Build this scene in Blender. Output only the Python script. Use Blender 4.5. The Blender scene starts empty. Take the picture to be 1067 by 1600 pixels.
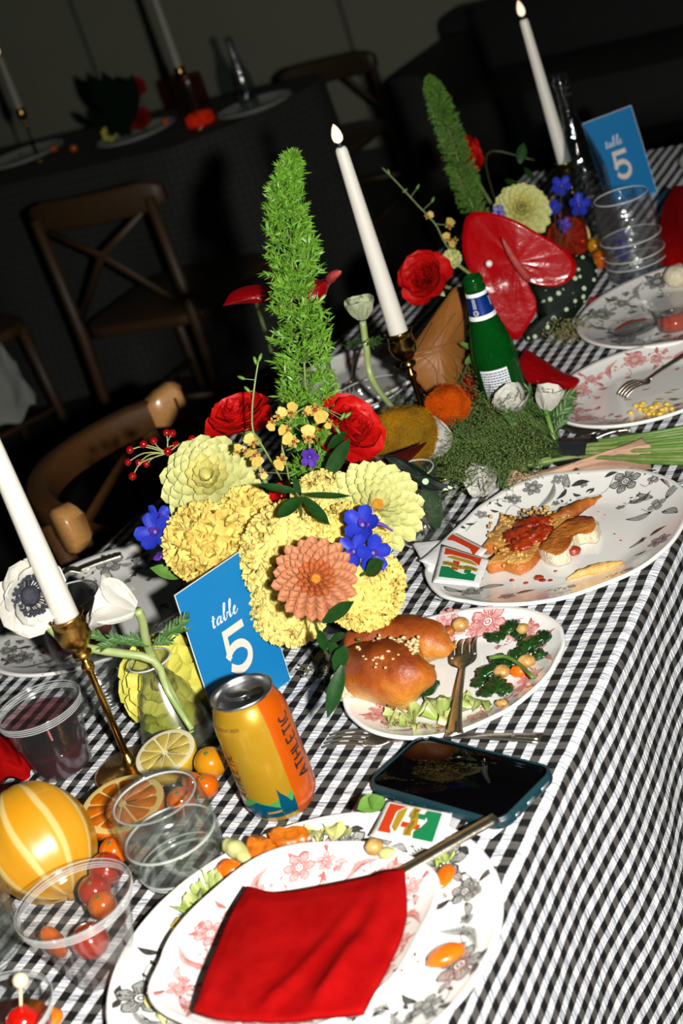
import bpy, math, random
from mathutils import Vector, Matrix, noise
SC = bpy.context.scene
COL = SC.collection
TZ = 0.75                                    # height of the table top; helper heights h are measured from it
pi = math.pi
rnd = random.Random(5)

# ------------------------------------------------------------------ camera
def _rot(rx, ry, rz):
    return Matrix.Rotation(rz, 3, 'Z') @ Matrix.Rotation(rx, 3, 'X') @ Matrix.Rotation(ry, 3, 'Z')
CM = _rot(1.1618, -0.3319, 0.5622)
CP = Vector((0.5351, -1.0512, 0.7825 + TZ))
FPX = 2571.1
cam = bpy.data.cameras.new('camera')
cam.sensor_width = 36.0
cam.lens = FPX * 36.0 / 1600.0
cam.clip_start, cam.clip_end = 0.05, 60
cam.dof.use_dof = True
cam.dof.focus_distance = 1.62
cam.dof.aperture_fstop = 7.5
camo = bpy.data.objects.new('camera', cam); COL.objects.link(camo)
camo.matrix_world = Matrix.Translation(CP) @ CM.to_4x4()
SC.camera = camo
CR, CU, CB = CM.col[0].copy(), CM.col[1].copy(), CM.col[2].copy()

# ------------------------------------------------------------------ world, flash, exposure
w = bpy.data.worlds.new('dim_room'); SC.world = w; w.use_nodes = True
bg = w.node_tree.nodes['Background']
bg.inputs[0].default_value = (0.55, 0.75, 0.8, 1); bg.inputs[1].default_value = 0.006
fl = bpy.data.lights.new('camera_flash', 'AREA'); fl.shape = 'DISK'; fl.size = 0.035
fl.energy = 58.0; fl.color = (1.0, 0.97, 0.92)
flo = bpy.data.objects.new('camera_flash', fl); COL.objects.link(flo)
flo.matrix_world = Matrix.Translation(CP + CR * 0.13 + CU * 0.0 + CB * 0.02) @ CM.to_4x4()
SC.view_settings.view_transform = 'Standard'
SC.view_settings.look = 'None'
SC.view_settings.gamma = 1.0
SC.view_settings.use_curve_mapping = False
SC.view_settings.exposure = 0.0
try:
    SC.cycles.max_bounces = 12; SC.cycles.transparent_max_bounces = 40
    SC.cycles.transmission_bounces = 12; SC.cycles.glossy_bounces = 4; SC.cycles.diffuse_bounces = 3
    SC.cycles.caustics_refractive = False; SC.cycles.caustics_reflective = False
    SC.cycles.sample_clamp_indirect = 4.0
except Exception:
    pass

# ------------------------------------------------------------------ where things are
def ray(px, py):
    return CM @ Vector(((px - 533.5) / FPX, -(py - 800) / FPX, -1.0))
def at(px, py, h=0.0):                       # the point of the room at height h over the table that the photo shows there
    d = ray(px, py); return CP + d * ((TZ + h - CP.z) / d.z)
def dp(px, py, d):                           # ... and the one at distance d
    return CP + ray(px, py) * d
def hof(px, py, base):                       # height at which a vertical over base reaches the pixel
    d = ray(px, py); z = Vector((0, 0, 1)); wv = CP - base
    a, b, dd, e = d.dot(d), d.z, d.dot(wv), wv.z
    return (a * e - b * dd) / (a - b * b)
def depth(p): return (p - CP).dot(-CB)
def tocam(p): return (CP - p).normalized()
def V(*a): return Vector(a)

# ------------------------------------------------------------------ objects
def link(o): COL.objects.link(o); return o
def tag(o, label=None, cat=None, group=None, kind=None):
    if label: o['label'] = label
    if cat: o['category'] = cat
    if group: o['group'] = group
    if kind: o['kind'] = kind
    return o
def thing(name, loc, label, cat, group=None):
    o = bpy.data.objects.new(name, None); o.empty_display_size = 0.01
    o.location = loc; return tag(link(o), label, cat, group)
def wloc(o):
    v = Vector((0, 0, 0))
    while o is not None: v += o.location; o = o.parent
    return v
def mats(o_or_me, ms):
    for m in (ms if isinstance(ms, (list, tuple)) else [ms]): o_or_me.materials.append(m)
class MB:
    def __init__(s): s.v, s.f, s.m = [], [], []
    def add(s, vf, mi=0, tr=None):
        vs, fs = vf; b = len(s.v)
        s.v.extend([tr @ Vector(v) for v in vs] if tr is not None else [Vector(v) for v in vs])
        s.f.extend([tuple(i + b for i in f) for f in fs]); s.m.extend([mi] * len(fs)); return s
    def mesh(s, name, ms, origin=Vector((0, 0, 0)), smooth=True):
        me = bpy.data.meshes.new(name)
        me.from_pydata([tuple(v - origin) for v in s.v], [], s.f); mats(me, ms)
        me.polygons.foreach_set('material_index', s.m)
        me.polygons.foreach_set('use_smooth', [smooth] * len(s.f)); me.update(); return me
    def build(s, name, ms, parent=None, loc=None, smooth=True, label=None, cat=None, group=None, kind=None, sharp=None):
        if parent is not None: org = wloc(parent)
        else: org = loc if loc is not None else Vector((0, 0, 0))
        me = s.mesh(name, ms, org, smooth)
        if sharp and smooth: 
            try: me.set_sharp_from_angle(angle=math.radians(sharp))
            except Exception: pass
        o = bpy.data.objects.new(name, me); link(o)
        if parent is not None: o.parent = parent
        else: o.location = org
        return tag(o, label, cat, group, kind)
def inst(name, me, parent, W, label=None):   # a piece that shares its mesh, placed by a world matrix under its thing
    o = bpy.data.objects.new(name, me); link(o); o.parent = parent
    o.matrix_basis = Matrix.Translation(-wloc(parent)) @ W
    return tag(o, label)

# ------------------------------------------------------------------ shapes
def frame(axis, up=Vector((0, 0, 1)), roll=0.0, pos=None):   # z along axis
    z = axis.normalized(); x = up.cross(z)
    if x.length < 1e-4: x = Vector((1, 0, 0)).cross(z)
    x.normalize(); y = z.cross(x)
    m = Matrix((x, y, z)).transposed().to_4x4() @ Matrix.Rotation(roll, 4, 'Z')
    return (Matrix.Translation(pos) @ m) if pos is not None else m
def spline(pts, n):
    pts = [Vector(p) for p in pts]; out = []
    if len(pts) == 2: return [pts[0].lerp(pts[1], i / n) for i in range(n + 1)]
    P = [pts[0] * 2 - pts[1]] + pts + [pts[-1] * 2 - pts[-2]]
    k = len(pts) - 1
    for i in range(n + 1):
        u = i / n * k; j = min(int(u), k - 1); t = u - j
        a, b, c, d = P[j:j + 4]
        out.append(0.5 * ((2 * b) + (c - a) * t + (2 * a - 5 * b + 4 * c - d) * t * t + (3 * b - a - 3 * c + d) * t ** 3))
    return out
def tube(pts, r, n=8, cap=True):
    pts = [Vector(p) for p in pts]; N = len(pts)
    rs = list(r) if isinstance(r, (list, tuple)) else [r] * N
    vs, fs = [], []; t0 = None; x = None
    for i, p in enumerate(pts):
        t = (pts[min(i + 1, N - 1)] - pts[max(i - 1, 0)])
        t = t.normalized() if t.length > 1e-9 else Vector((0, 0, 1))
        if x is None:
            x = t.orthogonal().normalized()
        else:
            x = (x - t * x.dot(t)); x = x.normalized() if x.length > 1e-6 else t.orthogonal().normalized()
        y = t.cross(x)
        for k in range(n):
            a = 2 * pi * k / n; vs.append(p + (x * math.cos(a) + y * math.sin(a)) * rs[i])
    for i in range(N - 1):
        for k in range(n):
            a, b = i * n + k, i * n + (k + 1) % n; fs.append((a, b, b + n, a + n))
    if cap: fs.append(tuple(range(n - 1, -1, -1))); fs.append(tuple(range((N - 1) * n, N * n)))
    return vs, fs
def lathe(prof, n=32, cap0=True, cap1=True):
    vs, fs = [], []; N = len(prof)
    for r, z in prof:
        for k in range(n):
            a = 2 * pi * k / n; vs.append(Vector((r * math.cos(a), r * math.sin(a), z)))
    for i in range(N - 1):
        for k in range(n):
            a, b = i * n + k, i * n + (k + 1) % n; fs.append((a, b, b + n, a + n))
    if cap0: fs.append(tuple(range(n - 1, -1, -1)))
    if cap1: fs.append(tuple(range((N - 1) * n, N * n)))
    return vs, fs
def grid(nu, nv, fn, closeu=False):
    vs, fs = [], []
    for j in range(nv + 1):
        for i in range(nu + (0 if closeu else 1)): vs.append(Vector(fn(i / nu, j / nv)))
    w_ = nu if closeu else nu + 1
    for j in range(nv):
        for i in range(nu):
            a, b = j * w_ + i, j * w_ + (i + 1) % w_
            fs.append((a, b, b + w_, a + w_))
    return vs, fs
def box(c, s, tr=None):
    x, y, z = (k / 2 for k in s); c = Vector(c)
    vs = [c + Vector((i * x, j * y, k * z)) for k in (-1, 1) for j in (-1, 1) for i in (-1, 1)]
    if tr is not None: vs = [tr @ v for v in vs]
    return vs, [(0, 2, 3, 1), (4, 5, 7, 6), (0, 1, 5, 4), (2, 6, 7, 3), (0, 4, 6, 2), (1, 3, 7, 5)]
def slab(outline, z0, z1, bev=0.0):          # a flat outline given thickness, with a small rounded edge
    n = len(outline); c = sum((Vector((p[0], p[1])) for p in outline), Vector((0, 0))) / n
    rows = []
    if bev > 0: rows = [(z0, bev), (z0 + bev * .3, bev * .3), (z0 + bev, 0), (z1 - bev, 0), (z1 - bev * .3, bev * .3), (z1, bev)]
    else: rows = [(z0, 0), (z1, 0)]
    vs, fs = [], []
    for z, ins in rows:
        for p in outline:
            d = Vector((p[0], p[1])) - c; L = d.length
            q = c + d * ((L - ins) / L if L > 1e-9 else 1); vs.append(Vector((q.x, q.y, z)))
    for i in range(len(rows) - 1):
        for k in range(n):
            a, b = i * n + k, i * n + (k + 1) % n; fs.append((a, b, b + n, a + n))
    fs.append(tuple(range(n - 1, -1, -1))); fs.append(tuple(range((len(rows) - 1) * n, len(rows) * n)))
    return vs, fs
def rrect(w_, h_, r, k=6):
    out = []
    for cx, cy, a0 in ((1, 1, 0), (-1, 1, 90), (-1, -1, 180), (1, -1, 270)):
        for i in range(k + 1):
            a = math.radians(a0 + 90 * i / k)
            out.append((cx * (w_ / 2 - r) + r * math.cos(a), cy * (h_ / 2 - r) + r * math.sin(a)))
    return out
def blob(c, rad, amp=0.0, fr=1.0, seed=0, n=20, m=12, tr=None, flat=None):
    c = Vector(c); rad = (rad,) * 3 if not hasattr(rad, '__len__') else rad
    o = Vector((seed * 7.3, seed * 3.1, seed * 1.7)); vs = []
    def P(u, v):
        t = pi * v; a = 2 * pi * u
        d = Vector((math.sin(t) * math.cos(a), math.sin(t) * math.sin(a), -math.cos(t)))
        k = 1 + (amp * noise.noise(d * fr + o) if amp else 0) + (amp * .4 * noise.noise(d * fr * 2.7 + o) if amp else 0)
        q = Vector((d.x * rad[0] * k, d.y * rad[1] * k, d.z * rad[2] * k))
        if flat is not None and q.z < flat: q.z = flat
        return c + (tr @ q if tr is not None else q)
    vs = [P(0, 0)]; fs = []
    for j in range(1, m):
        for i in range(n): vs.append(P(i / n, j / m))
    vs.append(P(0, 1)); L = len(vs) - 1
    for i in range(n):
        fs.append((0, 1 + (i + 1) % n, 1 + i)); fs.append((L, L - n + i, L - n + (i + 1) % n))
    for j in range(m - 2):
        for i in range(n):
            a, b = 1 + j * n + i, 1 + j * n + (i + 1) % n; fs.append((a, b, b + n, a + n))
    return vs, fs
def stroke(pts, w_, f, closed=False, taper=False):   # flat line of width w_ along 2D pts, laid on a surface by f(x, y)
    P = [Vector((p[0], p[1])) for p in pts]; N = len(P); vs, fs = [], []
    for i, p in enumerate(P):
        a = P[(i - 1) % N] if closed else P[max(i - 1, 0)]; b = P[(i + 1) % N] if closed else P[min(i + 1, N - 1)]
        t = b - a; t = t.normalized() if t.length > 1e-9 else Vector((1, 0)); n_ = Vector((-t.y, t.x))
        ww = w_[i] if isinstance(w_, (list, tuple)) else w_
        if taper: ww *= 0.25 + 0.75 * math.sin(pi * min(max(i / (N - 1), 0.02), 0.98))
        for s in (-1, 1): q = p + n_ * (s * ww / 2); vs.append(Vector(f(q.x, q.y)))
    for i in range(N if closed else N - 1):
        j = (i + 1) % N; fs.append((2 * i, 2 * j, 2 * j + 1, 2 * i + 1))
    return vs, fs
def fill(pts, f):
    c = sum((Vector((p[0], p[1])) for p in pts), Vector((0, 0))) / len(pts)
    vs = [Vector(f(c.x, c.y))] + [Vector(f(p[0], p[1])) for p in pts]; n = len(pts)
    return vs, [(0, 1 + i, 1 + (i + 1) % n) for i in range(n)]
def textvf(s, size, ax='LEFT'):              # flat letters as geometry
    cu = bpy.data.curves.new('t', 'FONT'); cu.body = s; cu.size = size; cu.align_x = ax; cu.resolution_u = 3
    o = bpy.data.objects.new('t', cu); COL.objects.link(o)
    dg = bpy.context.evaluated_depsgraph_get(); me = bpy.data.meshes.new_from_object(o.evaluated_get(dg))
    vs = [v.co.copy() for v in me.vertices]; fs = [tuple(p.vertices) for p in me.polygons]
    bpy.data.objects.remove(o); bpy.data.curves.remove(cu); bpy.data.meshes.remove(me)
    return vs, fs
def nz(p, s=1.0, o=0.0): return noise.noise(Vector(p) * s + Vector((o, o * 1.7, o * 2.3)))

# ------------------------------------------------------------------ materials
def srgb(r, g, b):                           # a colour read off the photograph, as albedo under this flash
    return tuple(0.76 * ((c / 255 / 12.92) if c <= 10.3 else ((c / 255 + 0.055) / 1.055) ** 2.4) for c in (r, g, b))
class NT:
    def __init__(s, name):
        s.m = bpy.data.materials.new(name); s.m.use_nodes = True; s.t = s.m.node_tree
        s.b = s.t.nodes['Principled BSDF']; s.out = s.t.nodes['Material Output']; s.tc = None
    def n(s, kind, **kw):
        x = s.t.nodes.new(kind)
        for k, v in kw.items():
            if k in x.inputs: x.inputs[k].default_value = v
            else: setattr(x, k, v)
        return x
    def l(s, a, b): s.t.links.new(a, b)
    def co(s, which='Object'):
        if s.tc is None: s.tc = s.n('ShaderNodeTexCoord')
        return s.tc.outputs[which]
    def noise(s, scale, detail=3.0, rough=0.5, vec=None, stretch=None):
        x = s.n('ShaderNodeTexNoise'); x.inputs['Scale'].default_value = scale
        x.inputs['Detail'].default_value = detail; x.inputs['Roughness'].default_value = rough
        v = vec or s.co()
        if stretch:
            mp = s.n('ShaderNodeMapping'); mp.inputs['Scale'].default_value = stretch; s.l(v, mp.inputs['Vector']); v = mp.outputs['Vector']
        s.l(v, x.inputs['Vector']); return x.outputs['Fac']
    def ramp(s, fac, stops, interp='LINEAR'):
        r = s.n('ShaderNodeValToRGB'); r.color_ramp.interpolation = interp; e = r.color_ramp.elements
        while len(e) < len(stops): e.new(0.5)
        for k, (p, c) in enumerate(stops): e[k].position = p; e[k].color = (*c, 1) if len(c) == 3 else c
        s.l(fac, r.inputs['Fac']); return r.outputs['Color']
    def mix(s, fac, a, b, mode='MIX'):
        x = s.n('ShaderNodeMix'); x.data_type = 'RGBA'; x.blend_type = mode
        for k, v in ((0, fac), (6, a), (7, b)):
            if hasattr(v, 'links') or hasattr(v, 'is_linked'): s.l(v, x.inputs[k])
            else: x.inputs[k].default_value = v if k == 0 else (*v, 1)
        return x.outputs[2]
    def math(s, op, a, b=0.0, c=0.0):
        x = s.n('ShaderNodeMath'); x.operation = op
        for k, v in enumerate((a, b, c)):
            if hasattr(v, 'is_linked'): s.l(v, x.inputs[k])
            else: x.inputs[k].default_value = v
        return x.outputs[0]
    def bump(s, h, dist=0.001, strength=1.0):
        b = s.n('ShaderNodeBump'); b.inputs['Distance'].default_value = dist; b.inputs['Strength'].default_value = strength
        s.l(h, b.inputs['Height']); s.l(b.outputs['Normal'], s.b.inputs['Normal'])
    def setp(s, **kw):
        for k, v in kw.items():
            i = s.b.inputs[k.replace('_', ' ')]
            if hasattr(v, 'is_linked'): s.l(v, i)
            else: i.default_value = (*v, 1) if hasattr(v, '__len__') and len(v) == 3 else v
        return s
def mat(name, col, rough=0.5, col2=None, scale=20.0, metal=0.0, bump=None, coat=0.0, sss=0.0, spec=0.5, stretch=None, sheen=0.0, emit=0.0, lo=0.35, hi=0.65, trl=0.0):
    N = NT(name)
    if col2 is not None:
        f = N.noise(scale, 4, 0.55, stretch=stretch)
        N.setp(Base_Color=N.ramp(f, [(lo, col), (hi, col2)]))
    else: N.setp(Base_Color=col)
    N.setp(Roughness=rough, Metallic=metal)
    N.b.inputs['Specular IOR Level'].default_value = spec
    N.b.inputs['Coat Weight'].default_value = coat; N.b.inputs['Coat Roughness'].default_value = 0.06
    if sss: N.b.inputs['Subsurface Weight'].default_value = sss; N.b.inputs['Subsurface Radius'].default_value = (0.006, 0.004, 0.002); N.b.inputs['Subsurface Scale'].default_value = 1.0
    if sheen: N.b.inputs['Sheen Weight'].default_value = sheen
    if bump: N.bump(N.noise(bump[0], 4, 0.6, stretch=bump[2] if len(bump) > 2 else None), bump[1])
    if emit: N.b.inputs['Emission Color'].default_value = (*col, 1); N.b.inputs['Emission Strength'].default_value = emit
    if trl:                                   # thin petals and leaves let some light through
        tr = N.n('ShaderNodeBsdfTranslucent'); tr.inputs['Color'].default_value = (*col, 1)
        mx = N.n('ShaderNodeMixShader'); mx.inputs[0].default_value = trl
        N.l(N.b.outputs[0], mx.inputs[1]); N.l(tr.outputs[0], mx.inputs[2]); N.l(mx.outputs[0], N.out.inputs[0])
    return N.m
def thin_glass(name, tint=(1, 1, 1), refl=0.04, rough=0.13, wav=None, refr=0.0, edge=0.5, haze=0.005):   # a thin clear wall: lets light through, mirrors at its surface
    N = NT(name); t = N.n('ShaderNodeBsdfTransparent'); t.inputs[0].default_value = (*tint, 1)
    g = N.n('ShaderNodeBsdfGlossy'); g.inputs['Roughness'].default_value = rough
    lw = N.n('ShaderNodeLayerWeight'); lw.inputs['Blend'].default_value = 0.5
    fac = N.math('MULTIPLY_ADD', N.math('POWER', lw.outputs['Facing'], 4.0), 0.30, refl)
    ef = N.math('POWER', lw.outputs['Facing'], 5.0)
    N.l(N.mix(N.math('MULTIPLY', ef, edge), tint, tuple(c * .25 for c in tint)), t.inputs[0])  # tint darkened at grazing, in place of dark surroundings bent by the glass
    mx = N.n('ShaderNodeMixShader'); N.l(fac, mx.inputs[0]); N.l(g.outputs[0], mx.inputs[2])
    if wav:
        b = N.n('ShaderNodeBump'); b.inputs['Distance'].default_value = wav[1]
        N.l(N.noise(wav[0], 2, 0.5), b.inputs['Height']); N.l(b.outputs[0], g.inputs['Normal']); N.l(b.outputs[0], lw.inputs['Normal'])
    if refr:
        r = N.n('ShaderNodeBsdfRefraction'); r.inputs['Color'].default_value = (*tint, 1); r.inputs['IOR'].default_value = 1.25; r.inputs['Roughness'].default_value = 0.0
        m2 = N.n('ShaderNodeMixShader'); m2.inputs[0].default_value = refr; N.l(t.outputs[0], m2.inputs[1]); N.l(r.outputs[0], m2.inputs[2]); N.l(m2.outputs[0], mx.inputs[1])
        if wav: N.l(b.outputs[0], r.inputs['Normal'])
    else: N.l(t.outputs[0], mx.inputs[1])
    df = N.n('ShaderNodeBsdfDiffuse'); df.inputs[0].default_value = (.85, .88, .86, 1)
    m3 = N.n('ShaderNodeMixShader'); N.l(N.math('MULTIPLY_ADD', N.math('POWER', lw.outputs['Facing'], 3.0), haze * 4, haze), m3.inputs[0])  # white diffuse painted in as haze and bright wall edges
    N.l(mx.outputs[0], m3.inputs[1]); N.l(df.outputs[0], m3.inputs[2]); N.l(m3.outputs[0], N.out.inputs[0]); return N.m

# ------------------------------------------------------------------ gingham seersucker
PER = 0.0187
def gingham(name, bumpd=0.0007):
    N = NT(name); uv = N.co('UV')
    nw = N.n('ShaderNodeTexNoise'); nw.inputs['Scale'].default_value = 22; nw.inputs['Detail'].default_value = 2; N.l(uv, nw.inputs['Vector'])
    off = N.n('ShaderNodeVectorMath', operation='MULTIPLY_ADD'); N.l(nw.outputs['Color'], off.inputs[0])
    off.inputs[1].default_value = (0.004, 0.006, 0); N.l(uv, off.inputs[2])
    sx = N.n('ShaderNodeSeparateXYZ'); N.l(off.outputs[0], sx.inputs[0])
    def band(v, ph):
        c = N.math('COSINE', N.math('MULTIPLY_ADD', v, 2 * pi / PER, ph))
        return N.math('MULTIPLY_ADD', c, 7.0, 0.5)
    C_ = N.n('ShaderNodeClamp'); N.l(band(sx.outputs[0], -0.7), C_.inputs[0])
    R_ = N.n('ShaderNodeClamp'); N.l(band(sx.outputs[1], -0.9), R_.inputs[0])
    a = N.mix(C_.outputs[0], (0.80, 0.815, 0.84), (0.085, 0.08, 0.072))
    b = N.mix(C_.outputs[0], (0.54, 0.56, 0.60), (0.007, 0.007, 0.006))
    col = N.mix(R_.outputs[0], a, b)
    weave = N.noise(900, 2, 0.6, vec=uv)
    col = N.mix(0.25, col, N.mix(weave, (0, 0, 0), (1, 1, 1)), 'OVERLAY')
    pk = N.noise(1.0, 3, 0.55, vec=off.outputs[0], stretch=(55, 330, 1))
    big = N.noise(1.0, 2, 0.5, vec=uv, stretch=(25, 60, 1))
    h = N.math('ADD', N.math('MULTIPLY', pk, N.math('MULTIPLY_ADD', C_.outputs[0], -0.75, 1.0)), N.math('MULTIPLY', big, 0.9))
    N.setp(Base_Color=col, Roughness=0.85); N.b.inputs['Specular IOR Level'].default_value = 0.2
    N.bump(h, 0.0034, 1.0); return N.m
M_GING = gingham('gingham_seersucker')

# ------------------------------------------------------------------ setting
m_floor = mat('dark_floor', (0.012, 0.012, 0.011), 0.6, (0.02, 0.019, 0.017), 3.0)
m_wall = mat('painted_wall', (0.22, 0.228, 0.165), 0.9, (0.25, 0.26, 0.19), 1.2, bump=(60, 0.001))
m_black = mat('black_upholstery', (0.006, 0.006, 0.006), 0.75, (0.01, 0.01, 0.01), 30)
def structure(name, vf, m):
    b = MB(); b.add(vf); return b.build(name, m, None, Vector((0, 0, 0)), False, kind='structure')
WY = 5.0
structure('floor', box((-1, 1.5, -0.05), (9, 7.6, 0.1)), m_floor)
b_ = MB()
b_.add(box((-1, WY + 0.06, 1.5), (9, 0.12, 3.2)))
b_.build('wall_back', m_wall, None, None, False, kind='structure')
b_ = MB()
for k in range(6):
    b_.add(box((-4.95 + k * 1.22, WY - 0.003, 1.5), (0.02, 0.008, 3.0)))
b_.build('trim_1', mat('panel_seam', (0.12, 0.12, 0.1), 0.8), None, None, False, kind='structure')
structure('baseboard_back', box((-1, WY - 0.01, 0.05), (9, 0.02, 0.10)), mat('dark_baseboard', (0.03, 0.03, 0.028), 0.6))

# black low sofa along the wall
def sofa():
    p = V(-0.95, WY - 0.42, 0); t = thing('sofa', p, 'low black sofa standing against the back wall', 'sofa')
    def rb(name, c, s, r):
        b = MB(); o = rrect(s[0], s[2], r, 5)
        vs, fs = slab(o, -s[1] / 2, s[1] / 2, 0.012)
        b.add((vs, fs), 0, Matrix.Translation(p + V(*c)) @ Matrix.Rotation(pi / 2, 4, 'X')); return b.build(name, m_black, t, sharp=50)
    rb('backrest', (0, 0.3, 0.36), (2.2, 0.16, 0.44), 0.05); rb('seat', (0, -0.02, 0.25), (2.0, 0.56, 0.20), 0.04)
    for s in (-1, 1): rb('arm', (s * 1.03, 0, 0.29), (0.15, 0.68, 0.44), 0.05)
    for s in (-1, 1):
        for q in (-0.25, 0.25):
            b = MB(); b.add(lathe([(0.018, 0), (0.025, 0.16)], 10), 0, Matrix.Translation(p + V(s * 0.95, q, 0))); b.build('leg', m_black, t)
sofa()

# ------------------------------------------------------------------ the long table and its cloth
def xe(y): return 0.003 + 0.015 * y
Y0, Y1, XF = -1.15, 1.80, -0.69
def xfar(y): return -0.765 + 0.095 * (y - 0.4)
m_wood_t = mat('table_wood', (0.25, 0.16, 0.09), 0.6, (0.3, 0.2, 0.11), 8)
def table(name, x0, x1, y0, y1, label):
    c = V((x0 + x1) / 2, (y0 + y1) / 2, 0); t = thing(name, c, label, 'table')
    b = MB(); b.add(box((c.x, c.y, TZ - 0.022), (x1 - x0, y1 - y0, 0.03))); b.build('tabletop', m_wood_t, t, smooth=False)
    for x in (x0 + 0.08, x1 - 0.08):
        for y in (y0 + 0.12, y1 - 0.12):
            b = MB(); b.add(lathe([(0.02, 0), (0.02, TZ - 0.037)], 12), 0, Matrix.Translation((x, y, 0))); b.build('leg', m_wood_t, t)
table('banquet_table', XF + 0.06, -0.03, Y0 + 0.01, Y1 - 0.02, 'long banquet table hidden under the front gingham cloth')
def wrinkle(x, y):
    z = 0.0011 * nz((x, y, 0), 9, 3) + 0.0007 * nz((x, y, 0), 26, 1)
    g = math.exp(-(((x + 0.27) / 0.10) ** 2 + ((y - 0.2) / 0.16) ** 2))           # gathered near the flowers
    z += g * 0.003 * math.sin((x * 0.87 - y * 0.35) * 150 + 3 * nz((x, y, 0), 12, 8))
    return max(z, -0.0012)
def drape(name, label, m, x0, xedge, y0, y1, drop, step, group=None, folds=0.009, wr=wrinkle, dropfar=0.25, rr=0.011, bottom=0.03):
    ss = []; s = x0
    n = int((0 - x0 + 0.0) / step); top = [x0 + k * ((0 - x0) / n) for k in range(n)]
    arc = [k / 5 * rr * pi / 2 for k in range(6)]; nd = int(drop / 0.012)
    ss = [-dropfar + x0 + k * dropfar / 8 for k in range(8)] + top + arc + [rr * pi / 2 + (k + 1) * drop / nd for k in range(nd)]
    ny = int((y1 - y0) / step); vs, uvs, fs = [], [], []
    for j in range(ny + 1):
        y = y0 + (y1 - y0) * j / ny; e = xedge(y)
        for s in ss:
            xf = xfar(y)
            if s < x0: x, z = xf - 0.004, s - x0; yy = y
            elif s <= 0: x = xf + (e - xf) * (s - x0) / (-x0); z = wr(x, y); yy = y
            elif s <= rr * pi / 2: a = s / rr; x, z = e + rr * math.sin(a), -rr + rr * math.cos(a); yy = y
            else:
                q = s - rr * pi / 2; z = -rr - q
                k = min(q / 0.25, 1.0)
                x = e + rr + folds * k * (0.6 * math.sin(y * 11 + 1.2 + 1.5 * nz((0, y, q), 2.5, 4)) + 0.5 * math.sin(y * 23 + 0.4)) + 0.02 * k + 0.0015 * nz((0, y, q), 25, 2); yy = y + 0.006 * k * math.cos(y * 11 + 1.2)
            vs.append(V(x, yy, TZ + z)); uvs.append((x if x0 <= s <= 0 else e + s, y))
    W_ = len(ss)
    for j in range(ny):
        for i in range(W_ - 1):
            a = j * W_ + i; fs.append((a, a + 1, a + W_ + 1, a + W_))
    b = MB(); b.v, b.f, b.m = vs, fs, [0] * len(fs)
    o = b.build(name, m, None, V(xedge(0) + x0 / 2, (y0 + y1) / 2, TZ), True, label, 'tablecloth', group)
    ul = o.data.uv_layers.new(name='UVMap'); buf = []
    for p in o.data.polygons:
        for v in p.vertices: buf.extend(uvs[v])
    ul.data.foreach_set('uv', buf); return o
drape('tablecloth', 'black and white gingham seersucker cloth with creased folds over the front table', M_GING, -0.80, xe, Y0, Y1, 0.62, 0.011)

# ------------------------------------------------------------------ woods, metals, small things used again and again
m_bentlit = mat('flash_lit_honey_wood', (0.36, 0.17, 0.05), 0.35, (0.46, 0.23, 0.07), 9, stretch=(3, 40, 40), coat=0.4)  # lit copy of the chair wood: flash on the rail ends painted in
m_bentshade = mat('shaded_honey_wood', (0.05, 0.02, 0.005), 0.4, (0.07, 0.028, 0.007), 9, stretch=(3, 40, 40), coat=0.2)  # shaded copy of the same wood: flower shade painted into its colour
m_darkwood = mat('dark_wood', (0.03, 0.017, 0.007), 0.5, (0.04, 0.022, 0.009), 9, stretch=(4, 30, 30))
m_chairwood = mat('brown_chair_wood', (0.036, 0.017, 0.004), 0.55, (0.048, 0.023, 0.006), 9, stretch=(4, 30, 30))
m_wax = mat('ivory_wax', (0.60, 0.575, 0.51), 0.42, sss=0.2)
m_brass = mat('polished_brass', (0.60, 0.34, 0.08), 0.26, metal=1.0, bump=(40, 0.0004))
m_darkbrass = mat('aged_brass', (0.30, 0.17, 0.045), 0.2, metal=1.0, bump=(40, 0.0004))
m_steel = mat('worn_silver', (0.62, 0.56, 0.44), 0.34, (0.72, 0.67, 0.55), 60, metal=1.0, bump=(90, 0.0006))
m_alu = mat('brushed_aluminium', (0.62, 0.63, 0.64), 0.3, metal=1.0)
m_clear = thin_glass('clear_glass', (0.985, 0.99, 0.985), 0.05)
m_clear_b = thin_glass('bent_clear_glass', (0.96, 0.975, 0.955), 0.09)
m_ripple = thin_glass('rippled_clear_plastic', (0.985, 0.985, 0.98), 0.06, wav=(70, 0.004))
m_water = thin_glass('still_water', (0.97, 0.99, 0.985), 0.06, wav=(25, 0.004), refr=0.12)
def flame_mat(name, col, st):
    N = NT(name); N.setp(Base_Color=(0.8, 0.7, 0.6), Roughness=0.4)
    sp = N.n('ShaderNodeSeparateXYZ'); N.l(N.co('Generated'), sp.inputs[0])
    N.l(N.ramp(sp.outputs[2], [(0.0, (1, 0.80, 0.5)), (0.45, (1, 0.76, 0.50)), (1.0, (1.0, 0.42, 0.2))]), N.b.inputs['Emission Color'])
    N.b.inputs['Emission Strength'].default_value = st; return N.m
m_flame = flame_mat('led_flame', None, 0.75)
m_black_wick = mat('wick_black', (0.01, 0.01, 0.01), 0.7)

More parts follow.
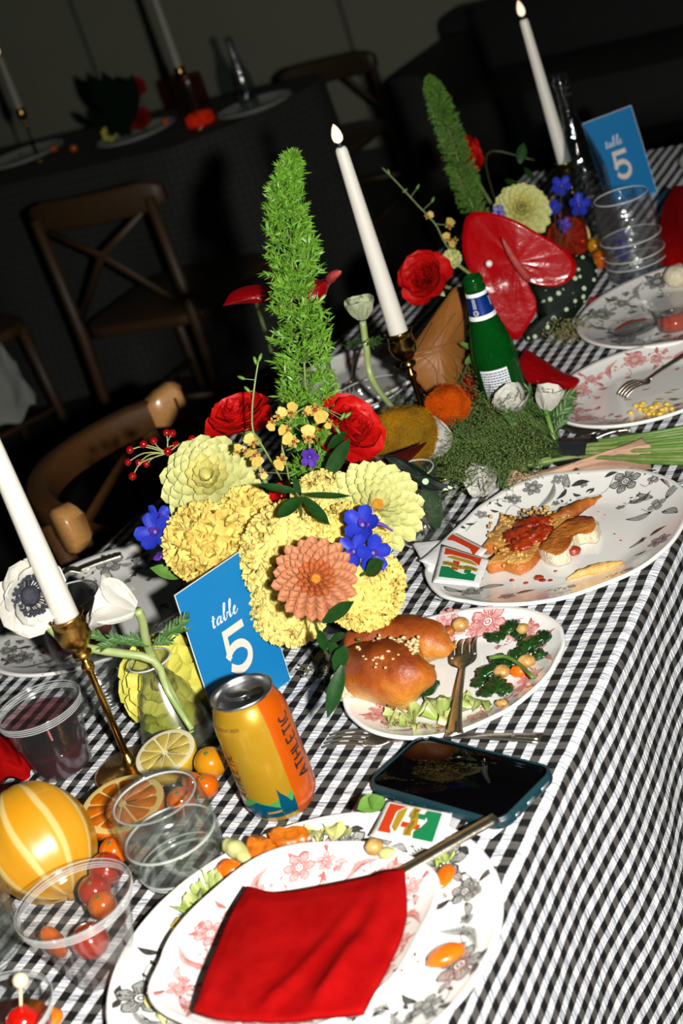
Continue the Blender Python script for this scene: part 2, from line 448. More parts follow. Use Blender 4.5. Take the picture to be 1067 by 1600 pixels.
def candle(base, ztop, zhold, zfl, r0, r1, label_c, label_h, metal, lean=V(0, 0, 0), flame=True, wax=None):
    """a tall taper with a flame-shaped bulb, and the slender holder it stands in"""
    t = thing('candle_holder', base, label_h, 'candle holder', 'brass candle holders')
    A = Matrix.Translation(base)
    L = zhold
    b = MB(); b.add(lathe([(0.0, 0), (0.036, 0.0), (0.038, 0.003), (0.034, 0.005), (0.012, 0.007), (0.006, 0.012), (0.0036, 0.02)], 32, False, False), 0, A); b.build('base', metal, t)
    b = MB(); b.add(lathe([(0.0038, 0.012), (0.0034, L * .5), (0.0036, L - 0.062), (0.0062, L - 0.058), (0.0064, L - 0.054), (0.0036, L - 0.05), (0.0042, L - 0.045)], 14), 0, A); b.build('stem', metal, t)
    b = MB(); b.add(lathe([(0.004, L - 0.047), (0.009, L - 0.044), (0.0095, L - 0.040), (0.006, L - 0.037), (0.010, L - 0.033), (0.0150, L - 0.026), (0.0165, L - 0.018), (0.0150, L - 0.010), (0.0145, L - 0.004), (0.0175, L), (0.016, L + 0.0012), (0.0128, L - 0.002), (0.0125, L - 0.012)], 24, True, True), 0, A); b.build('cup', metal, t)
    p = base + V(0, 0, L - 0.0115)
    c = thing('taper_candle', p, label_c, 'candle', 'ivory taper candles')
    H = ztop - L + 0.0115; b = MB()
    pr = [(r0 * 0.98, 0), (r0, 0.003)] + [(r0 + (r1 - r0) * (k / 10), 0.003 + (H - 0.010) * k / 10) for k in range(1, 11)] + [(r1 * 0.93, H - 0.003), (r1 * 0.72, H - 0.0005), (r1 * 0.45, H), (r1 * 0.3, H - 0.001)]
    Ld = Matrix.Translation(p) @ frame(V(0, 0, 1) + lean).to_4x4()
    b.add(lathe(pr, 28), 0, Ld); b.build('wax', wax or m_wax, c)
    fh = zfl - ztop
    if flame:
        b = MB(); b.add(lathe([(0.0022, H - 0.002), (0.0022, H + 0.0045)], 10), 0, Ld); b.build('wick', m_black_wick, c)
        b = MB(); f0 = H + 0.004; hh = fh - 0.004
        b.add(lathe([(0.0015, f0), (0.0052, f0 + hh * .12), (0.0064, f0 + hh * .3), (0.0058, f0 + hh * .52), (0.0042, f0 + hh * .74), (0.0022, f0 + hh * .9), (0.0004, f0 + hh)], 18), 0, Ld); b.build('flame', m_flame, c, label='glowing flame-shaped bulb')
    return c
bm = at(690, 735, 0)
candle(bm, hof(545, 225, bm), hof(640, 512, bm), hof(538, 188, bm), 0.0118, 0.0072, 'middle ivory taper candle, burning, rising beside the fern spire', 'dark brass candle holder between the fuzzy gold bloom and the lying bouquet', m_darkbrass)
bl = at(207, 1202, 0)
candle(bl, 0.44, hof(105, 962, bl), 0.465, 0.0122, 0.0076, 'ivory taper candle at the left edge, its top out of frame', 'golden brass candle holder with its foot behind the orange half', m_brass)
br = at(915, 380, 0)
candle(br, hof(818, 30, br), hof(870, 256, br), hof(811, 0, br), 0.0112, 0.0072, 'farthest ivory taper candle of the front table, burning, before the tall clear bottle', 'dark brass candle holder half hidden by blue blossoms near the far card', m_darkbrass, V(-0.03, 0.0, 0))

# ------------------------------------------------------------------ chairs
def board(b, pts, hgt, thk, upv=V(0, 0, 1), mi=0, rnd_=True):
    """a bent board along pts: hgt tall, thk thick, ends rounded"""
    N_ = len(pts); rows = []
    for i, p in enumerate(pts):
        t = (pts[min(i + 1, N_ - 1)] - pts[max(i - 1, 0)]).normalized(); s = t.cross(upv).normalized(); u = s.cross(t)
        k = 1.0
        if rnd_ and i in (0, N_ - 1): k = 0.55
        elif rnd_ and i in (1, N_ - 2): k = 0.85
        rows.append([p + s * (a * thk / 2) + u * (c * k * hgt / 2) for a, c in ((-1, -.8), (-.7, -1), (.7, -1), (1, -.8), (1, .8), (.7, 1), (-.7, 1), (-1, .8))])
    vs = [v for r in rows for v in r]; fs = []
    for i in range(N_ - 1):
        for k in range(8): a, c = i * 8 + k, i * 8 + (k + 1) % 8; fs.append((a, c, c + 8, a + 8))
    fs.append(tuple(range(7, -1, -1))); fs.append(tuple(range((N_ - 1) * 8, N_ * 8))); b.add((vs, fs), mi)
def chair(loc, rot, label, m, top=0.84, w_=0.42, bend=0.08, railh=0.075, group=None, seat_m=None, thk=0.024):
    """loc: floor under the seat's middle; rot 0 faces +y, its back at -y"""
    R_ = Matrix.Translation(loc) @ Matrix.Rotation(rot, 4, 'Z')
    t = thing('wooden_chair', loc, label, 'chair', group)
    P = lambda x, y, z: R_ @ V(x, y, z)
    b = MB(); board(b, [P(w_ / 2 * s, -0.20 - bend * (1 - s * s), top) for s in [k / 8 - 1 for k in range(17)]], railh, thk); b.build('top_rail', m, t)
    for s in (-1, 1):
        b = MB(); b.add(tube([P(s * w_ * .43, -0.30 if 0 else -0.22 - bend * .25, top), P(s * w_ * .43, -0.22, 0.45), P(s * w_ * .44, -0.25, 0.0)], [0.013, 0.016, 0.012], 10)); b.build('rear_leg', m, t)
        b = MB(); b.add(tube([P(s * w_ * .42, 0.18, 0.45), P(s * w_ * .43, 0.20, 0.0)], [0.017, 0.012], 10)); b.build('front_leg', m, t)
    for s in (-1, 1):
        b = MB(); board(b, [P(s * w_ * .38, -0.225, 0.50), P(0, -0.235 - bend * .6, 0.66), P(-s * w_ * .36, -0.225 - bend * .3, top - 0.03)], 0.022, 0.010); b.build('cross_slat', m, t)
    b = MB(); b.add(slab([(x, y) for x, y in rrect(w_, 0.42, 0.09)], 0.435, 0.465, 0.008), 0, R_); b.build('seat', seat_m or m, t)
    for s in (-1, 1):
        b = MB(); b.add(tube([P(s * w_ * .43, 0.19, 0.2), P(s * w_ * .435, -0.235, 0.2)], 0.009, 8)); b.build('stretcher', m, t)
    b = MB(); b.add(tube([P(-w_ * .43, -0.235, 0.26), P(w_ * .43, -0.235, 0.26)], 0.009, 8)); b.build('stretcher', m, t)
    return t
# the chair across the table: flash on its rail ends, shade elsewhere, put into the wood colours
e1, e2 = at(116, 826, 0.0), at(276, 628, 0.0)
dv = (e2 - e1); ang = math.atan2(dv.y, dv.x)
mid = (e1 + e2) / 2
# facing the table (+x): its -y side is the back
cc_ = mid + V(0, 0, 0)
def far_chair():
    nrm = V(dv.y, -dv.x, 0).normalized()        # towards the table
    ctr = V(mid.x, mid.y, 0) + nrm * 0.20
    R_ = math.atan2(nrm.y, nrm.x) - pi / 2
    L = dv.length
    return chair(ctr, R_, 'honey wooden chair with bent back rail across the table, behind the left plate', m_bentshade, top=mid.z, w_=L, bend=0.13, railh=0.05, thk=0.03, group=None)
t_ = far_chair()
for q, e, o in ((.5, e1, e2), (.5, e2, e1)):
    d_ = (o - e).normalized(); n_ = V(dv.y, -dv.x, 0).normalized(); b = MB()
    board(b, [e + n_ * .012 - d_ * .006, e + n_ * .006 - d_ * .004, e - n_ * .004, e - n_ * .02 + d_ * .018, e - n_ * .035 + d_ * .035], 0.068, 0.034); b.build('rail_end', m_bentlit, t_, label='rounded end of the back rail, painted flash-lit')
chair(V(-1.87, 2.37, 0), 0.0, 'brown wooden chair pushed against the dark cloth of the table behind', m_chairwood, top=0.77, w_=0.40, bend=0.03, group='chairs at the table behind')
chair(V(-2.62, 2.26, 0), -0.5, 'brown bent-wood chair nearest the left edge, at the table behind', m_chairwood, top=0.74, w_=0.42, bend=0.10, group='chairs at the table behind')
rc_ = dp(518, 106, 5.45)
chair(V(rc_.x, rc_.y - 0.24, 0), pi, 'dark wooden chair at the right end of the table behind', m_darkwood, top=rc_.z, w_=0.36, bend=0.02, group='chairs at the table behind')

# ------------------------------------------------------------------ the table behind
BX0, BX1, BY0, BY1 = -4.2, -1.72, 2.72, 3.26
BPOLY = [V(BX0, BY0, 0), V(-1.98, BY0, 0), V(-1.84, 2.84, 0), V(-1.72, 3.14, 0), V(-1.76, BY1, 0), V(BX0, BY1, 0)]
def bgcloth():
    b = MB(); n = 150; per = []
    def per_pt(u):                                # around the table's edge, front then right then back
        segs = list(zip(BPOLY, BPOLY[1:])); tot = sum((b_ - a).length for a, b_ in segs); s = u * tot; q = s
        for a, b_ in segs:
            L = (b_ - a).length
            if q <= L + 1e-6: d = (b_ - a) / L; return a + d * q, V(d.y, -d.x, 0), s
            q -= L
        return BPOLY[-1], V(0, 1, 0), s
    uvs = []; vs = []; fs = []; rows = 14
    for k in range(n + 1):
        p, nn, s = per_pt(k / n)
        for r in range(rows + 1):
            q = r / rows; z = -q * 0.66
            o = 0.012 + q * (0.03 + 0.035 * math.sin(s * 9) * min(1, q * 1.5) + 0.015 * math.sin(s * 21 + 1))
            vs.append(p + nn * o + V(0, 0, TZ + 0.003 + z)); uvs.append((s, z))
    for k in range(n):
        for r in range(rows):
            a = k * (rows + 1) + r; fs.append((a, a + 1, a + rows + 2, a + rows + 1))
    base = len(vs)
    for k in range(n + 1):
        p, nn, s = per_pt(k / n); p = p + nn * 0.012; vs.append(V(p.x, p.y, TZ + 0.003)); uvs.append((p.x, p.y))
    fs.append(tuple(range(base, base + n + 1)))
    b.v, b.f, b.m = vs, fs, [0] * len(fs)
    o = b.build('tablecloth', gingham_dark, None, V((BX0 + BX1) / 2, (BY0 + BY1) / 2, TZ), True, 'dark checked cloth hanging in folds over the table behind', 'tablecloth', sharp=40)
    ul = o.data.uv_layers.new(name='UVMap'); buf = []
    for p in o.data.polygons:
        for v in p.vertices: buf.extend(uvs[v])
    ul.data.foreach_set('uv', buf)
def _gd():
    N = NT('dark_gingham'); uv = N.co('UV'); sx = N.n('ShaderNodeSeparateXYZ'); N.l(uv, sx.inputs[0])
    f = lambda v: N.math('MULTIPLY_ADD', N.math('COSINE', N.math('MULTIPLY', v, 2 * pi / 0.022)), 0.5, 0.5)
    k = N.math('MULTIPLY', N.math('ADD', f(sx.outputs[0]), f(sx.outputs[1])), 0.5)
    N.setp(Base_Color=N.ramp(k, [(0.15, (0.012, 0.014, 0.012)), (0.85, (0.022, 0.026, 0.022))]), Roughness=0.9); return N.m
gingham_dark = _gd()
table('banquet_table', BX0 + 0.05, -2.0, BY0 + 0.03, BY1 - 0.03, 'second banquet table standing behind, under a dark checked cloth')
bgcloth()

# ------------------------------------------------------------------ plates with transfer prints
m_china = mat('white_china', (0.80, 0.79, 0.75), 0.12, coat=0.5)
INK = {'black': (mat('black_transfer', (0.03, 0.03, 0.028), 0.2, (0.06, 0.06, 0.055), 300), mat('grey_transfer', (0.19, 0.19, 0.18), 0.2, (0.42, 0.42, 0.40), 700)),
       'pink': (mat('pink_transfer', (0.42, 0.10, 0.09), 0.2, (0.54, 0.20, 0.19), 300), mat('pale_pink_transfer', (0.64, 0.28, 0.27), 0.2, (0.74, 0.50, 0.48), 700))}
m_rimline = {'black': mat('black_rim_line', (0.05, 0.042, 0.035), 0.25), 'pink': mat('brown_pink_rim_line', (0.28, 0.10, 0.08), 0.25)}
class Plate:
    def __init__(s, c, R, label, ink, h=0.019, z=0.0, floor=0.60, group='floral plates on the front table', cat='plate', name='dinner_plate', seed=1, ring=True, nmot=9, china=None):
        s.c, s.h, s.fl, s.ink = Vector((c[0], c[1], TZ + z)), h, floor, ink
        s.R = sorted((a % 360, r) for a, r in R) if hasattr(R, '__len__') else [(0, R), (120, R), (240, R)]
        s.t = thing(name, s.c, label, cat, group); n = 120
        rows = [(0.02, .0042), (.2, .0042), (.4, .0042), (floor - .05, .0042)]
        rows += [(floor + (1 - floor) * k / 9, .0042 + (h - .0042) * (k / 9) ** 1.35) for k in range(10)]
        rows[-1] = (0.988, rows[-1][1] + .0003)
        rows += [(1.0, h - .0012), (1.0, h - .0032), (.985, h - .0046), (.85, h - .0046 - (h - .0046) * .42), (.70, .0035), (.60, .0022), (.585, .0004), (.53, .0004), (.50, .0018), (.02, .0018)]
        vs, fs = [], []
        for q, z_ in rows:
            for k in range(n):
                a = 2 * pi * k / n; r = s.rad(a) * q; vs.append(s.c + V(r * math.cos(a), r * math.sin(a), z_))
        for i in range(len(rows) - 1):
            for k in range(n): a, b = i * n + k, i * n + (k + 1) % n; fs.append((a, b, b + n, a + n))
        fs.append(tuple(range(n - 1, -1, -1))); fs.append(tuple(range((len(rows) - 1) * n, len(rows) * n)))
        b = MB(); b.add((vs, fs)); b.build('china_body', china or m_china, s.t)
        b = MB(); P = [(s.rad(a) * .978 * math.cos(a), s.rad(a) * .978 * math.sin(a)) for a in [2 * pi * k / n for k in range(n)]]
        b.add(stroke(P, 0.0016, s.on, True)); b.build('rim_line', m_rimline[ink], s.t)
        s.pr = MB(); s.rn = random.Random(seed)
        if ring: s.scatter(nmot)
    def rad(s, a):
        d = math.degrees(a) % 360; R = s.R; n = len(R)
        for i in range(n):
            a0, r0 = R[i]; a1, r1 = R[(i + 1) % n]; a1 += 360 if i == n - 1 else 0; dd = d if d >= R[0][0] else d + 360
            if a0 <= dd <= a1:
                t = (dd - a0) / max(a1 - a0, 1e-6); t = t * t * (3 - 2 * t); return r0 + (r1 - r0) * t
        return R[0][1]
    def zs(s, x, y):
        r = math.hypot(x, y); q = r / s.rad(math.atan2(y, x)); f = s.fl
        return .0042 if q < f else .0042 + (s.h - .0042) * min((q - f) / (1 - f), 1.0) ** 1.35
    def on(s, x, y, up=0.00035): return s.c + V(x, y, s.zs(x, y) + up)
    def loc(s, px, py, h=0.012):                # plate coordinates of a point seen there
        for _ in range(6):
            p = at(px, py, s.c.z - TZ + h) - s.c; h = s.zs(p.x, p.y)
        return p.x, p.y
    # motifs
    def flower(s, x, y, r, n=6, rot=0.0):
        for k in range(n):
            a0 = rot + 2 * pi * k / n; w_ = pi / n * 1.05; P = []
            for j in range(9):
                u = j / 8; a = a0 + (u - .5) * 2 * w_ * (1 - .1 * abs(u - .5)); rr = r * (.35 + .65 * math.sin(pi * u) ** .45 * (1 + .08 * math.cos(u * 14)))
                P.append((x + rr * math.cos(a), y + rr * math.sin(a)))
            s.pr.add(fill(P, lambda u, v: s.on(u, v, .0003)), 1); s.pr.add(stroke(P, r * .07, s.on), 0)
            for q in (-.5, 0, .5):
                a = a0 + q * w_; s.pr.add(stroke([(x + r * .3 * math.cos(a), y + r * .3 * math.sin(a)), (x + r * .66 * math.cos(a), y + r * .66 * math.sin(a))], r * .05, s.on), 0)
        for rr in (.12, .28):
            s.pr.add(stroke([(x + r * rr * math.cos(2 * pi * k / 12), y + r * rr * math.sin(2 * pi * k / 12)) for k in range(12)], r * .08, s.on, True), 0)
    def leaf(s, x, y, L, a, w_=.3, mi=0):
        ca, sa = math.cos(a), math.sin(a); A, B = [], []
        for j in range(9):
            u = j / 8; q = L * w_ * math.sin(pi * u ** .8) * .5; bow = .12 * L * math.sin(pi * u)
            A.append((x + ca * L * u - sa * (q + bow), y + sa * L * u + ca * (q + bow))); B.append((x + ca * L * u - sa * (bow - q), y + sa * L * u + ca * (bow - q)))
        s.pr.add(fill(A + B[::-1], lambda u, v: s.on(u, v, .0003)), mi)
        if mi: s.pr.add(stroke(A + B[::-1], L * .03, s.on, True), 0)
    def stem(s, pts, w_=.0007): s.pr.add(stroke([(p.x, p.y) for p in spline([(a, b, 0) for a, b in pts], 14)], w_, s.on), 0)
    def plume(s, pts, L):
        P = spline([(a, b, 0) for a, b in pts], 22)
        s.pr.add(stroke([(p.x, p.y) for p in P], L * .10, s.on, taper=True), 1); s.pr.add(stroke([(p.x, p.y) for p in P], .0008, s.on), 0)
        for i in range(1, 22):
            t = (P[min(i + 1, 22)] - P[i - 1]).normalized(); q = L * .17 * math.sin(pi * i / 23)
            for sg in (-1, 1):
                d = V(t.x * .6 - sg * t.y, t.y * .6 + sg * t.x, 0); e = P[i] + d * q * (1 if sg > 0 else .65)
                s.pr.add(stroke([(P[i].x, P[i].y), (e.x, e.y)], .0011, s.on, taper=False), 0)
    def sprig(s, x, y, L, a, n=5):
        b1 = a + s.rn.uniform(-.5, .5); e = (x + L * math.cos(a) , y + L * math.sin(a)); m_ = (x + L * .5 * math.cos(a + .3), y + L * .5 * math.sin(a + .3)); s.stem([(x, y), m_, e])
        for k in range(1, n + 1):
            u = k / n; px = x + (e[0] - x) * u; py = y + (e[1] - y) * u; sg = 1 if k % 2 else -1
            s.leaf(px, py, L * s.rn.uniform(.16, .26), a + sg * 1.0, .42, 0 if s.rn.random() < .6 else 1)
        s.flower(e[0], e[1], L * .16, 5, s.rn.random())
    def scatter(s, n):
        for k in range(n):
            a = 2 * pi * (k + s.rn.uniform(-.2, .2)) / n; R = s.rad(a); q = s.rn.uniform(.72, .84); x, y = R * q * math.cos(a), R * q * math.sin(a)
            kind = k % 3; sc = R / 0.14
            if kind == 0:
                s.flower(x, y, .017 * sc, s.rn.choice((5, 6, 7)), s.rn.random())
                for sg in (-1, 1): s.sprig(x + .015 * sc * math.cos(a + sg * 1.6), y + .015 * sc * math.sin(a + sg * 1.6), .032 * sc, a + sg * s.rn.uniform(1.5, 2.2))
                for sg in (-.5, .3): s.leaf(x * (1 + .11), y * (1 + .11), .014 * sc, a + sg * 3, .4)
            elif kind == 1:
                b0 = a - .18; s.plume([(R * .9 * math.cos(b0), R * .9 * math.sin(b0)), (R * .82 * math.cos(a), R * .82 * math.sin(a)), (R * .66 * math.cos(a + .1), R * .66 * math.sin(a + .1))], .03 * sc)
                s.sprig(R * .72 * math.cos(a - .25), R * .72 * math.sin(a - .25), .028 * sc, a + 2.6)
            else:
                s.flower(x, y, .011 * sc, 5, s.rn.random())
                for j in range(4): s.leaf(x + .011 * sc * math.cos(a + j * 1.5), y + .011 * sc * math.sin(a + j * 1.5), .017 * sc, a + j * 1.5, .34, j % 2)
                s.sprig(x, y, .034 * sc, a + pi + s.rn.uniform(-.6, .6))
    def done(s):
        s.pr.build('floral_print', INK[s.ink], s.t, label=s.ink + ' floral transfer print'); return s
R_pl = [(-151, .146), (-130, .147), (-111, .141), (-93, .139), (-74, .139), (-55, .136), (-38, .138), (-22, .136), (-3, .134), (43, .138), (55, .138), (73, .139), (89, .138), (100, .141), (114, .151), (129, .150), (144, .141), (164, .132), (-177, .134)]
R_br = [(-155, .110), (-128, .108), (-93, .1075), (-73, .107), (-47, .102), (-20, .098), (4, .099), (26, .105), (41, .108), (57, .108), (90, .107), (108, .109), (135, .117), (160, .109)]
platter = Plate((-.104, .350), R_pl, 'white plate with black floral print holding tomato toast and sauce packets', 'black', h=.020, ring=False)
def L_(P, *q): return [P.loc(*k) for k in q]
P = platter
for px, py, r, n in ((977, 752, .017, 6), (822, 806, .0125, 6), (804, 781, .008, 6), (752, 804, .007, 5), (736, 925, .012, 5), (1026, 789, .010, 4), (870, 748, .007, 4), (912, 757, .005, 5), (832, 762, .011, 6), (1030, 845, .012, 6), (792, 932, .009, 5), (1022, 748, .008, 5)):
    x, y = P.loc(px, py); P.flower(x, y, r, n, px * .1)
P.plume(L_(P, (866, 752), (860, 775), (838, 796)), .03); P.plume(L_(P, (1017, 767), (1003, 780), (982, 786)), .028); P.plume(L_(P, (1040, 757), (1036, 748), (1046, 762)), .02)
P.plume(L_(P, (997, 850), (1006, 842), (983, 857)), .025)
for a in ((960, 742), (943, 770), (900, 780)), ((822, 800), (800, 790), (785, 812)), ((1000, 757), (1010, 760), (1020, 745)), ((884, 768), (880, 758), (885, 745)), ((745, 815), (735, 822), (728, 830)), ((1026, 795), (1015, 800), (1002, 796)), ((720, 930), (745, 938), (770, 930)):
    P.stem(L_(P, *a))
for px, py, L, a in ((889, 762, .024, 1.9), (892, 760, .022, .2), (885, 764, .018, 4.2), (1018, 800, .028, 3.4), (1034, 800, .026, -.6), (1020, 778, .024, 2.5), (1040, 780, .03, .9), (944, 745, .016, .3), (1005, 742, .016, .2), (908, 775, .012, 2.7), (780, 800, .011, 3), (790, 815, .011, 4), (785, 792, .01, 2.5), (742, 818, .011, 3.6), (728, 826, .012, 2.6), (722, 925, .024, 2.8), (748, 920, .026, .4), (740, 915, .02, 1.4), (1015, 838, .02, .6), (806, 928, .02, .5), (716, 820, .014, 1), (905, 740, .014, 2), (928, 762, .01, 4.3), (915, 770, .01, .5), (1010, 860, .014, 3.5)):
    x, y = P.loc(px, py); P.leaf(x, y, L, a, .36, 1 if L > .022 else 0)
for px, py, a in ((906, 782, 3.2), (760, 790, .8), (1000, 768, 4.0), (690, 880, 1.5), (850, 925, .3), (940, 905, .4)):
    x, y = P.loc(px, py); P.sprig(x, y, .028, a, 6)
P.done()
breadp = Plate((-.131, .105), R_br, 'white plate with pink floral print holding the torn bread roll and salad', 'pink', h=.018, seed=4, nmot=18)
for px, py, r in ((762, 972, .019), (700, 962, .012), (800, 985, .012), (585, 1120, .010)):
    x, y = breadp.loc(px, py); breadp.flower(x, y, r, 7, px)
breadp.done()
bigp = Plate((-.120, -.262), .156, 'large white plate with black floral print under the smaller pink plate', 'black', h=.020, seed=8, nmot=21, floor=.66)
bigp.done()
pinkp = Plate((-.118, -.263), [(0, .103), (35, .112), (60, .104), (95, .101), (130, .110), (160, .104), (200, .110), (220, .120), (250, .110), (300, .113), (330, .110)], 'white plate with pink floral print under the red napkin', 'pink', h=.018, z=.0165, seed=3, nmot=18)
pinkp.done()
fpink = Plate((-.108, .716), .118, 'white pink-print plate holding leftovers and a fork, beyond the bouquet stems', 'pink', h=.019, seed=12, nmot=19); fpink.done()
fblack = Plate((-.118, .975), .150, 'white plate with black floral print holding the dipping cups', 'black', h=.019, seed=15, nmot=18); fblack.done()
lplate = Plate((-.645, .262), .146, 'white plate with black floral print across the table, behind the white anemones', 'black', h=.019, seed=21, nmot=18); lplate.done()
aplate = Plate((-.575, .86), .115, 'white plate with pink floral print across the table, behind the fern', 'pink', h=.018, seed=23, nmot=12); aplate.done()
endp = Plate((-.16, 1.66), .13, 'floral plate at the far end of the table beside the red napkin', 'pink', h=.019, seed=27, nmot=9); endp.done()

# ------------------------------------------------------------------ cutlery
def cutlery(kind, a, b, label, ha=0.0, hb=0.0, arch=0.004, w_=0.024, roll=0.0):
    """a: end of the handle, b: tip, both on the surface below"""
    a = a + V(0, 0, ha); b = b + V(0, 0, hb); X = (b - a); L = X.length; X.normalize()
    Y = V(0, 0, 1).cross(X).normalized(); Z = X.cross(Y)
    A = Matrix((X, Y, Z)).transposed().to_4x4(); A.translation = a
    t = thing(kind, (a + b) / 2 + V(0, 0, -max(ha, hb) if ha == hb else 0), label, 'fork' if 'fork' in kind else kind.split('_')[-1], 'silver cutlery on the front table')
    def prof(u): return (.0018 if kind == 'knife' else 0) + arch * math.sin(pi * min(u / .75, 1)) + (0.006 * math.sin(pi * (u - .72) / .30) if u > .72 else 0) + .0012
    def width(u):
        if 'knife' == kind: return .0068
        if u < .35: return .0075 - .0035 * (u / .35) ** .8 + (.0012 if u < .04 else 0)
        return .004 - .001 * min(1, (u - .35) / .3)
    def strip(b_, us, c, w2, th):
        vs, fs = [], []
        for u in us:
            y, hw = c(u), w2(u); z = prof(u)
            for yy, zz in ((-1, .15), (-.6, 1), (.6, 1), (1, .15), (.6, -.5), (-.6, -.5)): vs.append(A @ V(u * L, y + yy * hw, z + zz * th))
        for i in range(len(us) - 1):
            for k in range(6): p, q = i * 6 + k, i * 6 + (k + 1) % 6; fs.append((p, q, q + 6, p + 6))
        fs.append((5, 4, 3, 2, 1, 0)); n = len(us) * 6; fs.append(tuple(range(n - 6, n))); b_.add((vs, fs))
    lin = lambda x0, x1, n: [x0 + (x1 - x0) * k / n for k in range(n + 1)]
    b_ = MB(); strip(b_, lin(0, .70, 22), lambda u: 0, width, .0032 if kind == 'knife' else .0016)
    strip(b_, lin(.005, .12, 6), lambda u: 0, lambda u: width(u) * .55, .0026)     # raised tip of the handle
    b_.build('handle', m_steel, t)
    if 'fork' in kind:
        b_ = MB(); strip(b_, lin(.68, .79, 8), lambda u: 0, lambda u: .003 + (w_ / 2 - .003) * math.sin(pi / 2 * min((u - .68) / .08, 1)) ** 1.3, .0011); b_.build('head', m_steel, t)
        for k in range(4):
            y0 = (k - 1.5) / 1.5 * (w_ / 2 - .0022)
            b_ = MB(); strip(b_, lin(.775, 1.0, 10), lambda u: y0 * (1 - .06 * (u - .775) / .225), lambda u: .0021 * (1 - .55 * ((u - .775) / .225) ** 3), .0011); b_.build('tine', m_steel, t)
    elif 'knife' in kind:
        b_ = MB(); strip(b_, lin(.5, 1, 12), lambda u: 0, lambda u: .0095 * min(1, (u - .48) / .06) * (1 - ((u - .5) / .5) ** 6 * .6), .0009); b_.build('blade', m_steel, t)
    else:
        b_ = MB(); vs, fs = grid(10, 12, lambda u, v: A @ V(L * (.74 + .26 * v), (u - .5) * 2 * .019 * math.sin(pi * min(max(v * .94 + .04, 0), 1)) ** .6, prof(.74) + .002 - .006 * math.sin(pi * v) * (1 - (2 * u - 1) ** 2)))
        b_.add((vs, fs)); o = b_.build('bowl', m_steel, t); sm = o.modifiers.new('thick', 'SOLIDIFY'); sm.thickness = .0012
    return t
pe = at(712, 1160, .02); pt = at(728, 1003, .012)
cutlery('fork', at(710, 1152, .0215), at(730, 1002, .0085), 'silver fork resting across the plate with the bread roll', 0, 0, .002, .0265)
cutlery('fork', at(846, 1158, 0.0008), at(512, 1164, 0.0008), 'silver fork lying on the cloth, passing under the phone', 0.0015, 0.0015, .004, .0245)
kd = at(776, 1284, .028); kb = at(625, 1358, .0368)
cutlery('knife', kd, kb + (kb - kd).normalized() * .10 - V(0, 0, .016), 'silver knife leaning from the phone onto the pink plate, under the red napkin', 0, 0.0, .0005)
fa = at(1085, 545, .026); fb_ = at(985, 612, .0065)
cutlery('fork', at(1110, 535, .028), at(972, 622, .0075), 'silver fork resting on the far pink floral plate', 0, 0, .002, .026)
cutlery('fork', at(560, 545, .02), at(548, 618, .006) , 'dark silver fork on the plate behind the fern', 0, 0, .001, .024)
cutlery('table_knife', at(1010, 686, .0008), at(865, 672, .0008) + V(-.0, .0, 0), 'silver knife lying on the cloth behind the bouquet stems', 0.001, 0.001, .002)
cutlery('spoon', at(985, 672, .0008), at(905, 697, .0008), 'silver spoon beside the black tape of the bouquet', 0.001, 0.001, .003)
cutlery('knife', at(192, 872, .022), at(100, 905, .022), 'dark knife lying on the plate behind the anemones', 0.001, 0.001, .001)

# ------------------------------------------------------------------ phone
m_case = mat('teal_case', (0.004, 0.026, 0.036), 0.42, (0.005, 0.032, 0.042), 30, bump=(400, 0.0001))
m_screen = mat('black_screen', (0.001, 0.001, 0.0014), 0.03, spec=0.07)
def phone():
    c = at(717, 1214, .0155); u = (at(864, 1201, .0155) - at(650, 1147, .0155)); u.z = 0; u.normalize(); v = V(-u.y, u.x, 0)
    t = thing('smartphone', V(c.x, c.y, TZ + .0062), 'black-screened phone in a teal case lying face up across a fork', 'phone', None)
    A = Matrix((u, v, V(0, 0, 1))).transposed().to_4x4(); A.translation = V(c.x, c.y, TZ)
    b = MB(); b.add(slab(rrect(.152, .077, .0135, 8), .0062, .0162, .003), 0, A); cs = b.build('case', m_case, t)
    b = MB(); o = rrect(.152, .077, .0135, 8); i_ = rrect(.1465, .0715, .0115, 8); n = len(o)
    vs = [A @ V(p[0], p[1], .0160) for p in rrect(.1505, .0755, .0130, 8)] + [A @ V(p[0], p[1], .0175) for p in rrect(.1495, .0745, .0125, 8)] + [A @ V(p[0], p[1], .0175) for p in i_] + [A @ V(p[0], p[1], .0165) for p in i_]
    fs = [(r * n + k, r * n + (k + 1) % n, (r + 1) * n + (k + 1) % n, (r + 1) * n + k) for r in range(3) for k in range(n)]
    b.add((vs, fs)); b.build('case_lip', m_case, t)
    b = MB(); b.add(slab(i_, .0163, .0167, .0001), 0, A); b.build('screen', m_screen, t)
    m_hole = mat('port_shadow', (0.004, 0.01, 0.013), 0.7); m_port = mat('pale_port', (0.25, 0.30, 0.30), 0.35, metal=.6)
    for yy, ww, m in ((.020, .012, m_port), (0.0, .0105, m_port), (-.018, .006, m_port)):
        b = MB(); b.add(slab(rrect(ww, .0036, .0017, 4), 0, .0006), 0, A @ Matrix.Translation((.0757, yy, .0108)) @ Matrix.Rotation(pi / 2, 4, 'Y') @ Matrix.Rotation(pi / 2, 4, 'Z')); b.build('port', m, cs)
    for xx, ww in ((-.045, .006), (-.027, .011), (-.012, .011)):
        b = MB(); b.add(slab(rrect(ww, .003, .0014, 4), 0, .0007, .0002), 0, A @ Matrix.Translation((xx, -.0387, .011)) @ Matrix.Rotation(pi / 2, 4, 'X')); b.build('side_button', m_case, cs)
phone()

